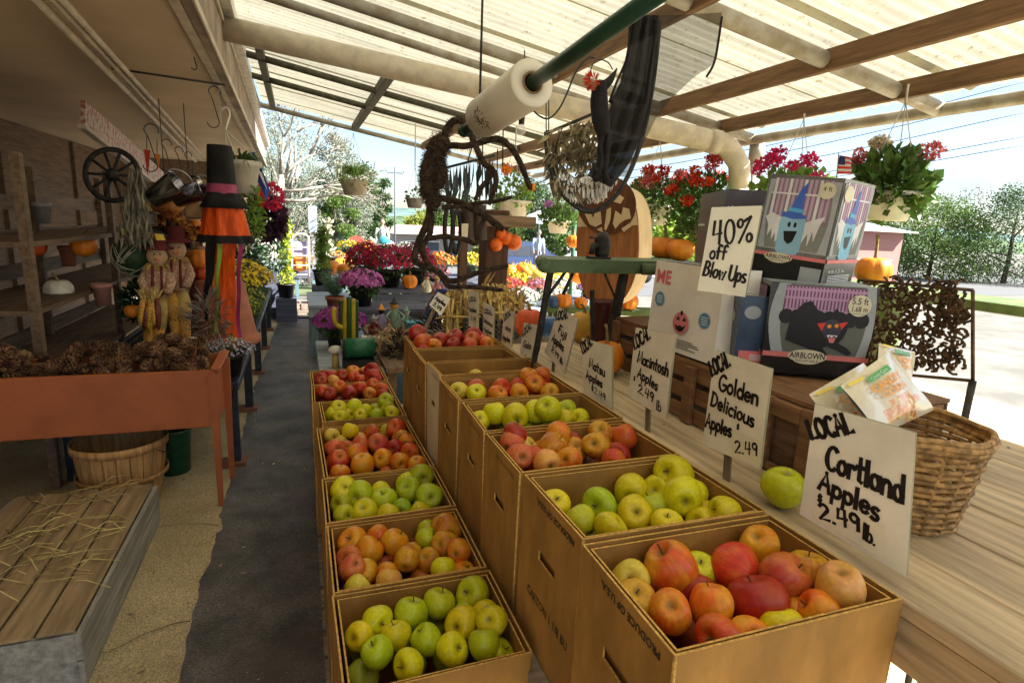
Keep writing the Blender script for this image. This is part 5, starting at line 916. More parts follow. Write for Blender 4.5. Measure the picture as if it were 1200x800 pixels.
pp = root('green_hanging_pole', f0, 'dark green pole slung under the roof, carrying the bag roll', 'pole'); PG = mat('dark_green_enamel', (.02, .06, .04), rough=.3); obj('rod', MB().tube([f0-ax*.16, n0+ax*.9], .0165, 14), PG, pp); e_ = f0-ax*.155; obj('end_cap', MB().tube([e_-ax*.02, e_+ax*.01], .019, 12), PG, pp)
tops = Vector((e_.x+.05, e_.y, zr(e_.x)-.05)); a_ = f0-ax*.03; obj('hanger_rod', MB().tube([a_, Vector((a_.x-.005, a_.y, zr(a_.x)))], .0035, 6), DWIRE, pp)
# ------------------------------------------------------------------ hairy hanging spider of twisted brown fur
FUR = mat('brown_fur', (.035, .02, .013), rough=.95, var=.4, scale=60, island=.6, bump=.6, bscale=120); FURT = mat('fur_strands', (.075, .046, .027), rough=.9, island=.8)
sp = root('furry_spider', PD(510, 205, 1.95), 'large hairy brown spider with bent legs hanging from the green pole', 'decoration')
def limb(pts, r, d=1.9, hair=5, name='leg'):
    P = []
    for i in range(len(pts)):
        x, y = pts[i][:2]; dd = pts[i][2] if len(pts[i]) > 2 else d; P.append(PD(x, y, dd))
    Q = []; rs = []
    for i in range(len(P)-1):
        p0, p1, p2, p3 = P[max(i-1, 0)], P[i], P[i+1], P[min(i+2, len(P)-1)]
        for k in range(6): t = k/6; Q.append(.5*((2*p1)+(-p0+p2)*t+(2*p0-5*p1+4*p2-p3)*t*t+(-p0+3*p1-3*p2+p3)*t**3)+rdir()*r*.07); rs.append(r*(1-.3*(i+t)/len(P))*rnd(.92, 1.08))
    Q.append(P[-1]); rs.append(r*.5); o = obj(name, MB().tube(Q, rs, 8), FUR, sp); h = MB()
    for q, rr in zip(Q, rs):
        for _ in range(hair*3): e = rdir(); h.leaf(q+e*rr*.85, e+rdir()*.9+Vector((0, 0, -.3)), min(rr*rnd(.6, 1.5), .022), min(rr*.12, .0022))
    obj('fur', h, FURT, o, kind='stuff')
limb([(517, 168), (508, 185), (503, 205), (504, 225), (511, 240)], .034, name='body', hair=40); limb([(509, 182), (515, 200), (512, 222)], .028, name='head', hair=30)
for pts, r in (([(517, 172), (522, 155), (530, 143), (542, 142), (549, 152), (556, 168), (566, 190), (578, 200), (581, 214), (573, 240)], .0125), ([(505, 182), (520, 171), (548, 171), (580, 163), (598, 172), (610, 192), (622, 222)], .0125), ([(578, 203), (566, 218), (556, 235)], .008),
        ([(515, 232), (535, 236), (556, 246), (574, 256), (590, 269)], .012), ([(518, 243), (538, 242), (560, 238), (580, 236), (600, 231)], .008), ([(505, 240), (500, 262), (490, 285), (486, 303), (494, 311), (512, 317), (527, 329), (545, 325), (565, 318), (596, 311)], .012),
        ([(506, 250), (504, 272), (495, 292), (503, 310), (518, 325), (527, 336), (550, 336), (590, 340)], .010), ([(500, 280), (520, 277), (545, 281), (558, 285), (562, 270), (570, 248)], .009), ([(590, 269), (578, 262), (568, 256), (560, 278)], .008)): limb(pts, r)
# bats / paper pieces caught in it
# ------------------------------------------------------------------ round leaf-work hoop with lace fringe and hanging witch
HM = mat('tarnished_leafwork', (.36, .29, .17), rough=.55, metal=.3, island=.4, col2=(.10, .085, .055), scale=40); HD = 2.0
hp_ = root('leafwork_hoop', PD(690, 200, HD), 'round tarnished metal hoop filled with cut leaves and a white lace fringe', 'decoration')
arcp = [(640, 155), (641, 178), (647, 203), (657, 224), (671, 239), (689, 248), (706, 243), (722, 229), (736, 206), (748, 176), (757, 142), (764, 105), (769, 66), (773, 25)]
def sm(P): 
    o_ = []
    for i in range(len(P)-1):
        p0, p1, p2, p3 = P[max(i-1, 0)], P[i], P[i+1], P[min(i+2, len(P)-1)]
        for k in range(5): t = k/5; o_.append(.5*((2*p1)+(-p0+p2)*t+(2*p0-5*p1+4*p2-p3)*t*t+(-p0+3*p1-3*p2+p3)*t**3))
    return o_+[P[-1]]
obj('rim', MB().tube(sm([PD(x, y, HD-.02*i/13) for i, (x, y) in enumerate(arcp)]), .0085, 8), IRON, hp_); obj('inner_rim', MB().tube(sm([PD(x+2, y-2, HD+.035) for x, y in arcp[:11]]), .005, 6), IRON, hp_)
obj('top_bar', MB().tube([PD(639, 157, HD), PD(701, 131, HD)], .006, 6), IRON, hp_)
for x, y0, y1 in ((640, 108, 156), (643, 95, 156)): obj('hang_wire', MB().tube([PD(x, y0-20, HD), PD(x, y1, HD)], .0022, 5), DWIRE, hp_)
mb = MB()
for k in range(210):
    x, y = rnd(643, 702), rnd(142, 222)
    if (x-690)**2/52**2+(y-165)**2/82**2 > 1 or y < 157-(x-640)*.42 or (x > 664 and 178 < y < 205 and random.random() < .75): continue
    p = PD(x, y, HD+rnd(-.03, .03)); a0 = rnd(-1.3, 1.3)-1.57; d = Vector((math.cos(a0), rnd(-.3, .3), math.sin(a0))); mb.leaf(p-d*.01, d, rnd(.05, .10), rnd(.012, .028)); 
for k in range(26): x = rnd(643, 700); y = rnd(160, 215); d = Vector((rnd(-.4, .4), 0, 1)); mb.tube([PD(x, y, HD)-d*.05, PD(x+rnd(-3, 3), y, HD), PD(x, y, HD)+d*.05], .003, 4)
obj('leaf_cutouts', mb, HM, hp_, kind='stuff')
mb = MB(); LACE = mat('white_lace', (.85, .83, .78), rough=.8, island=.25)
for k in range(340):
    x, y = rnd(650, 722), rnd(211, 240)
    if (x-688)**2/43**2+(y-185)**2/60**2 > 1: continue
    p = PD(x, y, HD-.01+rnd(-.02, .02)); d = Vector((rnd(-.5, .5), rnd(-.3, .3), 1)).normalized(); mb.leaf(p, d, rnd(.012, .035), rnd(.004, .009))
for k in range(6): x = 683+k*5.2; mb.tube([PD(x, 206+rnd(-3, 2), HD-.02), PD(x+1, 232, HD-.02)], .0048, 6)
obj('lace_fringe', mb, LACE, hp_, kind='stuff')
wi = root('hanging_witch', PD(704, 130, 1.82), 'small black cloth witch with red hair hanging head-down in the gauze', 'figure'); WCL = mat('black_cloth', (.014, .012, .015), rough=.85, var=.3, scale=20, bump=.5, bscale=40)
def blob(name, pts, m, par, d=1.8, n=12, fl=.7):
    obj(name, MB().tube(sm([PD(x, y, d) for x, y, r in pts]), [v for v in np_([r for x, y, r in pts])], n, flat=fl), m, par)
def np_(rs):
    o_ = []
    for i in range(len(rs)-1):
        for k in range(5): o_.append((rs[i]+(rs[i+1]-rs[i])*k/5)*1.0)
    return o_+[rs[-1]]
blob('dress', [(703, 98, .028), (702, 118, .036), (704, 140, .036), (708, 160, .024)], WCL, wi); blob('pointed_hat', [(704, 104, .026), (714, 95, .018), (721, 84, .006), (723, 80, .002)], WCL, wi)
for pts in ([(706, 158, .014), (703, 175, .011), (705, 195, .010), (697, 212, .012)], [(711, 158, .014), (712, 178, .011), (709, 200, .012), (712, 214, .013)], [(716, 120, .012), (723, 110, .008), (727, 100, .007)]): blob('limb', pts, WCL, wi)
hm_ = MB(); 
for _ in range(160): e = rdir(); p = PD(694, 95, 1.78); hm_.leaf(p+e*.012, e+Vector((-.4, 0, -.3)), .022, .004)
obj('red_hair', hm_, mat('red_yarn', (.62, .06, .02), rough=.8, island=.3), wi, kind='stuff'); obj('face', MB().ball(PD(697, 101, 1.79), (.014, .014, .016), 10), mat('doll_skin', (.5, .3, .2)), wi)
obj('hanging_cord', MB().tube(sm([PD(*q) for q in ((690, 100, 1.8), (693, 80, 1.8), (700, 70, 1.8), (712, 73, 1.8), (718, 82, 1.8))]), .002, 5), DWIRE, wi)
cdp = root('looped_cord', PD(640, 130, 1.85), 'thin dark electric cord looping between the bag roll and the witch', 'cord'); obj('cord', MB().tube(sm([PD(*q) for q in ((623, 127, 1.85), (632, 136, 1.85), (643, 139, 1.85), (655, 128, 1.85), (665, 108, 1.85), (675, 84, 1.85), (688, 69, 1.85), (697, 68, 1.85))]), .0032, 6), DWIRE, cdp)
gz_ = root('black_gauze', PD(760, 100, 1.9), 'sheer black gauze cloth draped from the roof down behind the witch', 'cloth')
GZ = mat('sheer_black_gauze', (.035, .034, .032), rough=.9, var=.3, scale=18, alpha=.62); GZ2 = mat('dense_black_gauze', (.014, .013, .015), rough=.9, alpha=.96)
def drape(name, L_, R_, m, nx=16, amp=.02, d0=1.9):
    L_, R_ = sm([Vector((x, y, 0)) for x, y in L_]), sm([Vector((x, y, 0)) for x, y in R_]); n = min(len(L_), len(R_)); vs = []
    for i in range(n):
        for j in range(nx+1): u = j/nx; q = L_[i]*(1-u)+R_[i]*u; vs.append(PD(q.x, q.y, d0+amp*math.sin(u*17+i*.12)+amp*.5*math.sin(u*31+i*.3)))
    mb = MB(); mb.add(vs, [[i*(nx+1)+j, i*(nx+1)+j+1, (i+1)*(nx+1)+j+1, (i+1)*(nx+1)+j] for i in range(n-1) for j in range(nx)], 0, True); obj(name, mb, m, gz_)
drape('outer_fold', [(742, 20), (736, 66), (722, 100), (712, 128), (706, 160), (700, 205)], [(846, 15), (838, 70), (812, 92), (776, 128), (756, 165), (738, 208)], GZ)
drape('gathered_fold', [(742, 18), (727, 96), (716, 122), (708, 150), (703, 178), (688, 206)], [(772, 18), (763, 100), (758, 130), (750, 160), (738, 190), (716, 220)], GZ2, amp=.025, d0=1.87)
for q in ([(770, 20), (764, 66), (757, 110), (752, 150)], [(738, 30), (735, 66), (722, 98), (714, 120)], [(846, 20), (838, 70), (828, 90)]): obj('hem', MB().tube(sm([PD(x, y, 1.87) for x, y in q]), .004, 6), WCL, gz_)
# second dark crest of iron leaves beyond the spider
ic = root('iron_leaf_crest', PD(548, 210, 3.3), 'dark iron crest of upright leaf blades hanging beyond the spider', 'decoration'); mb = MB()
for k in range(15): x = 524+k*3.9; y0 = 196-k*.95; d = Vector((rnd(-.12, .12), 0, -1)); p = PD(x, y0, 3.3+rnd(-.03, .03)); mb.leaf(p, d, rnd(.16, .27), rnd(.02, .045)); mb.leaf(p+d*.12, Vector((rnd(-.5, .5), 0, -1)), .12, .03)
obj('leaf_blades', mb, mat('blue_black_iron', (.05, .065, .07), rough=.5, metal=.4, island=.4), ic, kind='stuff'); obj('top_bar', MB().tube([PD(521, 197, 3.3), PD(580, 182, 3.3)], .008, 6), IRON, ic); obj('hang_wire', MB().tube([PD(548, 190, 3.3), PD(560, 150, 3.3)], .004, 5), DWIRE, ic)
# bulb and S-hooks
bl = root('light_bulb', PD(611, 150, 3.6), 'clear bare bulb in a dark socket hanging under the sheets', 'bulb'); p = PD(611, 147, 3.6)
obj('glass', MB().lathe([(.001, -.06), (.022, -.052), (.032, -.03), (.026, -.008), (.014, .012)], 16, p), mat('bulb_glass', (.8, .8, .78), rough=.05, alpha=.35), bl); obj('socket', MB().lathe([(.018, .005), (.02, .05), (.012, .07), (.001, .072)], 12, p), POTB, bl); obj('cord', MB().tube([p+Vector((0, 0, .07)), Vector((p.x, p.y, zr(p.x)))], .004, 5), DWIRE, bl)
for k, (x, y0, y1, d) in enumerate(((566, 155, 230, 3.2), (590, 140, 195, 3.0), (583, 200, 235, 3.4))): t = root('hanging_wire', PD(x, y0, d), 'thin dark wire, number of several dangling under the canopy', 'wire', 'wires dangling under the canopy'); t['label'] = ('thin dark wire dangling just right of the roll and pole end', 'thin dark wire dangling nearest the bare bulb', 'short thin dark wire dangling lowest, above the cream pot')[k]; obj('strand', MB().tube([PD(x, y0-25, d), PD(x-1, y1, d)], .004, 5), DWIRE, t)
# hooks under the eave on a rod
er = root('eave_rod', PZ(208, 92, 2.48), 'thin dark rod fixed across the beige soffit', 'rod'); obj('rod', MB().tube([PZ(130, 80, 2.48), PZ(264, 100, 2.48)], .007, 8), DWIRE, er)
def shook(px, py, L_, Y, lb):
    c = PY(px, py, Y); t = root('s_hook', c, lb, 'hook', 'wire hooks hanging under the eave'); r_ = L_*.14
    obj('hook_wire', MB().tube([c+Vector((r_*math.cos(R(a))+r_*.3, 0, -r_+r_*math.sin(R(a)))) for a in range(-20, 200, 25)]+[c+Vector((-r_*.4+r_*1.2*i/5, 0, -r_-L_*.72*i/5)) for i in range(1, 6)]+[c+Vector((-.2*r_+r_*math.cos(R(a)), 0, -L_*.86+r_*math.sin(R(a)))) for a in range(0, -200, -25)], .0035, 6), DWIRE, t)
for q in ((249, 101, .25, 4.3, 'large wire hook hanging from the rod under the eave'), (227, 60, .1, 4.0, 'short wire hook near the upper edge of the soffit'), (174, 145, .28, 4.2, 'long wire hook at the left, below the conduits'), (193, 163, .22, 4.8, 'middle wire hook below the conduits'), (208, 172, .2, 5.2, 'wire hook right of the middle one below the conduits'), (219, 178, .18, 5.5, 'last small wire hook before the orange windsock')): shook(*q)
# ------------------------------------------------------------------ left side: planter of pine cones, bench, pots
RUST = mat('red_brown_paint', (.44, .125, .042), rough=.55, var=.12, scale=4, col2=(.36, .10, .035), bump=.15, bscale=30)
plr = root('raised_planter', (-.95, 3.5, 0), 'red-brown painted planter box on legs, filled with pine cones', 'planter')
fa, fb_ = PZ(252, 432, .80), PZ(60, 447, .80); fy = 3.38
xr = PY(252, 440, fy).x; zb = PY(250, 499, fy).z; ztp = PY(252, 433, fy).z
obj('front_board', MB().box(((xr-1.75)/2, fy, (zb+ztp)/2), (xr+1.75, .022, ztp-zb), bev=.003), RUST, plr)
obj('side_board', MB().box((xr-.012, fy+.20, (zb+ztp)/2), (.02, .37, ztp-zb), bev=.003), RUST, plr); obj('back_board', MB().box(((xr-1.75)/2, fy+.40, (zb+ztp)/2), (xr+1.75, .022, ztp-zb)), RUST, plr)
obj('side_cap', MB().box((xr+.006, fy+.20, ztp+.008), (.05, .44, .014), bev=.003), RUST, plr); obj('soil_tray', MB().box(((xr-1.75)/2, fy+.2, ztp-.09), (xr+1.72, .36, .02)), DARKW, plr)
for x, y in ((xr-.01, fy+.0), (xr+.014, fy+.36), (-1.7, fy), (-1.7, fy+.36)):
    mb = MB(); v = [(x+sx_*a, y+sy_*a, z) for z, a in ((.004, .013), (ztp-.02, .022)) for sx_, sy_ in ((-1, -1), (1, -1), (1, 1), (-1, 1))]; mb.add(v, [[0, 1, 5, 4], [1, 2, 6, 5], [2, 3, 7, 6], [3, 0, 4, 7], [0, 3, 2, 1], [4, 5, 6, 7]]); obj('leg', mb, RUST, plr)
CONE = mat('pine_cone_scale', (.19, .09, .045), rough=.75, var=.3, scale=3, island=.6)
def cone_mesh():
    mb = MB(); mb.ball((0, 0, .45), (.16, .16, .48), 8)
    for i in range(8):
        z = .04+i*.12; rr = .44*math.sin(math.pi*min(1, (.20+i*.105)))**.8+.04; n = 8
        for k in range(n):
            a = 2*math.pi*(k+.5*(i % 2))/n; d = Vector((math.cos(a), math.sin(a), .45)); s_ = Vector((-math.sin(a), math.cos(a), 0)); p = Vector((math.cos(a)*rr*.45, math.sin(a)*rr*.45, z)); e = p+d*rr*.75
            up_ = Vector((0, 0, .045)); mb.add([p-s_*.05, p+s_*.05, e+s_*.13+d*.02, e+d*.12, e-s_*.13+d*.02, p-s_*.04+up_, p+s_*.04+up_, e+s_*.12+d*.02+up_, e+d*.12+up_*1.3, e-s_*.12+d*.02+up_], [[4, 3, 2, 1, 0], [5, 6, 7, 8, 9], [2, 3, 8, 7], [3, 4, 9, 8], [1, 2, 7, 6], [4, 0, 5, 9]])
    return mb
cones = []; cone0 = obj('pine_cone', cone_mesh(), CONE); cone0['category'] = 'pine cone'; cone0['group'] = 'pine cones heaped in the planter'; first = True
CL = 'brown open pine cone lying in the heaped red-brown planter'
for k in range(98):
    x = rnd(-1.6, xr-.07); y = rnd(fy+.06, fy+.36); lay = k % 3; z = ztp-.06+lay*.036+max(0, .05-abs(x+.75)*.08)+(.02 if y > fy+.2 else 0); s_ = rnd(.055, .074)
    o = cone0 if first else cone0.copy(); first or COL.objects.link(o); first = False; o.location = (x, y, z); o.rotation_euler = (rnd(-1.6, 1.6), rnd(-1.6, 1.6), rnd(0, 6)); o.scale = (s_, s_, s_*rnd(1, 1.25)); o['label'] = CL; cones.append(o)
NUM = ORD+['thirteenth', 'fourteenth', 'fifteenth', 'sixteenth', 'seventeenth', 'eighteenth', 'nineteenth', 'twentieth', 'twenty-first', 'twenty-second', 'twenty-third', 'twenty-fourth', 'twenty-fifth', 'twenty-sixth', 'twenty-seventh', 'twenty-eighth']
def relabel(lst, ky, kl, fmt, rows, layers, order='right'):
    b = {}
    for i, o in enumerate(lst): b.setdefault((ky(i, o), kl(i, o)), []).append(o)
    for (r_, l_), g in b.items():
        for k, o in enumerate(sorted(g, key=lambda o: -o.location.x if order == 'right' else o.location.x)): o['label'] = fmt.format(n=NUM[min(k, 27)], row=rows[r_], layer=layers[l_])
relabel(cones, lambda i, o: int(o.location.y > fy+.21), lambda i, o: i % 3, 'brown open pine cone in the planter, {n} from the right, {row} {layer} layer', ('front', 'back'), ('bottom', 'middle', 'top'))
BLKM = mat('black_coated_metal', (.035, .045, .065), rough=.4, metal=.2, var=.2); 
be = root('black_mesh_bench', (-.6, 6, 0), 'long black expanded-metal bench along the left of the path', 'bench')
bx0, bx1, by0, by1, bz = -1.35, -.40, 3.86, 8.9, .585
for x in (bx0, bx1): obj('edge_rail', MB().box((x, (by0+by1)/2, bz-.02), (.035, by1-by0, .05), bev=.004), BLKM, be)
for y in (by0, by1): obj('end_rail', MB().box(((bx0+bx1)/2, y, bz-.02), (bx1-bx0-.036, .035, .05), bev=.004), BLKM, be)
mb = MB(); n1 = 26; yy = by0+.03; r_ = 0
while yy < by1-.05:
    for i in range(n1):
        x = bx0+.03+(bx1-bx0-.06)*(i+.5*(r_ % 2))/n1; w_ = (bx1-bx0-.06)/n1
        if x+w_ < bx1: mb.box((x+w_*.5, yy, bz), (w_*.62, .011, .005)); mb.box((x, yy+.022, bz), (.006, .036, .005))
    yy += .045; r_ += 1
obj('expanded_mesh', mb, BLKM, be, kind='stuff'); obj('shade_tray', MB().box(((bx0+bx1)/2, (by0+by1)/2, bz-.05), (bx1-bx0-.05, by1-by0-.05, .006)), POTB, be)
for y in (3.95, 5.1, 6.3, 7.5, 8.7):
    for x in (bx0+.03, bx1-.03): obj('leg', MB().box((x, y, .27), (.06, .06, .53)), BLKM, be)
    obj('foot_block', MB().box((bx1-.05, y, .02), (.16, .12, .035)), mat('foot_brick', (.25, .10, .06)), be)
# pots upturned on the bench
def upturned(px, py, Y, r, h, m, label, group): 
    c = PY(px, py, Y); c.z = bz+.004; t = root('terracotta_pot', c, label, 'pot', group); obj('body', MB().lathe([(r*1.12, 0), (r*1.14, .012), (r*1.14, h*.11), (r*1.02, h*.12), (r*1.0, h*.2), (r*.72, h*.97), (r*.66, h), (.001, h)], 36, c), m, t); return t
upturned(261, 395, 5.15, .255, .50, TERRA, 'large terracotta pot turned upside down on the bench', None)
t = root('terracotta_pot', PY(240, 350, 5.4), 'pink clay pot standing behind and left of the big upturned pot', 'pot'); c0 = PY(243, 352, 5.5); obj('body', MB().lathe([(.10, -.3), (.125, 0), (.145, .20), (.16, .21), (.16, .27), (.14, .27), (.12, .1), (.001, .1)], 28, c0), PKT, t)
mum(Vector((-.62, 7.1, bz)), .34, .30, 'mum_yellow', (.85, .62, .03), 'bright yellow mum on the bench behind the windsock', None, n=520, fr=.022, poth=.22)
mum(Vector((-.92, 6.5, bz)), .34, .30, 'mum_white', (.75, .73, .62), 'white and yellow mum left of the bright yellow one', None, n=420, fr=.022, poth=.22)
mum(Vector((-.58, 6.15, bz)), .26, .22, 'mum_lime', (.40, .42, .06), 'yellow-green budding mum, farther of two on the bench', None, n=420, fr=.013, poth=.14)
mum(Vector((-.56, 5.6, bz)), .23, .20, 'mum_lime2', (.32, .38, .05), 'yellow-green budding mum, nearer of two on the bench', None, n=420, fr=.012, poth=.14)
mum(Vector((-.66, 7.9, bz)), .3, .24, 'mum_rose', (.55, .2, .3), 'pinkish mum farthest along the black bench', None, n=300, fr=.022)
mum(PZ(268, 438, .60), .17, .09, 'alyssum', (.50, .46, .60), 'dark pot of pale lavender flowers at the near end of the bench', None, n=260, fr=.009, poth=.14, potr=.10)
gp = PZ(290, 372, .62); t = root('yellow_gourd', gp, 'slim orange and yellow gourd leaning beside the budding mums', 'gourd'); obj('body', MB().tube([gp+Vector(v) for v in ((0, 0, .02), (.01, 0, .08), (.03, .02, .14), (.05, .03, .2))], [.03, .035, .022, .008], 10), mat('gourd_yellow', (.7, .38, .04), rough=.5), t)
# witch windsock
ws = root('witch_windsock', (-.55, 4.6, 2.1), 'hanging windsock of a black witch hat above orange skirt and streamers', 'windsock')
C0 = lambda px, py: PY(px, py, 4.6)
k_ = mpp(C0(262, 230)); cx0 = C0(262, 230)
def wsl(name, prof, m, fn=None, n=48, cx=cx0.x): obj(name, MB().lathe([(r_*k_, C0(262, y).z) for r_, y in prof], n, (cx, 4.6, 0), cap=False, fn=fn), m, ws)
BC = mat('black_felt', (.012, .011, .012), rough=.9, bump=.2, var=.3, scale=6); OC = mat('orange_nylon', (.90, .11, .008), rough=.55, transl=.25, var=.18, scale=6, stretch=(6, 6, 1), bump=.6, bscale=9); PC = mat('plum_band', (.30, .045, .11), rough=.6); GC = mat('lime_nylon', (.26, .45, .05), rough=.6, transl=.2); VC = mat('magenta_nylon', (.42, .04, .17), rough=.6, transl=.2)
sq = lambda a, z: 1+.03*math.sin(5*a)
wsl('hat_crown', [(13, 171), (14, 190), (15.5, 217)], BC, sq, cx=cx0.x-.01); wsl('hat_top', [(.1, 170.5), (13, 171)], BC, cx=cx0.x-.01); wsl('hat_band', [(15.9, 216), (16.6, 228)], PC, sq, cx=cx0.x-.01)
wsl('hat_brim', [(16, 227), (18, 234), (24, 243), (25, 244), (20, 232), (17, 226)], BC, lambda a, z: 1+.08*math.sin(2*a+.5)+.05*math.sin(5*a))
wsl('skirt', [(19, 243), (21, 250), (23.5, 264), (27, 281)], OC, lambda a, z: 1+.10*math.sin(9*a+z*3)+.04*math.sin(23*a)); wsl('hem', [(27, 275), (30, 284)], BC, lambda a, z: 1+.10*math.sin(9*a+z*3)+.04*math.sin(23*a))
def ribbon(name, x0, x1, y0, y1, m, dy, tip=0):
    n = 22; vs = []
    for i in range(n+1):
        t_ = i/n; y = y0+(y1-y0)*t_; dx = 1.6*math.sin(t_*5+x0)+1.0*math.sin(t_*11+x0*.3); tw = .05*math.sin(t_*6+x0)
        for u in (0, .5, 1): p = PY(x0+(x1-x0)*u*(1-tip*t_*t_)+dx, y, 4.6+dy); p.y += tw*(u-.5)+.012*math.sin(u*3+t_*9); vs.append(p)
    mb = MB(); mb.add(vs, [[i*3+j, i*3+j+1, i*3+j+4, i*3+j+3] for i in range(n) for j in (0, 1)], 0, True); obj(name, mb, m, ws)
for q in ((240, 252, 280, 376, BC, -.05, .75), (250, 262, 280, 395, OC, .03, .0), (252.5, 257.5, 282, 392, GC, -.09, 0), (260, 277, 280, 398, OC, -.06, 0), (278, 283, 282, 396, VC, -.03, 0), (262, 266, 284, 392, mat('yellow_trim', (.7, .55, .1)), .0, 0), (268, 275, 390, 399, mat('yellow_trim', (.7, .55, .1)), -.08, 0)): ribbon('streamer', *q)
obj('hanging_line', MB().tube([C0(262, 172), Vector((cx0.x, 4.6, 2.5))], .002, 4), WIRE, ws)
# spider plant in white pot and its hanger
pc = PY(284, 227, 5.05); t = root('spider_plant_basket', pc, 'white hanging pot with arching grassy leaves behind the windsock', 'plant'); rp_ = 21*mpp(pc)
obj('pot', pot_mb(pc, rp_, rp_*.72, rp_*1.75, .16), POTW, t); obj('blades', grass_leaves(MB(), pc+Vector((0, 0, rp_*1.7)), rp_, 190, .34, .013), LEAF, t, kind='stuff')
hk = PY(263, 128, 5.05)
for a in (.4, 2.5, 4.6): obj('hanger_strap', MB().tube([pc+Vector((math.cos(a)*rp_, math.sin(a)*rp_, rp_*1.75)), PY(264, 152, 5.05)], .005, 5), POTW, t)
obj('hook', MB().tube(sm([PY(x, y, 5.05) for x, y in ((264, 152), (267, 142), (269, 133), (265, 126), (259, 129))]), .008, 8), POTW, t)
# blue and red drape, purple foliage, flowers
t = root('blue_red_flag', PY(303, 210, 5.2), 'crumpled blue and red flag hanging at the edge of the eave', 'flag')
for nm, P_, m in (('blue_cloth', [(284, 182), (298, 178), (306, 196), (316, 222), (312, 236), (303, 216), (296, 196)], mat('blue_cloth', (.03, .09, .42), rough=.7)), ('pale_fold', [(300, 196), (307, 203), (313, 222), (308, 214)], WHT), ('red_cloth', [(303, 212), (312, 236), (306, 246), (301, 232)], mat('red_cloth', (.55, .03, .03), rough=.7))): obj(nm, MB().poly([PY(x, y, 5.2+.02*math.sin(x)) for x, y in P_], (0, .015, 0)), m, t)
fpk = root('pink_silk_flower', PY(319, 230, 5.4), 'bright pink and red silk flowers under the flag', 'flowers'); mb = MB()
for _ in range(150): e = rdir(); mb.leaf(PY(319, 230, 5.4)+Vector((e.x*.06, e.y*.06, e.z*.08)), e, .05, .04)
obj('petals', mb, fmat('silk_pink', (.75, .05, .15)), fpk, kind='stuff'); obj('stem', MB().tube([PY(319, 230, 5.4), PY(318, 200, 5.4)], .004, 5), DWIRE, fpk)
def bushy(name, px, py, Y, rx, rz, n, l, m, label, cat='plant', group=None, stem=True, shell=.2, w_=.6):
    c = PY(px, py, Y); k = mpp(c); t = root(name, c, label, cat, group); obj('foliage', leaves(MB(), c, (rx*k, rx*k, rz*k), n, l, l*w_, .2, shell), m, t, kind='stuff')
    if stem: obj('stem', MB().tube([c+Vector((0, 0, rz*k)), c-Vector((0, 0, rz*k*.9))], .008, 5), STM, t)
    return t
bushy('purple_plant', 315, 256, 5.6, 15, 24, 420, .085, PURPL, 'hanging plant of dark purple leaves at the corner of the eave'); bushy('trailing_plant', 297, 252, 5.0, 10, 34, 260, .05, LEAFL, 'pale trailing plant hanging below the white pot')
bushy('green_shrub', 288, 292, 9.2, 16, 18, 300, .08, LEAFD, 'dark green shrub beyond the orange windsock'); bushy('grey_green_shrub', 322, 300, 9.5, 14, 20, 300, .07, LEAFG, 'pale bluish shrub past the far end of the bench')
# wagon wheel and metal pails
wc = PY(132, 205, 5.2); t = root('wagon_wheel', wc, 'dark spoked wagon wheel hanging at the left', 'wheel'); 
for k_2, rr in ((0, .17),): obj('rim', MB().tube([wc+Vector((rr*math.cos(a), .05*math.sin(a), rr*math.sin(a)*1.1)) for a in [i*2*math.pi/40 for i in range(40)]], .02, 8, closed=True), IRON, t)
obj('hub', MB().ball(wc, .05, 10), IRON, t)
for k in range(10): a = k*math.pi/5; obj('spoke', MB().tube([wc, wc+Vector((.165*math.cos(a), .05*math.sin(a), .18*math.sin(a)))], .011, 6), IRON, t)
TIN = mat('shiny_tin', (.42, .42, .46), rough=.16, metal=1.0, var=.3, scale=5)
for (px, py, rr, Y, tilt, lb) in ((194, 224, 17, 4.6, .9, 'shiny tin pail hanging on its side at the left of the pair'), (222, 227, 16, 4.7, 1.1, 'shiny tin pail hanging on its side beside the windsock')):
    c = PY(px, py, Y); k = mpp(c); t = root('tin_pail', c, lb, 'pail', 'tin pails hanging under the header'); Mx = Matrix.Translation(c) @ Euler((.5, tilt, .4)).to_matrix().to_4x4()
    obj('shell', MB().lathe([(.001, -.11), (rr*k*.62, -.11), (rr*k*.95, .10), (rr*k, .105), (rr*k*.93, .10), (rr*k*.6, -.10), (.001, -.10)], 8, M=Mx, cap=False), TIN, t); obj('bail', MB().tube([Mx @ Vector((rr*k*math.cos(a), 0, .1+rr*k*.9*math.sin(a))) for a in [i*math.pi/12 for i in range(13)]], .004, 5), WIRE, t); obj('hang_wire', MB().tube([c+Vector((0, 0, .05)), Vector((c.x, c.y, 2.35))], .003, 5), DWIRE, t)
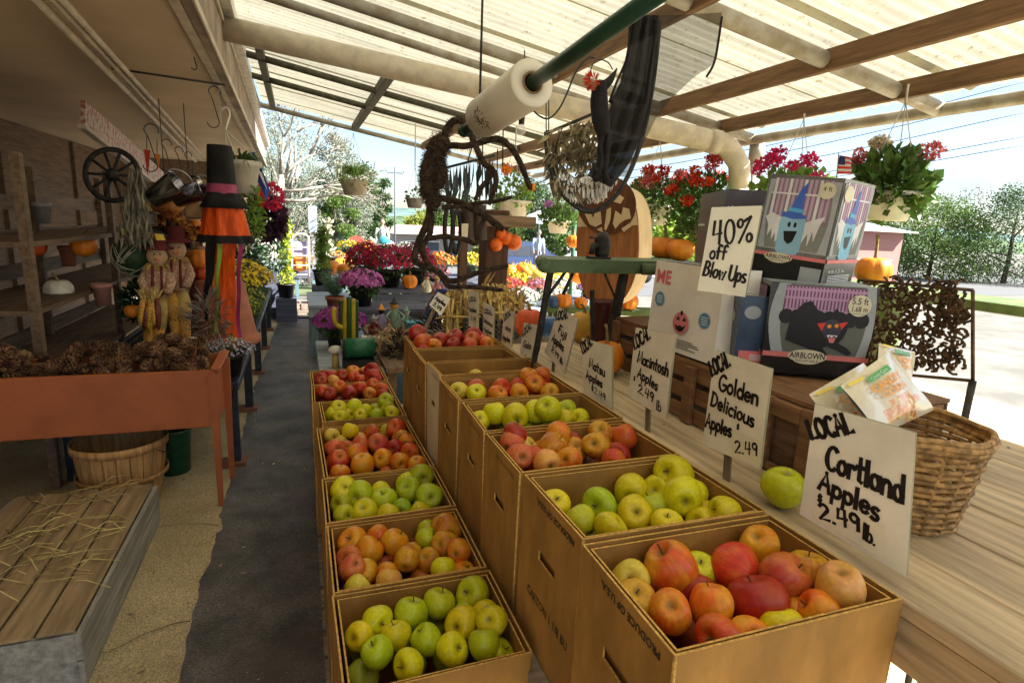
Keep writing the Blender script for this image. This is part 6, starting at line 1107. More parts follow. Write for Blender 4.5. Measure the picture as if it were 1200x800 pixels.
# shelving behind with clutter
rk = root('display_rack', (-1.45, 5.2, 0), 'dark wooden display rack stacked with autumn decorations', 'rack')
def zat(py, X, px=200): return PX(px, py, X).z
for k, z in enumerate((.62, 1.05, 1.42)): obj('shelf_board', MB().box((-1.62, 5.4, z), (.5, 3.2, .03)), DARKW, rk)
for y in (3.85, 5.4, 6.95):
    for x in (-1.86, -1.38): obj('upright', MB().box((x, y, .95), (.045, .05, 1.9)), DARKW, rk)
for k in range(7): obj('back_slat', MB().box((-1.9, 5.4, .2+k*.24), (.02, 3.2, .10)), DARKW, rk)
pumpkin(PY(197, 251, 5.0), .115, 'orange ribbed pumpkin on a dark box among the left display', None, mat('pumpkin_dull', (.55, .22, .05), rough=.5), .62, stem=.2)
for (x0, x1, y0, y1, Y, lb, m) in ((184, 203, 252, 284, 5.05, 'dark chalkboard box under the ribbed pumpkin', POTB), (205, 226, 258, 292, 5.15, 'dark framed chalkboard right of the pumpkin box', POTB), (150, 184, 248, 264, 4.8, 'pale slatted toy picket at the left edge', mat('grey_toy', (.30, .28, .26))), (216, 240, 232, 256, 5.6, 'tan wooden plaque with small holes behind the pail', mat('tan_plaque', (.48, .32, .16))), (222, 238, 258, 300, 5.7, 'pinkish cloth banner behind the chalkboard', mat('pink_banner', (.5, .24, .2)))):
    a, b = PY(x0, y0, Y), PY(x1, y1, Y); t = root('display_board', (a+b)/2, lb, 'board'); c = (a+b)/2; obj('face', MB().box(c, (b.x-a.x, .05, a.z-b.z), bev=.004), m, t)
    for zz in (a.z, b.z): obj('frame_bar', MB().box((c.x, c.y-.03, zz), (b.x-a.x+.02, .02, .016)), DARKW, t)
    for xx in (a.x, b.x): obj('frame_bar', MB().box((xx, c.y-.031, c.z), (.016, .02, a.z-b.z-.02)), DARKW, t)
pumpkin(PY(232, 314, 5.3), .10, 'small orange pumpkin left of the streamers on the rack', None, None, .8)
# scarecrow pair
BURL = mat('burlap_face', (.62, .40, .22), rough=.9, bump=.4, bscale=90); PLAID = mat('plaid_shirt', (.48, .22, .14), rough=.9, scale=60, col2=(.62, .48, .32), thr=(.45, .52)); CORNP = mat('corn_fabric', (.72, .45, .08), rough=.8, scale=110, col2=(.55, .16, .04), thr=(.47, .5)); STRAW = mat('straw', (.55, .38, .13), rough=.9, island=.4); MAR = mat('maroon_felt', (.13, .02, .02), rough=.9)
def doll(px, py, Y, lb, dx):
    t = root('scarecrow_doll', PY(px, py+100, Y), lb, 'doll', 'scarecrow dolls seated at the left'); q = lambda x, y, d=0: PY(px+x, py+y, Y+d); k = mpp(q(0, 0))
    obj('head', MB().ball(q(0, 0), (11*k, 10*k, 12*k), 16), BURL, t)
    for ex in (-3.5, 3.5): obj('eye', MB().ball(q(ex, -2, -.075), .006, 6), BLK, t)
    obj('nose', MB().ball(q(0, 1.5, -.085), .008, 6), ORG, t); obj('mouth', MB().tube([q(-4, 4, -.075), q(0, 6, -.08), q(4, 4, -.075)], .003, 5), RED, t)
    obj('hat', MB().lathe([(16*k, -.0), (17*k, .012), (10*k, .03), (9.5*k, .10), (8*k, .115), (.001, .12)], 20, q(0, -8), fn=lambda a, z: 1+.06*math.sin(3*a)), MAR, t)
    obj('shirt', MB().tube([q(0, 12), q(0, 22), q(1, 36), q(2, 48)], [9*k, 15*k, 15*k, 12*k], 14), PLAID, t)
    for s_ in (-1, 1):
        obj('sleeve', MB().tube([q(11*s_, 18), q(17*s_, 30, -.05), q(12*s_, 44, -.12)], [6*k, 5.5*k, 4.5*k], 10), PLAID, t); obj('strap', MB().tube([q(5*s_, 12, -.1), q(6*s_, 46, -.14)], 1.5*k, 6), MAR, t)
        obj('thigh', MB().tube([q(5*s_, 50), q(6*s_+dx, 66, -.12), q(6*s_+dx, 84, -.14)], [8*k, 8.5*k, 7*k], 12), CORNP if s_ < 0 else STRAW, t); obj('shin', MB().tube([q(6*s_+dx, 80, -.14), q(5*s_+dx*1.5, 100, -.14), q(5*s_+dx*1.8, 116, -.15)], [6.5*k, 6*k, 3.5*k], 12), CORNP, t)
    h = MB()
    for _ in range(160): a = rnd(0, 6.28); p = q(0, 8)+Vector((math.cos(a)*10*k, math.sin(a)*10*k, 0)); h.leaf(p, Vector((math.cos(a), math.sin(a), -1.5)), .06, .006)
    for s_ in (-1, 1):
        for _ in range(60): p = q(6*s_+dx, 66, -.14); h.leaf(p+rdir()*.03, rdir()+Vector((0, 0, -.8)), .05, .006)
    obj('straw_tufts', h, STRAW, t, kind='stuff')
doll(184, 300, 4.75, 'scarecrow doll with maroon hat, left of the pair', -3); doll(206, 292, 4.85, 'scarecrow doll with corn-print legs, right of the pair', 4)
# goods crowding the rack
for k, (px, py, Y, r_, m, lb) in enumerate(((160, 318, 5.0, 9, ORM, 'orange pumpkin low on the rack, left of the scarecrows'), (228, 270, 5.3, 8, ORM, 'small orange pumpkin on the rack under the tan plaque'), (236, 328, 5.3, 9, PRED, 'reddish pumpkin peeping out left of the streamers'), (172, 248, 5.2, 8, PYEL, 'yellow gourd on the rack by the netting figure'), (156, 372, 4.6, 9, ORM, 'orange pumpkin low behind the pine cones'), (100, 300, 5.0, 14, ORM, 'orange pumpkin on the rack beyond the wagon wheel'), (70, 352, 4.6, 15, PWHT, 'white pumpkin at the far left of the rack'), (40, 300, 4.8, 14, PRED, 'red pumpkin at the far left of the rack'))): c = PY(px, py, Y); pumpkin(c, r_*mpp(c), lb, 'pumpkins tucked into the left display', m, .85, stem=.4, n=28)
for (px, py, Y, w_, h_, m, lb) in ((236, 300, 5.6, 14, 22, PKT, 'pink clay pot on the rack left of the windsock streamers'), (214, 348, 5.3, 12, 18, TERRA, 'terracotta pot behind the scarecrow legs'), (120, 345, 4.8, 20, 26, PKT, 'pink clay pot at the left end of the rack'), (80, 300, 5.2, 18, 24, TERRA, 'terracotta pot at the left end of the rack'), (50, 250, 5.2, 18, 24, POTG, 'grey pot high on the rack at the left')): c = PY(px, py, Y); k_ = mpp(c); t = root('clay_pot', c, lb, 'pot', 'pots on the display rack'); obj('body', pot_mb(c-Vector((0, 0, h_*k_*.5)), w_*k_*.5, w_*k_*.36, h_*k_, .2), m, t)
for (px, y0, y1, Y, w_, m, lb) in ((172, 175, 205, 4.9, 8, 'red_felt', 'red felt pennant hanging under the header'), (184, 180, 200, 5.0, 7, 'orange_felt', 'orange felt pennant hanging under the header'), (226, 205, 235, 5.4, 7, 'black_felt2', 'black felt pennant hanging behind the tin pails'), (240, 210, 250, 5.6, 6, 'straw_felt', 'straw coloured tassel hanging left of the windsock')):
    mm = mat(m, {'red_felt': (.4, .04, .03), 'orange_felt': (.6, .2, .03), 'black_felt2': (.02, .02, .02), 'straw_felt': (.5, .36, .15)}[m], rough=.9); t = root('felt_pennant', PY(px, y0, Y), lb, 'pennant', 'felt pennants under the header'); obj('cloth', MB().poly([PY(px-w_/2, y0, Y), PY(px+w_/2, y0+1, Y), PY(px+1, y1, Y)], (0, .012, 0)), mm, t); obj('cord', MB().tube([PY(px, y0, Y), PY(px, y0-16, Y)], .003, 4), DWIRE, t)
ic_ = root('indian_corn_bunch', PY(176, 372, 4.55), 'bunch of dried corn ears hanging left of the scarecrow legs', 'bundle')
for k in range(5):
    a_ = PY(168+k*4, 350+(k % 2)*5, 4.5); b_ = PY(164+k*5.5, 382+(k % 3)*5, 4.48); obj('corn_ear', MB().tube([a_, a_.lerp(b_, .3), a_.lerp(b_, .75), b_], [.016, .024, .020, .006], 9), [CORNP, mat('dark_corn', (.20, .05, .03), rough=.4, scale=90, var=.4), mat('gold_corn', (.6, .36, .05), rough=.4, scale=90, var=.3)][k % 3], ic_)
    h_ = MB(); [h_.leaf(a_, rdir()*.6+Vector((0, 0, 1)), .09, .018) for _ in range(8)]; obj('husk', h_, MATS['straw'], ic_, kind='stuff')
leafg = root('autumn_leaf_garland', PY(200, 258, 4.9), 'garland of orange and red silk leaves draped along the rack', 'garland'); lm_ = MB()
for k in range(420): u = rnd(0, 1); c = PY(150+u*90, 262+10*math.sin(u*9)+rnd(-5, 5), 4.95+rnd(-.08, .08)); lm_.leaf(c, rdir(), .05, .035)
obj('silk_leaves', lm_, mat('silk_autumn', (.40, .13, .03), rough=.7, island=.8, transl=.2), leafg, kind='stuff')
t = root('butterfly_wing', PY(165, 272, 4.7), 'black and yellow butterfly wing decoration at the left', 'decoration'); 
obj('wing', MB().poly([PY(x, y, 4.7) for x, y in ((140, 262), (165, 264), (182, 268), (198, 277), (184, 279), (170, 276), (140, 280))], (0, .01, 0)), BLK, t)
for k in range(4): obj('wing_spot', MB().poly([PY(x+k*13, y+k*2.2, 4.69) for x, y in ((142, 267), (152, 268), (155, 275), (143, 275))], (0, .006, 0)), YEL, t)
gl = PY(160, 300, 4.9); t = root('netted_ball', gl, 'green moss ball wrapped in pale netting', 'decoration'); obj('ball', MB().ball(gl, .15, 18), LEAFD, t); nb = MB()
for k in range(60): e = rdir(); f_ = e.orthogonal().normalized(); nb.tube([gl+(e*math.cos(a)+f_*math.sin(a))*.158 for a in (0, .3, .6, .9)], .003, 4)
obj('netting', nb, mat('pale_net', (.5, .48, .4)), t, kind='stuff')
t = root('ghost_net_figure', PY(158, 235, 4.6), 'grey ragged netting figure hanging at the far left', 'decoration'); nb = MB()
for k in range(260): x = rnd(-14, 16); y = rnd(-35, 45); nb.leaf(PY(158+x*(.5+(y+35)/90), 230+y, 4.6+rnd(-.05, .05)), Vector((rnd(-.3, .3), 0, -1)), .12, .02)
obj('netting', nb, mat('grey_net', (.22, .20, .15), rough=.9, island=.5), t, kind='stuff')
bushy('dark_foliage', 168, 352, 5.0, 22, 24, 500, .055, LEAFD, 'dark green artificial foliage behind the pine cones'); bushy('twig_bundle', 245, 372, 4.5, 16, 26, 260, .10, mat('grey_twigs', (.22, .18, .16), rough=.9, island=.5), 'silvery twigs beside the scarecrow legs', w_=.12)
p = PY(228, 408, 4.3); t = root('red_basket_apple', p, 'dark red ornament apple under a pale bent handle', 'ornament'); obj('fruit', MB().ball(p, .05, 14), PRED, t); t2 = root('bent_handle_basket', p+Vector((-.02, -.05, -.05)), 'small basket with pale bent handle behind the cones', 'basket'); obj('handle', MB().tube(sm([PY(x, y, 4.25) for x, y in ((210, 425), (214, 404), (226, 396), (238, 402), (243, 418))]), .010, 7), POTW, t2); obj('bowl', MB().lathe([(.05, -.08), (.09, 0), (.08, 0), (.001, -.06)], 16, PY(228, 420, 4.2)), SB, t2)
# bushel basket, bucket, whitewashed crate
def basket():
    c = Vector((-.965, 3.56, 0)); t = root('bushel_basket', c, 'round wooden bushel basket of pale sticks on the concrete floor', 'basket'); BW = wood('bushel_wood', (.50, .28, .11), axis=2, s=7, rough=.6); R0, R1, hh = .17, .22, .37; n = 22
    for k in range(n):
        a0, a1 = 2*math.pi*k/n, 2*math.pi*(k+.93)/n; mb = MB(); vs = []
        for z, r_ in ((.01, R0), (.1, R0+.02), (.24, R1-.01), (hh, R1)):
            for dr in (0, -.005):
                for a in (a0, a1): vs.append(c+Vector(((r_+dr)*math.cos(a), (r_+dr)*math.sin(a), z)))
        mb.add(vs, [[i*4, i*4+1, i*4+5, i*4+4] for i in range(3)]+[[i*4+3, i*4+2, i*4+6, i*4+7] for i in range(3)]+[[i*4+1, i*4+3, i*4+7, i*4+5] for i in range(3)]+[[i*4+2, i*4, i*4+4, i*4+6] for i in range(3)]+[[12, 13, 15, 14]]); obj('stave', mb, BW, t)
    for z, w_, r_ in ((hh+.0, .045, R1+.006), (hh-.01, .04, R1-.009), (.19, .025, R0+.046)): obj('hoop', MB().lathe([(r_, z-w_/2), (r_+.006, z-w_/2), (r_+.007, z+w_/2), (r_, z+w_/2), (r_, z-w_/2)], 40, c, cap=False), BW, t)
    obj('base', MB().lathe([(R0, .01), (.001, .012)], 24, c), BW, t); obj('wire_handle', MB().tube([c+Vector((R1*1.06*math.cos(a), R1*1.06*math.sin(a), hh-.03-.05*math.sin((a+.5)*3.14))) for a in (-.5, -.35, -.2, 0, .2, .35, .5)], .003, 5), DWIRE, t)
    s_ = MB()
    for _ in range(60): a = rnd(0, 6.28); p = c+Vector((rnd(-.1, .1), rnd(-.1, .1), .2)); s_.tube([p-Vector((math.cos(a), math.sin(a), 0))*.09, p+Vector((math.cos(a), math.sin(a), rnd(0, .3)))*.09], .008, 5)
    obj('sticks', s_, mat('pale_sticks', (.55, .46, .32), rough=.8, island=.3), t, kind='stuff')
basket()
c = PZ(206, 552, 0); t = root('green_bucket', c, 'dark green plastic bucket under the red-brown planter', 'bucket'); obj('body', MB().lathe([(.085, .005), (.10, .27), (.108, .275), (.108, .295), (.096, .295), (.08, .02), (.001, .02)], 28, c), mat('green_plastic', (.02, .10, .055), rough=.5), t); obj('lip', MB().tube([c+Vector((.108*math.cos(a), .108*math.sin(a), .292)) for a in [i*math.pi/14 for i in range(28)]], .006, 6, closed=True), GRNP, t)
# crate: measured right edge of the long side
WW = wood('whitewashed_board', (.36, .35, .31), axis=1, s=4, rough=.75)
cw = root('whitewashed_crate', (-.95, 2.7, 0), 'whitewashed wooden crate with loose straw on the floor', 'crate'); x1 = -.74; y0, y1, zt = 2.1, 3.28, PX(186, 575, -.745).z
zt = .21
for k in range(2): obj('side_plank', MB().box((x1-.01, (y0+y1)/2, zt*(.25+.5*k)), (.02, y1-y0, zt/2-.006), bev=.002), WW, cw); obj('side_plank', MB().box((x1-.62, (y0+y1)/2, zt*(.25+.5*k)), (.02, y1-y0, zt/2-.006), bev=.002), WW, cw)
for y in (y0+.02, y1-.02): obj('end_plank', MB().box((x1-.315, y, zt/2), (.585, .02, zt-.01)), WW, cw)
for k in range(5): obj('lid_slat', MB().box((x1-.075-k*.118, (y0+y1)/2+rnd(-.01, .01), zt+.008), (.108, y1-y0-.02, .012), bev=.002), wood('lid_wood', (.38, .27, .15), axis=1, s=4), cw)
sb_ = MB()
for _ in range(70):
    p = Vector((rnd(-1.3, x1-.12), rnd(2.4, 3.3), zt+.018)); a = rnd(-1, 1); L_ = rnd(.08, .26); sb_.tube([p, p+Vector((math.cos(a)*L_*.5, math.sin(a)*L_*.5, rnd(.0, .04))), p+Vector((math.cos(a)*L_, math.sin(a)*L_, rnd(-.02, .03)))], .0022, 4)
struct('loose_straw', sb_, mat('bright_straw', (.62, .50, .20), rough=.8, island=.3), kind='stuff', label='loose yellow straw spread over the whitewashed crate')
# ------------------------------------------------------------------ middle distance beyond the boxes
SLATE = wood('slate_blue_wood', (.10, .11, .16), axis=0, s=4); TEAL = wood('teal_painted_wood', (.16, .26, .28), axis=2, s=4); PALEB = wood('pale_blue_wood', (.36, .42, .48), axis=0, s=4)
def bench(name, x0, x1, y0, y1, z, top_m, leg_m, label, legs=4, planks=3, zb=0):
    t = root(name, ((x0+x1)/2, (y0+y1)/2, zb), label, 'bench')
    for k in range(planks): yy = y0+(y1-y0)*(k+.5)/planks; obj('plank', MB().box(((x0+x1)/2, yy, z-.02), (x1-x0, (y1-y0)/planks-.012, .04), bev=.004), top_m, t)
    for k in range(legs): xx = x0+.06+(x1-x0-.12)*k/max(1, legs-1); obj('leg', MB().box((xx, y0+.05, (z-.04+zb)/2), (.085, .05, z-.042-zb)), leg_m, t); obj('leg', MB().box((xx, y1-.05, (z-.04+zb)/2), (.085, .05, z-.042-zb)), leg_m, t)
    obj('apron', MB().box(((x0+x1)/2, y0+.012, z-.09), (x1-x0-.02, .02, .09)), top_m, t); return t
def wx(px, py, Y): p = PY(px, py, Y); return p.x, p.z
# low table with the green drum, pot of mums and cactus
z_ = .66; lt_ = bench('low_blue_table', .10, .46, 3.75, 4.75, z_, PALEB, POTB, 'pale blue low table just beyond the farthest aisle box', 2)
gd = root('green_wagon', PY(420, 425, 3.9), 'small dark green barrel-shaped wagon toy with spoked wheels', 'toy'); c = PY(420, 408, 3.8); k = mpp(c); c.z = max(c.z, z_+12*k+.01)
obj('barrel', MB().tube([c+Vector((-.09, 0, .0)), c+Vector((.10, .02, 0))], 12*k, 18, flat=1.0), mat('glossy_green', (.02, .13, .06), rough=.3), gd); obj('end_disc', MB().tube([c+Vector((-.10, 0, 0)), c+Vector((-.092, 0, 0))], 12.6*k, 18), POTB, gd)
for a in range(6): obj('spoke', MB().tube([c+Vector((-.105, 0, 0)), c+Vector((-.105, 11*k*math.cos(a*1.047), 11*k*math.sin(a*1.047)))], .004, 5), POTG, gd)
obj('base', MB().box((c.x, c.y, (c.z-12*k+z_)/2), (.2, .14, max(.02, c.z-12*k-z_))), POTB, gd)
t = root('white_mushroom_hat', PY(392, 420, 3.85), 'white domed ornament on a pale woven stem by the green wagon', 'ornament'); c = PY(393, 412, 3.85); obj('dome', MB().lathe([(.048, 0), (.046, .015), (.03, .035), (.001, .042)], 18, c), POTW, t); obj('stem', MB().lathe([(.026, -.12), (.022, -.05), (.02, 0), (.001, .002)], 12, c), STRAW, t)
mum(Vector((.27, 4.45, z_)), .19, .14, 'mum_purple', (.40, .07, .36), 'purple mum in a black pot, lower of the two near the path', None, n=420, fr=.020, poth=.17)
bench('grey_slat_bench', .36, 1.10, 5.05, 5.6, .86, SLATE, TEAL, 'slate grey slatted bench holding the upper purple mum', 4)
mum(PY(425, 366, 5.2)+Vector((0, .1, 0)), .19, .15, 'mum_orchid', (.55, .16, .46), 'pinkish purple mum above the striped cactus ornament', None, n=480, fr=.022, poth=.22)
ca = root('cactus_ornament', PY(408, 402, 4.15), 'dark green and yellow striped cactus-shaped ornament', 'ornament'); CG = mat('cactus_green', (.02, .065, .012), rough=.4); CYL = mat('cactus_yellow', (.42, .30, .015), rough=.45)
for i, (x0, m) in enumerate(((400, CG), (404.5, CYL), (409, CG), (413.5, CYL), (417, CG))): obj('rib', MB().tube(sm([PY(x0, y, 4.15-.03*math.sin(i*.8)) for y in (400, 380, 362, 348+abs(i-2)*2)]), .019, 8), m, ca)
obj('arm', MB().tube(sm([PY(x, y, 4.13) for x, y in ((402, 384), (394, 380), (391, 370), (392, 360))]), [.018]*11+[.018]*4+[.008], 8), CYL, ca)
# red mums and pumpkin on the farther bench
bench('tall_grey_bench', .75, 2.0, 5.9, 6.7, .93, SLATE, TEAL, 'tall slate grey bench under the big red mums', 6)
RM_ = 'big red mums on the tall grey bench'
for (px, py, Y, rx, lb) in ((428, 312, 6.5, .24, 'deep red mum, leftmost of the big red cluster'), (455, 315, 6.15, .29, 'bright crimson mum in the middle of the red cluster'), (485, 318, 6.4, .27, 'bright red mum at the right of the cluster, above the pumpkin')):
    c = PY(px, 335, Y); c.z = .935; mum(c, rx*.9, .27, 'mum_crimson', (.42, .010, .075), lb, RM_, n=560, fr=.018, poth=.17)
p = PY(480, 336, 5.95); p.z = .935; pumpkin(p, .082, 'small orange pumpkin on the grey bench below the red mums', None, None, .9)
# teal bench with rosemary
bench('teal_plank_bench', .08, .62, 6.9, 8.2, .62, PALEB, TEAL, 'teal plank bench with a pale blue top near the end of the path', 3)
c = PY(393, 365, 5.75); t = root('rosemary_pot', c, 'feathery grey-green herb in a round terracotta pot', 'plant'); c.z -= .0; obj('pot', pot_mb(c, .085, .065, .15, .2), TERRA, t); lf = MB()
for _ in range(260): a = rnd(0, 6.28); u = rnd(0, 1); d = Vector((math.cos(a)*.5, math.sin(a)*.5, rnd(.6, 1.4))).normalized(); q = c+Vector((0, 0, .13)); L_ = rnd(.12, .30); lf.tube([q, q+d*L_], [.003, .001], 4); [lf.leaf(q+d*L_*rnd(.3, 1), rdir()+d*.6, .045, .008) for _ in range(5)]
obj('foliage', lf, mat('rosemary_green', (.14, .24, .16), rough=.6, island=.3), t, kind='stuff'); obj('support_block', MB().box((c.x, c.y, (c.z)/2), (.25, .25, c.z-.004)), SLATE, t)
# clutter of autumn figures between the boxes and the benches
tt = root('long_display_table', (.95, 4.35, 0), 'dark display table crowded with small autumn ornaments', 'table')
for k in range(4): obj('plank', MB().box((1.0, 3.6+.38*k, .74), (1.05, .37, .03)), DARKW, tt)
for x in (.52, 1.48):
    for y in (3.5, 4.8): obj('leg', MB().box((x, y, .36), (.06, .06, .72)), DARKW, tt)
OG = 'small autumn ornaments on the dark display table'
def figure(px, py, Y, hgt, lb, body, headm, hatm):
    c = PY(px, py, Y); k = mpp(c); t = root('garden_figurine', c, lb, 'figurine', OG); obj('body', MB().lathe([(hgt*.22, 0), (hgt*.26, .02), (hgt*.17, hgt*.45), (hgt*.10, hgt*.62), (.001, hgt*.64)], 14, c, fn=lambda a, z: 1+.1*math.sin(3*a)), body, t); obj('head', MB().ball(c+Vector((0, 0, hgt*.72)), hgt*.13, 12), headm, t)
    obj('hat', MB().lathe([(hgt*.20, hgt*.80), (hgt*.10, hgt*.83), (hgt*.03, hgt*1.0), (.001, hgt*1.02)], 12, c), hatm, t)
    for s_ in (-1, 1): obj('arm', MB().tube([c+Vector((s_*hgt*.1, -.01, hgt*.56)), c+Vector((s_*hgt*.28, -.04, hgt*.40)), c+Vector((s_*hgt*.22, -.09, hgt*.3))], hgt*.045, 7), body, t)
GRN2 = mat('sage_cloth', (.22, .32, .24)); LAV = mat('lavender_cloth', (.40, .34, .52)); NAVY = mat('navy_cloth', (.03, .04, .13), rough=.9); TEALC = mat('teal_glaze', (.05, .28, .34), rough=.35)
for q in ((447, 386, 4.5, .20, 'crow-like figurine with lavender skirt among the ornaments', LAV, BLK, ORG), (462, 384, 4.4, .24, 'tall black-hatted figurine with sage sleeves', GRN2, ORG, BLK), (476, 386, 4.6, .19, 'small sage green figurine right of the tall one', GRN2, CRM, GRN2), (438, 392, 4.2, .15, 'small red-dressed figurine at the left of the ornaments', MAR, BURL, POTG), (455, 396, 4.1, .14, 'little plaid figurine in front of the ornaments', PLAID, BURL, MAR), (512, 345, 5.6, .20, 'small pink-faced figurine near the corn stalks', mat('rose_cloth', (.5, .2, .2)), BURL, STRAW), (500, 342, 5.8, .2, 'small cream figurine by the tall grey bench', CRM, BURL, MAR)): figure(*q)
for (px, py, Y, sz, m, lb) in ((478, 398, 4.0, (.20, .14, .10), MAR, 'dark red lantern box among the ornaments'), (488, 382, 4.4, (.16, .12, .05), TEALC, 'flat teal tin lid on top of the red lantern'), (463, 404, 3.9, (.10, .1, .06), mat('bright_red_tin', (.6, .03, .02), rough=.4), 'small bright red tin near the farthest raised box'), (440, 398, 4.1, (.18, .1, .02), CRM, 'stack of pale printed cards lying on the display table')):
    c = PY(px, py, Y); t = root('ornament_box', c, lb, 'box'); obj('body', MB().box(c, sz, bev=.006), m, t); obj('lid', MB().box(c+Vector((0, 0, sz[2]/2+.008)), (sz[0]*1.06, sz[1]*1.06, .014), bev=.003), m, t); obj('handle', MB().tube([c+Vector((sz[0]*.3*math.cos(a), 0, sz[2]/2+.015+.04*math.sin(a))) for a in [i*math.pi/8 for i in range(9)]], .004, 5), DWIRE, t)
cs = root('corn_husk_bunch', PY(452, 422, 3.7), 'bunch of dry curled corn husks hanging by the raised boxes', 'bundle'); hb_ = MB()
for _ in range(120): p = PY(rnd(444, 476), rnd(388, 422), 3.8+rnd(-.1, .1)); hb_.leaf(p, Vector((rnd(-.8, .8), rnd(-.3, .3), rnd(-1, .4))), rnd(.08, .2), rnd(.012, .03))
obj('husks', hb_, mat('dry_husk', (.30, .22, .11), rough=.8, island=.6), cs, kind='stuff')
bushy('dark_twigs', 470, 412, 3.75, 14, 12, 260, .09, mat('dark_twig', (.05, .035, .03), rough=.9, island=.7), 'dark berries and twigs behind the sixth aisle box', w_=.2, stem=False)
pumpkin(PY(480, 410, 3.75), .055, 'small pale gourd beside the farthest raised box', None, PWHT, .8)
bushy('grapevine_twigs', 525, 388, 3.9, 28, 16, 420, .16, mat('vine_twig', (.05, .04, .035), rough=.9, island=.7), 'tangle of dark grapevine twigs left of the corn stalks', w_=.07, stem=False)
nv = root('navy_tarp', PY(508, 360, 4.9), 'folded navy tarp sloping up behind the small tilted tag', 'tarp'); mb = MB(); v = []
for i in range(9):
    for j in range(9): u, w_ = i/8, j/8; a = Vector((490, 378, 0))*(1-u)+Vector((512, 338, 0))*u; b = Vector((504, 384, 0))*(1-u)+Vector((530, 340, 0))*u; q = a*(1-w_)+b*w_; p = PY(q.x, q.y, 4.9+.25*u+.03*math.sin(w_*14+u*5)); v.append(p)
mb.add(v, [[i*9+j, i*9+j+1, (i+1)*9+j+1, (i+1)*9+j] for i in range(8) for j in range(8)], 0, True); obj('cloth', mb, NAVY, nv); mb = MB(); mb.tube([v[0]+Vector((0, .05, -.03)), v[72]+Vector((0, .05, -.03))], .012, 6); mb2 = obj('ridge_pole', mb, DARKW, nv)
# post with cross arm, harness collars, orange lanterns, corn stalks
py_ = 4.3; x0, _ = wx(563, 350, py_); x1, _ = wx(589, 350, py_); xm = (x0+x1)/2
po = root('brown_timber_post', (xm, py_, 0), 'stout dark brown timber post beyond the spider', 'post'); TIM = wood('dark_timber', (.10, .045, .025), axis=2, s=4)
zt_ = PY(576, 246, py_).z; obj('shaft', MB().box((xm, py_, zt_/2), (x1-x0, x1-x0, zt_), bev=.008), TIM, po); a, b = PY(545, 252, py_-.15), PY(627, 266, py_-.15)
obj('cross_arm', MB().box(((a.x+b.x)/2, py_-.13, (a.z+b.z)/2), (b.x-a.x, .09, .085), bev=.006), wood('grey_brown_timber', (.22, .15, .09), axis=0, s=5), po)
p2 = root('thin_dark_post', PY(541, 395, 5.2), 'thin dark post left of the stout brown one', 'post'); x_, _ = wx(541, 340, 5.2); obj('shaft', MB().box((x_, 5.2, .75), (.075, .075, 1.5)), TIM, p2)
for k, (px, py, w_, h_, lb) in enumerate(((526, 268, 5, 27, 'slim black leather collar hanging left on the post'), (535, 272, 5, 24, 'second black leather collar hanging on the post'))):
    c = PY(px, py, 4.1); k_2 = mpp(c); t = root('harness_collar', c, lb, 'collar', 'leather collars on the timber post'); obj('loop', MB().tube([c+Vector((w_*k_2*math.cos(a), 0, h_*k_2*math.sin(a))) for a in [i*math.pi/12 for i in range(24)]], .017, 8, closed=True), POTB, t); obj('strap', MB().tube([c+Vector((0, 0, h_*k_2)), c+Vector((.02, 0, h_*k_2+.15))], .006, 5), POTB, t)
t = root('dark_boots', PY(558, 262, 4.1), 'dark brown leather boots and straps hung on the post', 'boots'); 
for dx in (0, 14): obj('boot', MB().tube(sm([PY(548+dx, y, 4.1) for y in (240, 255, 270, 282)]), [.05]*8+[.055]*7+[.04], 10), mat('brown_leather', (.05, .03, .022), rough=.5), t)
obj('paper_tag', MB().poly([PY(x, y, 4.02) for x, y in ((541, 262), (549, 262), (548, 278), (541, 277))], (0, .004, 0)), CRM, t)
for k, (px, py, r_, lb) in enumerate(((581, 287, 8, 'orange ball lantern hanging nearest the post'), (587, 274, 7, 'orange ball lantern hanging highest'), (593, 279, 8, 'orange ball lantern between the others'), (602, 284, 9.5, 'largest orange ball lantern, farthest from the post'))):
    c = PY(px, py, 4.2); t = root('orange_lantern', c, lb, 'lantern', 'orange ball lanterns under the cross arm'); r__ = r_*mpp(c); obj('ball', MB().lathe([(max(.001, r__*math.sin(math.pi*i/10)), -r__*math.cos(math.pi*i/10)) for i in range(11)], 22, c, cap=False, fn=lambda a, z: 1-.06*abs(math.cos(4*a))**4), mat('lantern_orange', (.85, .16, .02), rough=.4), t); obj('cord', MB().tube([c+Vector((0, 0, r__)), Vector((c.x+.01, c.y, c.z+.14))], .003, 5), DWIRE, t); obj('cap', MB().lathe([(.015, r__*.95), (.012, r__*1.1), (.001, r__*1.12)], 8, c), STM, t)
STK2 = mat('corn_stalk', (.50, .34, .13), rough=.85, island=.5, var=.2)
def stalks(px0, px1, y0, y1, Y, n, lb, r=.012):
    t = root('corn_stalk_bundle', PY((px0+px1)/2, y1, Y), lb, 'bundle', 'corn stalk bundles by the timber post'); mb = MB()
    for _ in range(n):
        x = rnd(px0, px1); a = PY(x, y1, Y+rnd(-.15, .1)); b = PY(x+rnd(-5, 5), y0+rnd(-4, 8), Y+rnd(-.15, .15)); mb.tube([a, (a+b)/2+rdir()*.015, b], [r, r*.9, r*.5], 5)
        for _ in range(3): p = a.lerp(b, rnd(.2, 1)); mb.leaf(p, rdir()+Vector((0, 0, -.3)), rnd(.06, .15), .022)
    obj('stalks', mb, STK2, t, kind='stuff'); obj('twine', MB().tube([PY(px0-1, (y0+y1)/2, Y-.17), PY((px0+px1)/2, (y0+y1)/2+1, Y-.2), PY(px1+1, (y0+y1)/2, Y-.17)], .008, 5), STRAW, t)
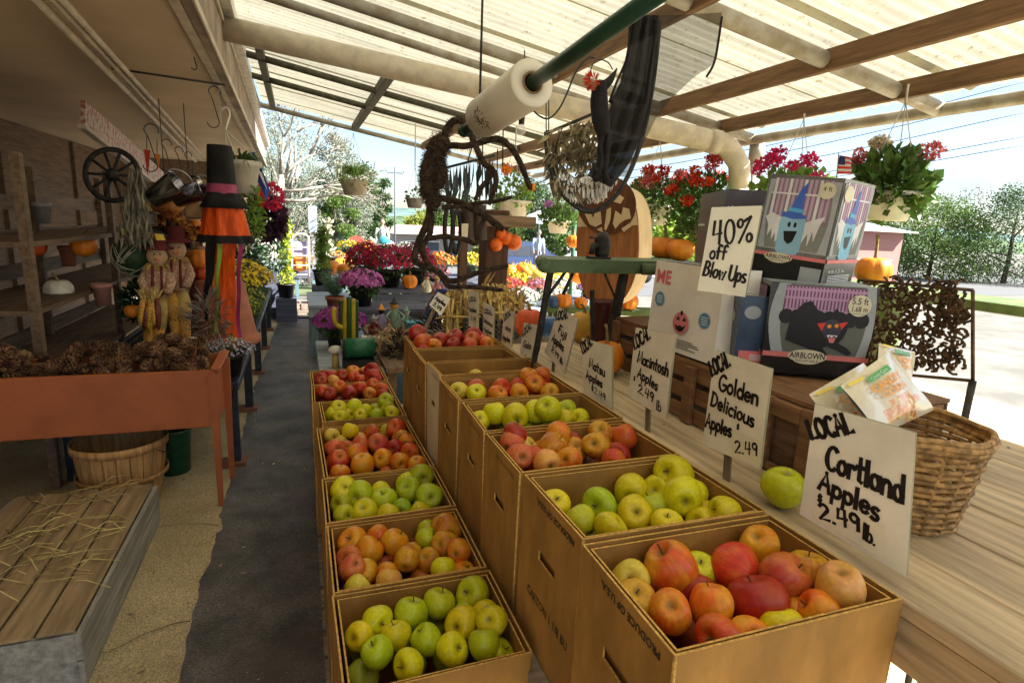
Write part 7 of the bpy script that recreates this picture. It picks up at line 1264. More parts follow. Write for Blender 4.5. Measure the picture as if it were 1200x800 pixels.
stalks(524, 562, 343, 398, 3.7, 110, 'corn stalk bundle left of the timber post'); stalks(565, 594, 336, 395, 3.65, 110, 'corn stalk bundle in front of the timber post'); stalks(592, 612, 345, 392, 3.9, 70, 'smaller corn stalk bundle right of the timber post')
for (x0_, x1_, y0_, y1_, Y, lb) in ((545, 575, 372, 392, 3.4, 'black slotted plastic crate behind the narrow signs'), (575, 606, 374, 396, 3.3, 'second black slotted plastic crate, right of the first')):
    a, b = PY(x0_, y0_, Y), PY(x1_, y1_, Y); t = root('plastic_crate', (a+b)/2, lb, 'crate', 'black plastic crates beyond the raised boxes'); z0, z1_ = b.z, a.z
    for k in range(4): obj('slat', MB().box(((a.x+b.x)/2, Y, z0+(z1_-z0)*(k+.4)/4), (b.x-a.x, .012, (z1_-z0)*.14)), POTB, t)
    for k in range(6): obj('upright', MB().box((a.x+(b.x-a.x)*k/5, Y+.001, (z0+z1_)/2), (.012, .014, z1_-z0)), POTB, t)
    obj('back_panel', MB().box(((a.x+b.x)/2, Y+.25, (z0+z1_)/2), (b.x-a.x, .012, z1_-z0)), POTB, t); obj('bottom', MB().box(((a.x+b.x)/2, Y+.125, z0), (b.x-a.x, .25, .012)), POTB, t)
bench('crate_trestle', 1.0, 2.1, 3.15, 3.85, .86, DARKW, DARKW, 'dark trestle carrying the plastic crates and corn stalks', 3)
pumpkin(PY(678, 322, 6.2)-Vector((0, 0, .1)), .12, 'orange pumpkin seen between the thin stand legs', None, ORM)
# white wire cart right of the timber post
wcart = root('white_wire_cart', PY(650, 398, 3.6), 'white wire cart between the stand legs and the pot display', 'cart'); 
for x in (641, 648, 655, 662, 669): obj('wire', MB().tube([PY(x, 345, 3.6), PY(x-1, 405, 3.6)], .005, 5), POTW, wcart)
for y in (346, 372, 400): obj('wire', MB().tube([PY(640, y, 3.6), PY(670, y+1, 3.6)], .006, 5), POTW, wcart)
# ------------------------------------------------------------------ sunny sales yard: rows of pumpkins, gourds, mums and pots
random.seed(21)
def row_bench(px0, px1, py, Y, lb, m=PALEB, z=None):
    a, b = PY(px0, py, Y), PY(px1, py, Y); g = gz(Y); return bench('display_bench', a.x, b.x, Y, Y+.7, a.z, m, TEAL, lb, 4, zb=g), a.z
PCOL = {'red': ('yard_red', (.62, .03, .03)), 'yellow': ('yard_yellow', (.62, .45, .02)), 'white': ('yard_white', (.6, .59, .54)), 'lilac': ('yard_lilac', (.36, .17, .40)), 'orange': ('yard_orange', (.62, .17, .02)), 'pink': ('yard_pink', (.55, .16, .24)), 'plum': ('yard_plum', (.3, .06, .22))}
def yard_mums(px0, px1, py, Y, cols, r, where, n=130, step=1.7, potc=None):
    a, b = PY(px0, py, Y), PY(px1, py, Y); k = 0; x = a.x+r
    while x < b.x: cn = cols[k % len(cols)]; mum(Vector((x, Y+rnd(-.1, .1), a.z)), r*rnd(.9, 1.1), r*.8, PCOL[cn][0], PCOL[cn][1], f'{cn} mum, {ORD[min(k, 11)]} from the left {where}', 'mums set out '+where, n=n, fr=r*.12, poth=r*.6, potm=potc[k % len(potc)] if potc else None); x += r*step*rnd(.95, 1.2); k += 1
_, z = row_bench(590, 645, 362, 6.6, 'low display bench with white flowers in grey and pink pots')
PKP = mat('bright_pink_pot', (.75, .04, .16), rough=.4); LBP = mat('pale_blue_pot', (.35, .42, .52), rough=.4)
yard_mums(592, 650, 362, 6.8, ['white'], .20, 'on the bench with pink and grey pots', 200, 1.9, [LBP, POTB, PKP])
_, z = row_bench(583, 690, 352, 9.2, 'second display bench covered with mixed mums', SLATE)
yard_mums(583, 690, 350, 9.3, ['red', 'pink', 'white', 'lilac'], .26, 'on the second sunny bench', 130)
yard_mums(590, 690, 340, 11.5, ['yellow', 'white', 'red'], .28, 'on the third sunny bench', 110); row_bench(588, 700, 342, 11.4, 'third display bench, farther out in the sun', SLATE)
yard_mums(496, 560, 322, 9.5, ['orange', 'yellow', 'lilac', 'red'], .27, 'behind the red cluster to the right', 120); row_bench(490, 566, 324, 9.4, 'bench of mixed mums behind the tall grey bench', SLATE)
yard_mums(494, 540, 336, 7.6, ['pink', 'white', 'pink'], .2, 'beside the tall grey bench', 110); row_bench(492, 545, 338, 7.5, 'short bench right of the tall grey one', SLATE)
row_bench(375, 420, 318, 10.5, 'pale bench of pots left of the red mums'); yard_mums(378, 418, 317, 10.6, ['orange', 'yellow', 'white'], .24, 'left of the red cluster', 110)
row_bench(300, 372, 318, 13.5, 'far bench past the end of the path', SLATE); yard_mums(300, 372, 316, 13.6, ['lilac', 'orange', 'yellow', 'white', 'pink'], .3, 'far beyond the path', 90)
row_bench(395, 480, 300, 14.5, 'pale bench far behind the red mums'); yard_mums(395, 480, 299, 14.6, ['yellow', 'orange', 'pink', 'white'], .26, 'far behind the red cluster', 80)
# pumpkin heap by the parking lot
k = 0; pbody = None; heap = []; heap_z = PY(615, 339, 13).z
for _ in range(120):
    px, py = rnd(588, 648), rnd(316, 336)
    if py < 318+abs(px-612)*.22: continue
    p = PY(px, py+3, 13+rnd(-.4, .4)); v_ = random.choice([ORM, ORM, PRED, ORM]); c_ = p
    if pbody is None:
        pbody = pumpkin((0, 0, 0), .15, 'orange pumpkin in the big sunny heap before the parked van', 'pumpkins in the sunny heap', ORM, .85, n=20); pbody.location = c_; continue
    heap.append(clone(pbody, loc=c_, rot=(rnd(-.4, .4), rnd(-.4, .4), rnd(0, 6)), scale=rnd(.8, 1.2)))
heap.append(pbody); relabel(heap, lambda i, o: min(4, max(0, int((o.location.z-heap_z)/.07))), lambda i, o: 0, 'orange pumpkin, {n} from the left in the {row} tier of the sunny heap{layer}', ('lowest', 'second', 'middle', 'fourth', 'top'), ('',), 'left')
t = root('pumpkin_heap_pallet', PY(615, 345, 13), 'wooden stage lifting the sunny pumpkin heap', 'stage'); a, b = PY(586, 339, 12.5), PY(652, 339, 12.5); obj('deck', MB().box(((a.x+b.x)/2, 13.0, a.z/2+gz(13)/2), (b.x-a.x, 1.3, a.z-gz(13))), PALEB, t)
k = 0
for px, py in ((632, 327), (641, 329), (650, 330), (657, 327), (664, 331), (676, 330), (688, 328), (636, 335), (648, 337), (660, 337)): pumpkin(PY(px, py+3, 11.2), .17, f'yellow squash, {ORD[k % 12]} in the sunny row right of the pumpkin heap', 'yellow squashes in the sun', PYEL, .7, n=20); k += 1
t = root('squash_stage', PY(660, 345, 11.3), 'pale plank stage under the yellow squashes', 'stage'); a, b = PY(624, 340, 11.1), PY(700, 340, 11.1); obj('deck', MB().box(((a.x+b.x)/2, 11.3, (a.z+gz(11))/2), (b.x-a.x, .8, a.z-gz(11))), PALEB, t)
for k, (px, py, Y) in enumerate(((388, 322, 9), (398, 318, 9.5), (352, 318, 12), (406, 326, 8.7), (344, 306, 12), (430, 296, 13))): pumpkin(PY(px, py, Y), .14, ['orange pumpkin beside the rosemary', 'orange pumpkin behind the rosemary', 'orange pumpkin by the white wire arch', 'orange pumpkin near the leftmost red mum', 'small orange pumpkin above the path end', 'orange pumpkin far behind the red mums'][k], 'pumpkins scattered beyond the path', ORM, .8, n=24)
# vines, arch, signs near the path end
def column_vine(px, y0, y1, wpx, Y, m, lb, n=320, l=.09):
    c = PY(px, (y0+y1)/2, Y); k = mpp(c); t = root('potted_vine', PY(px, y1, Y), lb, 'plant'); mb = MB()
    for _ in range(n): u = rnd(0, 1); w_ = wpx*.5*(1-.35*u)*(.7+.3*math.sin(u*17)); p = c+Vector((rnd(-1, 1)*w_*k, rnd(-1, 1)*w_*k, ((y1-y0)*(u-.5))*k)); mb.leaf(p, rdir()+Vector((0, 0, .2)), l*rnd(.7, 1.2), l*.7)
    obj('foliage', mb, m, t, kind='stuff'); pz = PY(px, y1, Y); g = gz(Y); obj('pot', pot_mb((pz.x, pz.y, pz.z-.22), .13, .10, .22), POTB, t); obj('stake', MB().tube([Vector((pz.x, pz.y, pz.z-.1)), PY(px, y0+6, Y)], .012, 5), STM, t)
    if pz.z-.22 > g+.05: obj('stand', MB().box((pz.x, pz.y, (pz.z-.22+g)/2), (.3, .3, pz.z-.22-g)), SLATE, t)
VY = mat('leaf_yellow_green', (.42, .50, .05), rough=.5, island=.35, transl=.4)
column_vine(335, 256, 332, 18, 9.5, VY, 'yellow-green climbing vine at the end of the bench', 420, .07); column_vine(378, 268, 316, 18, 8.6, LEAFL, 'tall leafy potted vine on the teal bench', 360, .07); column_vine(385, 258, 300, 12, 9.5, mat('pale_bloom_leaf', (.50, .50, .36), island=.4), 'pale blooming shrub right of the leafy vine', 160, .08)
t = root('white_garden_arch', PY(352, 330, 11), 'white wire garden arch with purple panels beyond the path', 'arch')
for x in (342, 362): obj('post', MB().tube([PY(x, 335, 11), PY(x, 280, 11)], .02, 6), POTW, t)
obj('top_curve', MB().tube([PY(352-10*math.cos(a), 280-6*math.sin(a), 11) for a in [i*math.pi/8 for i in range(9)]], .02, 6), POTW, t)
for y in (290, 300, 311, 322): obj('bar', MB().tube([PY(342, y, 11), PY(362, y, 11)], .012, 5), POTW, t)
obj('banner', MB().box(PY(352, 292, 11.05), (.24, .02, .28)), LAV, t); obj('banner', MB().box(PY(353, 308, 11.05), (.16, .02, .26)), mat('orange_banner', (.8, .28, .08)), t)
t = root('white_cone_figure', PY(308, 300, 10), 'white rounded ghost figure beyond the black bench', 'figure'); c = PY(308, 306, 10); obj('body', MB().lathe([(.26, 0), (.27, .2), (.22, .36), (.12, .46), (.001, .49)], 18, c), POTW, t); obj('base', MB().box((c.x, c.y, c.z/2), (.6, .5, c.z-.01)), SLATE, t)
sg = root('blue_white_yard_sign', PY(367, 320, 14), 'tall pale blue slatted sign board on a post', 'sign'); a, b = PY(361, 241, 14), PY(372, 272, 14)
for k in range(5): w_ = (b.x-a.x)/5; obj('slat', MB().box((a.x+w_*(k+.5), 14, (a.z+b.z)/2), (w_*.88, .04, a.z-b.z)), mat('pale_blue_board', (.48, .56, .66)), sg)
obj('post', MB().box(((a.x+b.x)/2, 14.04, (b.z+gz(14))/2+.1), (.08, .06, b.z-gz(14)+.3)), POTG, sg)
t = root('red_oval_sign', PY(418, 300, 16), 'small red oval sign above a green box', 'sign'); c = PY(418, 281, 16); obj('oval', MB().add([c+Vector((.19*math.cos(a), y_, .1*math.sin(a))) for y_ in (0, .03) for a in [i*math.pi/10 for i in range(20)]], [list(range(20)), list(range(20, 40))[::-1]]+[[i, (i+1) % 20, (i+1) % 20+20, i+20] for i in range(20)]), mat('sign_red', (.62, .08, .06)), t); obj('post', MB().tube([c+Vector((0, .04, 0)), Vector((c.x, c.y+.04, gz(16)))], .02, 6), POTG, t); obj('green_box', MB().box(PY(424, 293, 16.1), (.45, .3, .28)), mat('green_box', (.07, .28, .12)), t)
t = root('white_bird_figure', PY(450, 292, 12), 'white goose ornament with blue wings behind the red mums', 'ornament'); c = PY(451, 286, 12); obj('body', MB().ball(c, (.20, .09, .085), 12), POTW, t); obj('wing', MB().ball(c+Vector((-.02, -.06, .07)), (.12, .04, .1), 10), TEALC, t); obj('neck', MB().tube([c+Vector((-.16, 0, .02)), c+Vector((-.26, 0, .08)), c+Vector((-.30, 0, .12))], [.05, .03, .025], 8), POTW, t); obj('stake', MB().tube([c, Vector((c.x, c.y, gz(12)))], .015, 5), POTG, t)
t = root('wooden_skid', PZ(343, 365, 0), 'short stack of pallets and a red hose loop at the end of the path', 'pallet'); c = PZ(342, 362, .05)
for k in range(6): obj('slat', MB().box((c.x-.35+k*.14, c.y+.1, .09), (.11, .9, .02)), wood('red_grey_skid', (.25, .15, .12), axis=1, s=4), t)
for k in (-.35, 0, .35): obj('runner', MB().box((c.x, c.y+k, .045), (.84, .08, .07)), WGREY, t)
t = root('garden_hose', c, 'thin red and black hose looping beside the pallet', 'hose'); obj('loop', MB().tube([Vector((c.x-.5+.14*math.cos(a)*(1+a*.05), c.y-.2+.25*math.sin(a), .03+.01*a)) for a in [i*.45 for i in range(32)]]+[Vector((c.x-.1, c.y-.7, .02)), Vector((c.x+.5, c.y-.75, .02))], .013, 6), DWIRE, t)
t = root('white_stone_slab', PZ(375, 372, 0), 'pale flat slab at the side of the path end', 'slab'); c = PZ(372, 366, 0); obj('slab', MB().lathe([(.34, .012), (.36, .04), (.33, .07), (.001, .08)], 28, (c.x+.08, c.y, 0), fn=lambda a, z: 1+.1*math.sin(2*a)), POTW, t)
# ------------------------------------------------------------------ parking lot: van, car, people, umbrella, house, hills
lot = MB(); lot.add([(3, 14.5, gz(14.5)+.006), (80, 14.5, gz(14.5)+.006), (80, 30, gz(30)+.012), (3, 30, gz(30)+.012), (80, 46, -2.0), (3, 46, -2.0)], [[0, 1, 2, 3], [3, 2, 4, 5]]); struct('parking_lot', lot, mat('light_asphalt', (.13, .13, .13), rough=.9, var=.1))
lw = MB(); lw.add([(-60, 16, gz(16)+.01), (2.8, 16, gz(16)+.01), (2.8, 30, gz(30)+.014), (-60, 30, gz(30)+.014)], [[0, 1, 2, 3]]); struct('lawn', lw, mat('grass_lawn', (.12, .15, .06), rough=.95, var=.3, scale=3))
def wheel(t, c, r, w_=.2): 
    wh = obj('wheel', MB().tube([Vector(c)+Vector((0, -w_/2, 0)), Vector(c)+Vector((0, w_/2, 0))], r, 20), POTB, t); obj('rim', MB().tube([Vector(c)+Vector((0, -w_/2-.01, 0)), Vector(c)+Vector((0, -w_/2+.02, 0))], r*.62, 14), TIN, wh)
def vehicle(x0, x1, Y, zb, prof, paint, label, glass_spans, cat='van', two=None):
    """side-on body: prof is (u, height in metres) roofline from tail to nose."""
    t = root('parked_'+cat, ((x0+x1)/2, Y, zb), label, cat); L_ = x1-x0; W_ = 1.8; h0 = .28
    ring = [(x0+L_*u, zb+h) for u, h in prof]; bl_ = [(x0+.05, zb+h0), (x1-.05, zb+h0)]; pts = [bl_[0]]+ring+[bl_[1]]
    mb = MB(); n = len(pts); v = [(x, Y+.0, z) for x, z in pts]+[(x, Y+W_, z) for x, z in pts]; mb.add(v, [list(range(n))[::-1], list(range(n, 2*n))]+[[i, (i+1) % n, (i+1) % n+n, i+n] for i in range(n)]); obj('body', mb, paint, t)
    for (u0, u1, v0, v1, sl) in glass_spans: obj('window', MB().poly([(x0+L_*u0, Y-.012, zb+v0), (x0+L_*u1, Y-.012, zb+v0), (x0+L_*(u1-sl), Y-.012, zb+v1), (x0+L_*u0, Y-.012, zb+v1)], (0, .01, 0)), mat('car_glass', (.05, .06, .08), rough=.05, spec=.9), t)
    for u in (.18, .80): wheel(t, (x0+L_*u, Y+.12, zb+.34), .34); obj('wheel_arch', MB().tube([Vector((x0+L_*u, Y-.004, zb+.36)), Vector((x0+L_*u, Y+.3, zb+.36))], .42, 18), POTB, t)
    obj('trim_strip', MB().box(((x0+x1)/2, Y-.01, zb+.62), (L_*.96, .02, .06)), POTG, t); obj('tail_light', MB().box((x0+.07, Y-.01, zb+.95), (.14, .05, .35)), mat('tail_lamp', (.6, .02, .02), rough=.2), t); obj('headlight', MB().box((x1-.1, Y-.012, zb+.72), (.22, .04, .14)), TIN, t); obj('door_line', MB().box(((x0+x1)/2+L_*.1, Y-.008, zb+.8), (.02, .01, .9)), POTB, t); obj('door_handle', MB().box(((x0+x1)/2+L_*.14, Y-.02, zb+.98), (.16, .03, .03)), POTG, t)
    return t
va = PY(590, 290, 25); vb = PY(669, 290, 25); zb = va.z-1.42
vehicle(PY(583, 300, 24).x, PY(668, 300, 24).x, 24, PY(625, 328, 24).z, [(0, .8), (.01, 1.35), (.05, 1.62), (.60, 1.66), (.72, 1.2), (.97, 1.0), (1, .7)], mat('dark_blue_paint', (.04, .07, .17), rough=.2, spec=.7, coat=.6), 'dark blue van parked beyond the pumpkin heap', [(.06, .20, 1.05, 1.5, 0), (.22, .42, 1.05, 1.5, 0), (.44, .66, 1.05, 1.5, .06)], 'van')
vehicle(PY(668, 300, 27).x, PY(780, 300, 27).x, 27, PY(700, 330, 27).z, [(0, .7), (.05, 1.1), (.2, 1.5), (.6, 1.5), (.75, 1.05), (.97, .9), (1, .6)], mat('white_car_paint', (.6, .6, .6), rough=.25, coat=.5), 'white car parked right of the dark blue van', [(.2, .40, 1.0, 1.4, 0), (.42, .66, 1.0, 1.4, .08)], 'car')
def person(px, pyfeet, Y, h, lb, top, legs):
    f = PY(px, pyfeet, Y); t = root('person', f, lb, 'person'); z = f.z; mb = MB()
    s_ = h/1.7; A_ = lambda x, y, zz: Vector((f.x+x*s_, f.y+y*s_, z+zz*s_))
    for sgn in (-1, 1): mb.tube([A_(.09*sgn, 0, .04), A_(.095*sgn, .02, .46), A_(.09*sgn, 0, .88)], [.05*s_, .06*s_, .09*s_], 10); mb.box(A_(.1*sgn, -.06, .04), (.09*s_, .24*s_, .08*s_))
    lg = obj('trousers', mb, legs, t); mb = MB(); mb.tube([A_(0, 0, .86), A_(0, 0, 1.05), A_(0, 0, 1.30), A_(0, 0, 1.43)], [.15*s_, .145*s_, .18*s_, .07*s_], 14, flat=.7)
    for sgn in (-1, 1): mb.tube([A_(.16*sgn, 0, 1.38), A_(.23*sgn, 0, 1.14), A_(.22*sgn, -.08, .9)], [.055*s_, .045*s_, .035*s_], 9)
    obj('shirt', mb, top, t); mb = MB(); mb.tube([A_(0, 0, 1.40), A_(0, 0, 1.5)], .05*s_, 8); mb.ball(A_(0, 0, 1.60), (.085*s_, .095*s_, .115*s_), 12)
    for sgn in (-1, 1): mb.ball(A_(.22*sgn, -.09, .85), (.04*s_, .04*s_, .07*s_), 8); mb.ball(A_(.087*sgn, 0, 1.59), (.015*s_, .02*s_, .03*s_), 6)
    mb.ball(A_(0, -.10, 1.59), .018*s_, 6); obj('skin', mb, mat('skin', (.48, .28, .19)), t); obj('hair', MB().ball(A_(0, .02, 1.64), (.095*s_, .1*s_, .1*s_), 10), mat('brown_hair', (.08, .05, .03)), t)
person(629, 322, 19.5, 1.62, 'person in a pale blue shirt standing beyond the van', mat('pale_blue_shirt', (.45, .52, .62)), mat('grey_trousers', (.2, .2, .22)))
person(448, 312, 21, 1.65, 'person in white near the far house', mat('white_shirt', (.6, .6, .58)), mat('blue_jeans', (.08, .12, .22)))
um = root('market_umbrella', PY(632, 330, 16), 'pale green market umbrella beyond the hanging pots', 'umbrella'); c = PY(632, 262, 16); k = mpp(c)
obj('canopy', MB().lathe([(28*k, 0), (27*k, .02), (15*k, 9*k), (.01, 15*k)], 8, c, cap=False), mat('umbrella_cloth', (.60, .70, .66), rough=.8, transl=.4), um); obj('pole', MB().tube([c+Vector((0, 0, 15*k)), Vector((c.x, c.y, gz(16)))], .025, 8), POTG, um)
t = root('thin_green_post', PY(674, 330, 7.5), 'thin dark green post left of the pumpkin board', 'post'); a = PY(675, 240, 7.5); obj('shaft', MB().tube([a, Vector((a.x, a.y, 0))], .03, 8), mat('post_green', (.03, .10, .06)), t); obj('cap', MB().ball(a, .036, 8), IRON, t)
WI = mat('power_line', (.10, .12, .14), rough=.6); up = root('utility_pole', PY(463, 300, 38), 'tall thin utility pole behind the red mums', 'pole'); a = PY(463, 196, 38); obj('shaft', MB().tube([Vector((a.x, a.y, -2.3)), a], [.07, .05], 8), WI, up); obj('cross_arm', MB().box(a-Vector((0, 0, .35)), (1.0, .07, .07)), WI, up)
for s_ in (-.55, 0, .55): obj('insulator', MB().lathe([(.04, 0), (.05, .08), (.02, .14), (.001, .15)], 8, a+Vector((s_, 0, -.30))), POTG, up)
WI = mat('power_line', (.10, .12, .14), rough=.6)
for k, (x0_, y0_, x1_, y1_) in enumerate(((700, 206, 1200, 96), (700, 214, 1200, 112), (700, 222, 1200, 132), (700, 232, 1200, 160), (700, 236, 1200, 170))):
    a, b = PY(x0_, y0_, 30), PY(x1_, y1_, 16); n = 14; t = root('power_line', a, f'power line, {ORD[k]} from the top, crossing the sky right of the canopy post', 'cable', 'power lines beyond the canopy'); obj('cable', MB().tube([a.lerp(b, i/n)-Vector((0, 0, .35*math.sin(math.pi*i/n))) for i in range(n+1)], .018, 5), WI, t)
def house(px0, px1, pyr, pye, pyb, Y, wall, roofm, lb, depth=7):
    a = PY(px0, pye, Y); b = PY(px1, pye, Y); zr_ = PY(px0, pyr, Y).z; g = gz(Y)-.2; t = root('low_building', ((a.x+b.x)/2, Y, g), lb, 'building'); obj('wall', MB().box(((a.x+b.x)/2, Y+depth/2, (g+a.z)/2), (b.x-a.x-1.0, depth, a.z-g)), wall, t)
    mb = MB(); x0, x1, y0, y1 = a.x, b.x, Y-.6, Y+depth+.6; m_ = (y0+y1)/2; mb.add([(x0, y0, a.z), (x1, y0, a.z), (x1, y1, a.z), (x0, y1, a.z), (x0+.3, m_, zr_), (x1-.3, m_, zr_)], [[0, 1, 5, 4], [2, 3, 4, 5], [0, 4, 3], [1, 2, 5], [0, 3, 2, 1]]); obj('roof', mb, roofm, t)
    n = max(3, int((b.x-a.x)/2.2))
    for k in range(n): x = a.x+1.0+(b.x-a.x-2)*(k+.5)/n; f_ = obj('window' if k != n//2 else 'door', MB().box((x, Y-.02, g+(1.55 if k != n//2 else 1.1)), (.95, .05, 1.1 if k != n//2 else 2.1)), mat('house_glass', (.06, .08, .10), rough=.1), t); obj('frame', MB().box((x, Y-.05, g+2.15), (1.1, .04, .07)), POTW, f_)
    obj('gutter', MB().box(((x0+x1)/2, y0-.05, a.z-.02), (x1-x0, .1, .1)), POTW, t); return t
house(452, 560, 263, 272, 300, 46, mat('house_wall_cream', (.32, .29, .26)), mat('roof_brown_pink', (.40, .26, .22), scale=30), 'low pale building with a brown-pink roof behind the far mums')
house(985, 1066, 256, 268, 300, 30, mat('pink_wall', (.42, .20, .17)), mat('roof_white', (.4, .4, .4)), 'low pink building seen right of the ghost carton')
def hill(pts, Y, thick, m, nm):
    mb = MB(); v = []; 
    for x, y in pts: p = PY(x, y, Y); v += [Vector((p.x, Y, p.z)), Vector((p.x, Y-thick, -3)), Vector((p.x, Y+thick*3, -3))]
    n = len(pts); mb.add(v, [[i*3, i*3+1, i*3+4, i*3+3] for i in range(n-1)]+[[i*3, i*3+3, i*3+5, i*3+2] for i in range(n-1)], 0, True); struct(nm, mb, m)
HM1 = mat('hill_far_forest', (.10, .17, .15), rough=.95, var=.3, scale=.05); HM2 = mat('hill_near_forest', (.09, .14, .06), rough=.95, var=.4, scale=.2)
random.seed(5)
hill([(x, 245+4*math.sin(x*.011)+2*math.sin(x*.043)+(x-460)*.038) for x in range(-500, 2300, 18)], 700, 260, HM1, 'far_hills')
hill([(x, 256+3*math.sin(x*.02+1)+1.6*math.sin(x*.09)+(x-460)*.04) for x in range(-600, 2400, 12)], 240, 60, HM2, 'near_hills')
# ------------------------------------------------------------------ trees
BARK = mat('bark', (.12, .095, .07), rough=.95, var=.3, scale=8, bump=.4); BARKG = mat('pale_bark', (.30, .27, .22), rough=.9, var=.3, scale=8)
LW = mat('willow_leaf', (.27, .29, .21), rough=.6, island=.4, transl=.4); LY = mat('sunlit_leaf', (.12, .19, .035), rough=.55, island=.45, transl=.4); LD = mat('pine_dark_leaf', (.03, .055, .03), rough=.6, island=.5, transl=.15); LM = mat('mid_leaf', (.06, .11, .03), rough=.55, island=.45, transl=.3); LYY = mat('yellow_leaf', (.28, .31, .05), rough=.55, island=.35, transl=.45)
def tree(px, pyb, pyt, wpx, Y, lb, m, bark=BARK, n=5000, l=.3, clumps=16, shape='round', branches=7, low=.25, w_=.55, droop=0, cw=.33):
    b_ = PY(px, pyb, Y); b_.z = min(b_.z, gz(Y)+.0); tp_ = PY(px, pyt, Y); hgt = tp_.z-b_.z; rad = wpx*mpp(tp_)/2; t = root('tree', b_, lb, 'tree', None); mb = MB(); top = Vector((b_.x, b_.y, b_.z+hgt*.8))
    mb.tube([b_, b_+Vector((.1, 0, hgt*.3)), b_+Vector((-.1, 0, hgt*.6)), top], [hgt*.028, hgt*.022, hgt*.013, hgt*.004], 9); lv = MB()
    cs_ = []
    for k in range(clumps):
        u = low+(1-low)*(k+.5)/clumps; a = k*2.4+rnd(-.4, .4)
        rr = rad*(math.sin(math.pi*min(1, .12+.86*(u-low)/(1-low)))**.6 if shape == 'round' else (1.05-u)) * rnd(.45, .95); cs_.append((Vector((b_.x+rr*math.cos(a), b_.y+rr*math.sin(a), b_.z+hgt*(u*.95))), rad*cw*rnd(.75, 1.3)))
    for k, (c, r_) in enumerate(cs_):
        s_ = Vector((b_.x, b_.y, b_.z+min(hgt*.75, max(hgt*.15, (c.z-b_.z)*.6)))); mid = s_.lerp(c, .5)+rdir()*r_*.3
        if k % max(1, clumps//max(1, branches)) == 0 or branches >= clumps: mb.tube([s_, mid, c], [hgt*.011, hgt*.007, hgt*.002], 6)
        for _ in range(n//clumps):
            d = rdir(); p = c+Vector((d.x, d.y, d.z*.75))*r_*(random.random()**.4); lv.leaf(p, rdir()+Vector((0, 0, -droop)), l*rnd(.6, 1.3), l*w_)
    obj('trunk', mb, bark, t); obj('crown', lv, m, t, kind='stuff'); return t
random.seed(11)
tree(335, 320, 118, 130, 17, 'tall pale willow-like tree behind the end of the bench', LW, BARKG, 8000, .09, 30, 'round', 20, .2, .3, .6, .28)
tree(400, 312, 150, 80, 24, 'airy pale green tree right of the willow', LW, BARKG, 8000, .12, 26, 'round', 14, .2, .4, .4, .3)
tree(372, 308, 200, 90, 22, 'dark evergreen at the left of the background', LD, BARK, 9000, .13, 20, 'round', 6, .05, .3, 0, .4)
tree(418, 304, 192, 70, 26, 'dense mid green tree in the centre left background', LM, BARK, 11000, .15, 22, 'round', 6, .05, .5, 0, .4)
tree(395, 306, 215, 50, 21, 'yellow-green bushy tree in front of the mid green one', LY, BARK, 8000, .10, 18, 'round', 6, .05, .5, 0, .42)
tree(446, 300, 205, 40, 34, 'slender tree with open crown beside the utility pole', LM, BARK, 2200, .24, 14, 'round', 10, .3, .4, 0, .25)
tree(492, 292, 250, 42, 60, 'small yellow-green tree behind the low pale building', LYY, BARK, 2600, .4, 12, 'round', 5, .1, .5, 0, .45)
tree(286, 330, 190, 70, 15, 'dark leafy tree partly hidden behind the eave', LD, BARK, 3600, .16, 16, 'round', 6, .05, .4, 0, .4)
tree(310, 320, 165, 80, 20, 'thin-leaved grey tree behind the eave corner', LW, BARKG, 3000, .16, 18, 'round', 14, .15, .3, .5, .28)
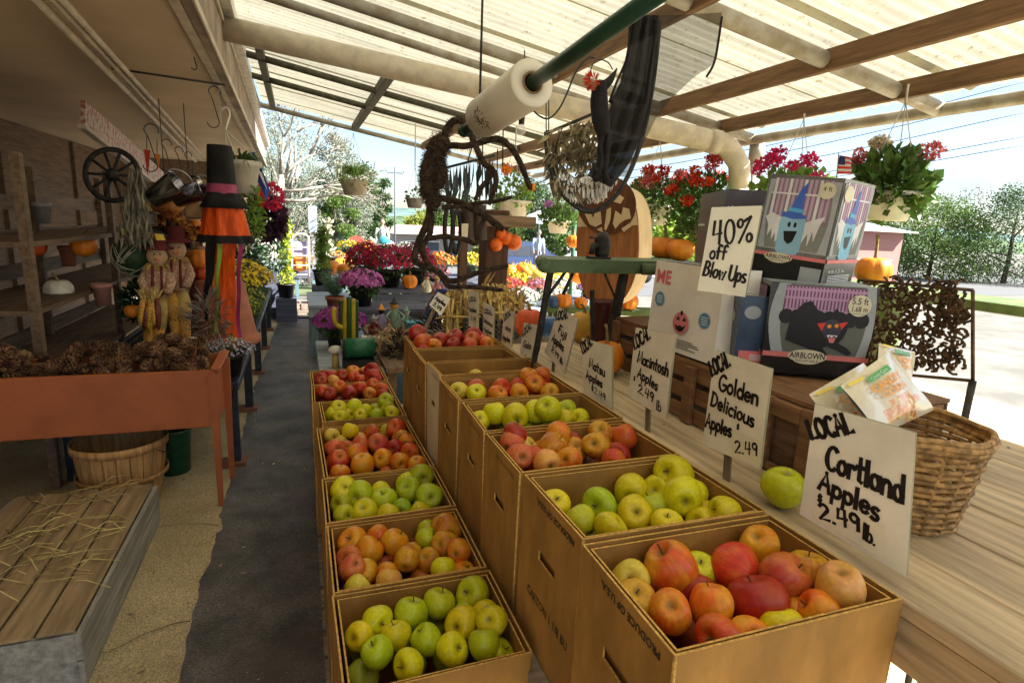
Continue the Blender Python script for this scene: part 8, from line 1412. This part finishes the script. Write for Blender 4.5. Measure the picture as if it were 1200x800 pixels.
for k, (px, pt, wp, Y, m, lb) in enumerate(((590, 232, 60, 45, LY, 'light green tree left of the cream hanging pot'), (625, 212, 70, 50, LM, 'mid green tree above the market umbrella'), (660, 226, 60, 42, LY, 'sunlit green tree behind the lilac hanging basket'), (700, 215, 70, 46, LM, 'mid green tree behind the pumpkin board'), (748, 222, 70, 40, LYY, 'yellow-green tree behind the red geraniums'), (800, 214, 80, 38, LY, 'bright green tree behind the drain pipe'), (865, 206, 90, 36, LW, 'pale tree behind the canopy post'), (930, 228, 90, 40, LY, 'green tree behind the magenta geraniums'), (1000, 244, 100, 44, LM, 'dark green tree left of the pink building'), (1090, 236, 120, 38, LY, 'green tree beyond the right end of the shelf'), (1180, 220, 140, 34, LM, 'large green tree at the far right'), (550, 240, 50, 55, LYY, 'yellow tree behind the thin dark post'), (520, 246, 44, 62, LY, 'light tree behind the low pale building'))):
    tree(px, 310, pt, wp, Y, lb, m, BARK, int(min(14000, 4600*(wp/60)**1.6)), .0066*Y, 18, 'round', 5, .02, .5, 0, .42)
bushy('sunlit_vine', 800, 285, 6.0, 36, 26, 900, .10, mat('leaf_bright_vine', (.30, .45, .06), rough=.45, island=.35, transl=.45), 'bright green leafy vine behind the flat orange pumpkins', shell=0)
bushy('sunlit_vine', 850, 262, 6.5, 26, 30, 500, .10, MATS['leaf_bright_vine'], 'bright green vine below the drain pipe bend', shell=0)
# bare branches against the sky
br = root('bare_tree', PY(330, 330, 13), 'bare-branched tree reaching across the sky under the roof edge', 'tree'); mb = MB(); random.seed(3)
def grow(p, d, L_, r_, dep):
    q = p+d*L_*.5+rdir()*L_*.06; e = p+d*L_+rdir()*L_*.1; mb.tube([p, q, e], [r_, r_*.8, r_*.6], 5)
    if dep: [grow(e if k else q, (d+rdir()*.55+Vector((.12, 0, .02))).normalized(), L_*rnd(.6, .85), r_*.6, dep-1) for k in range(3)]
b0 = PY(322, 330, 13); b0.z = 0; mb.tube([b0, PY(326, 250, 13), PY(330, 205, 13)], [.12, .09, .06], 8)
for q, d in (((330, 210), (.8, 0, .9)), ((328, 225), (1, 0, .25)), ((330, 205), (.1, 0, 1)), ((327, 235), (1, .1, .05))): grow(PY(*q, 13), Vector(d).normalized(), .8, .04, 4)
obj('trunk', mb, BARKG, br)
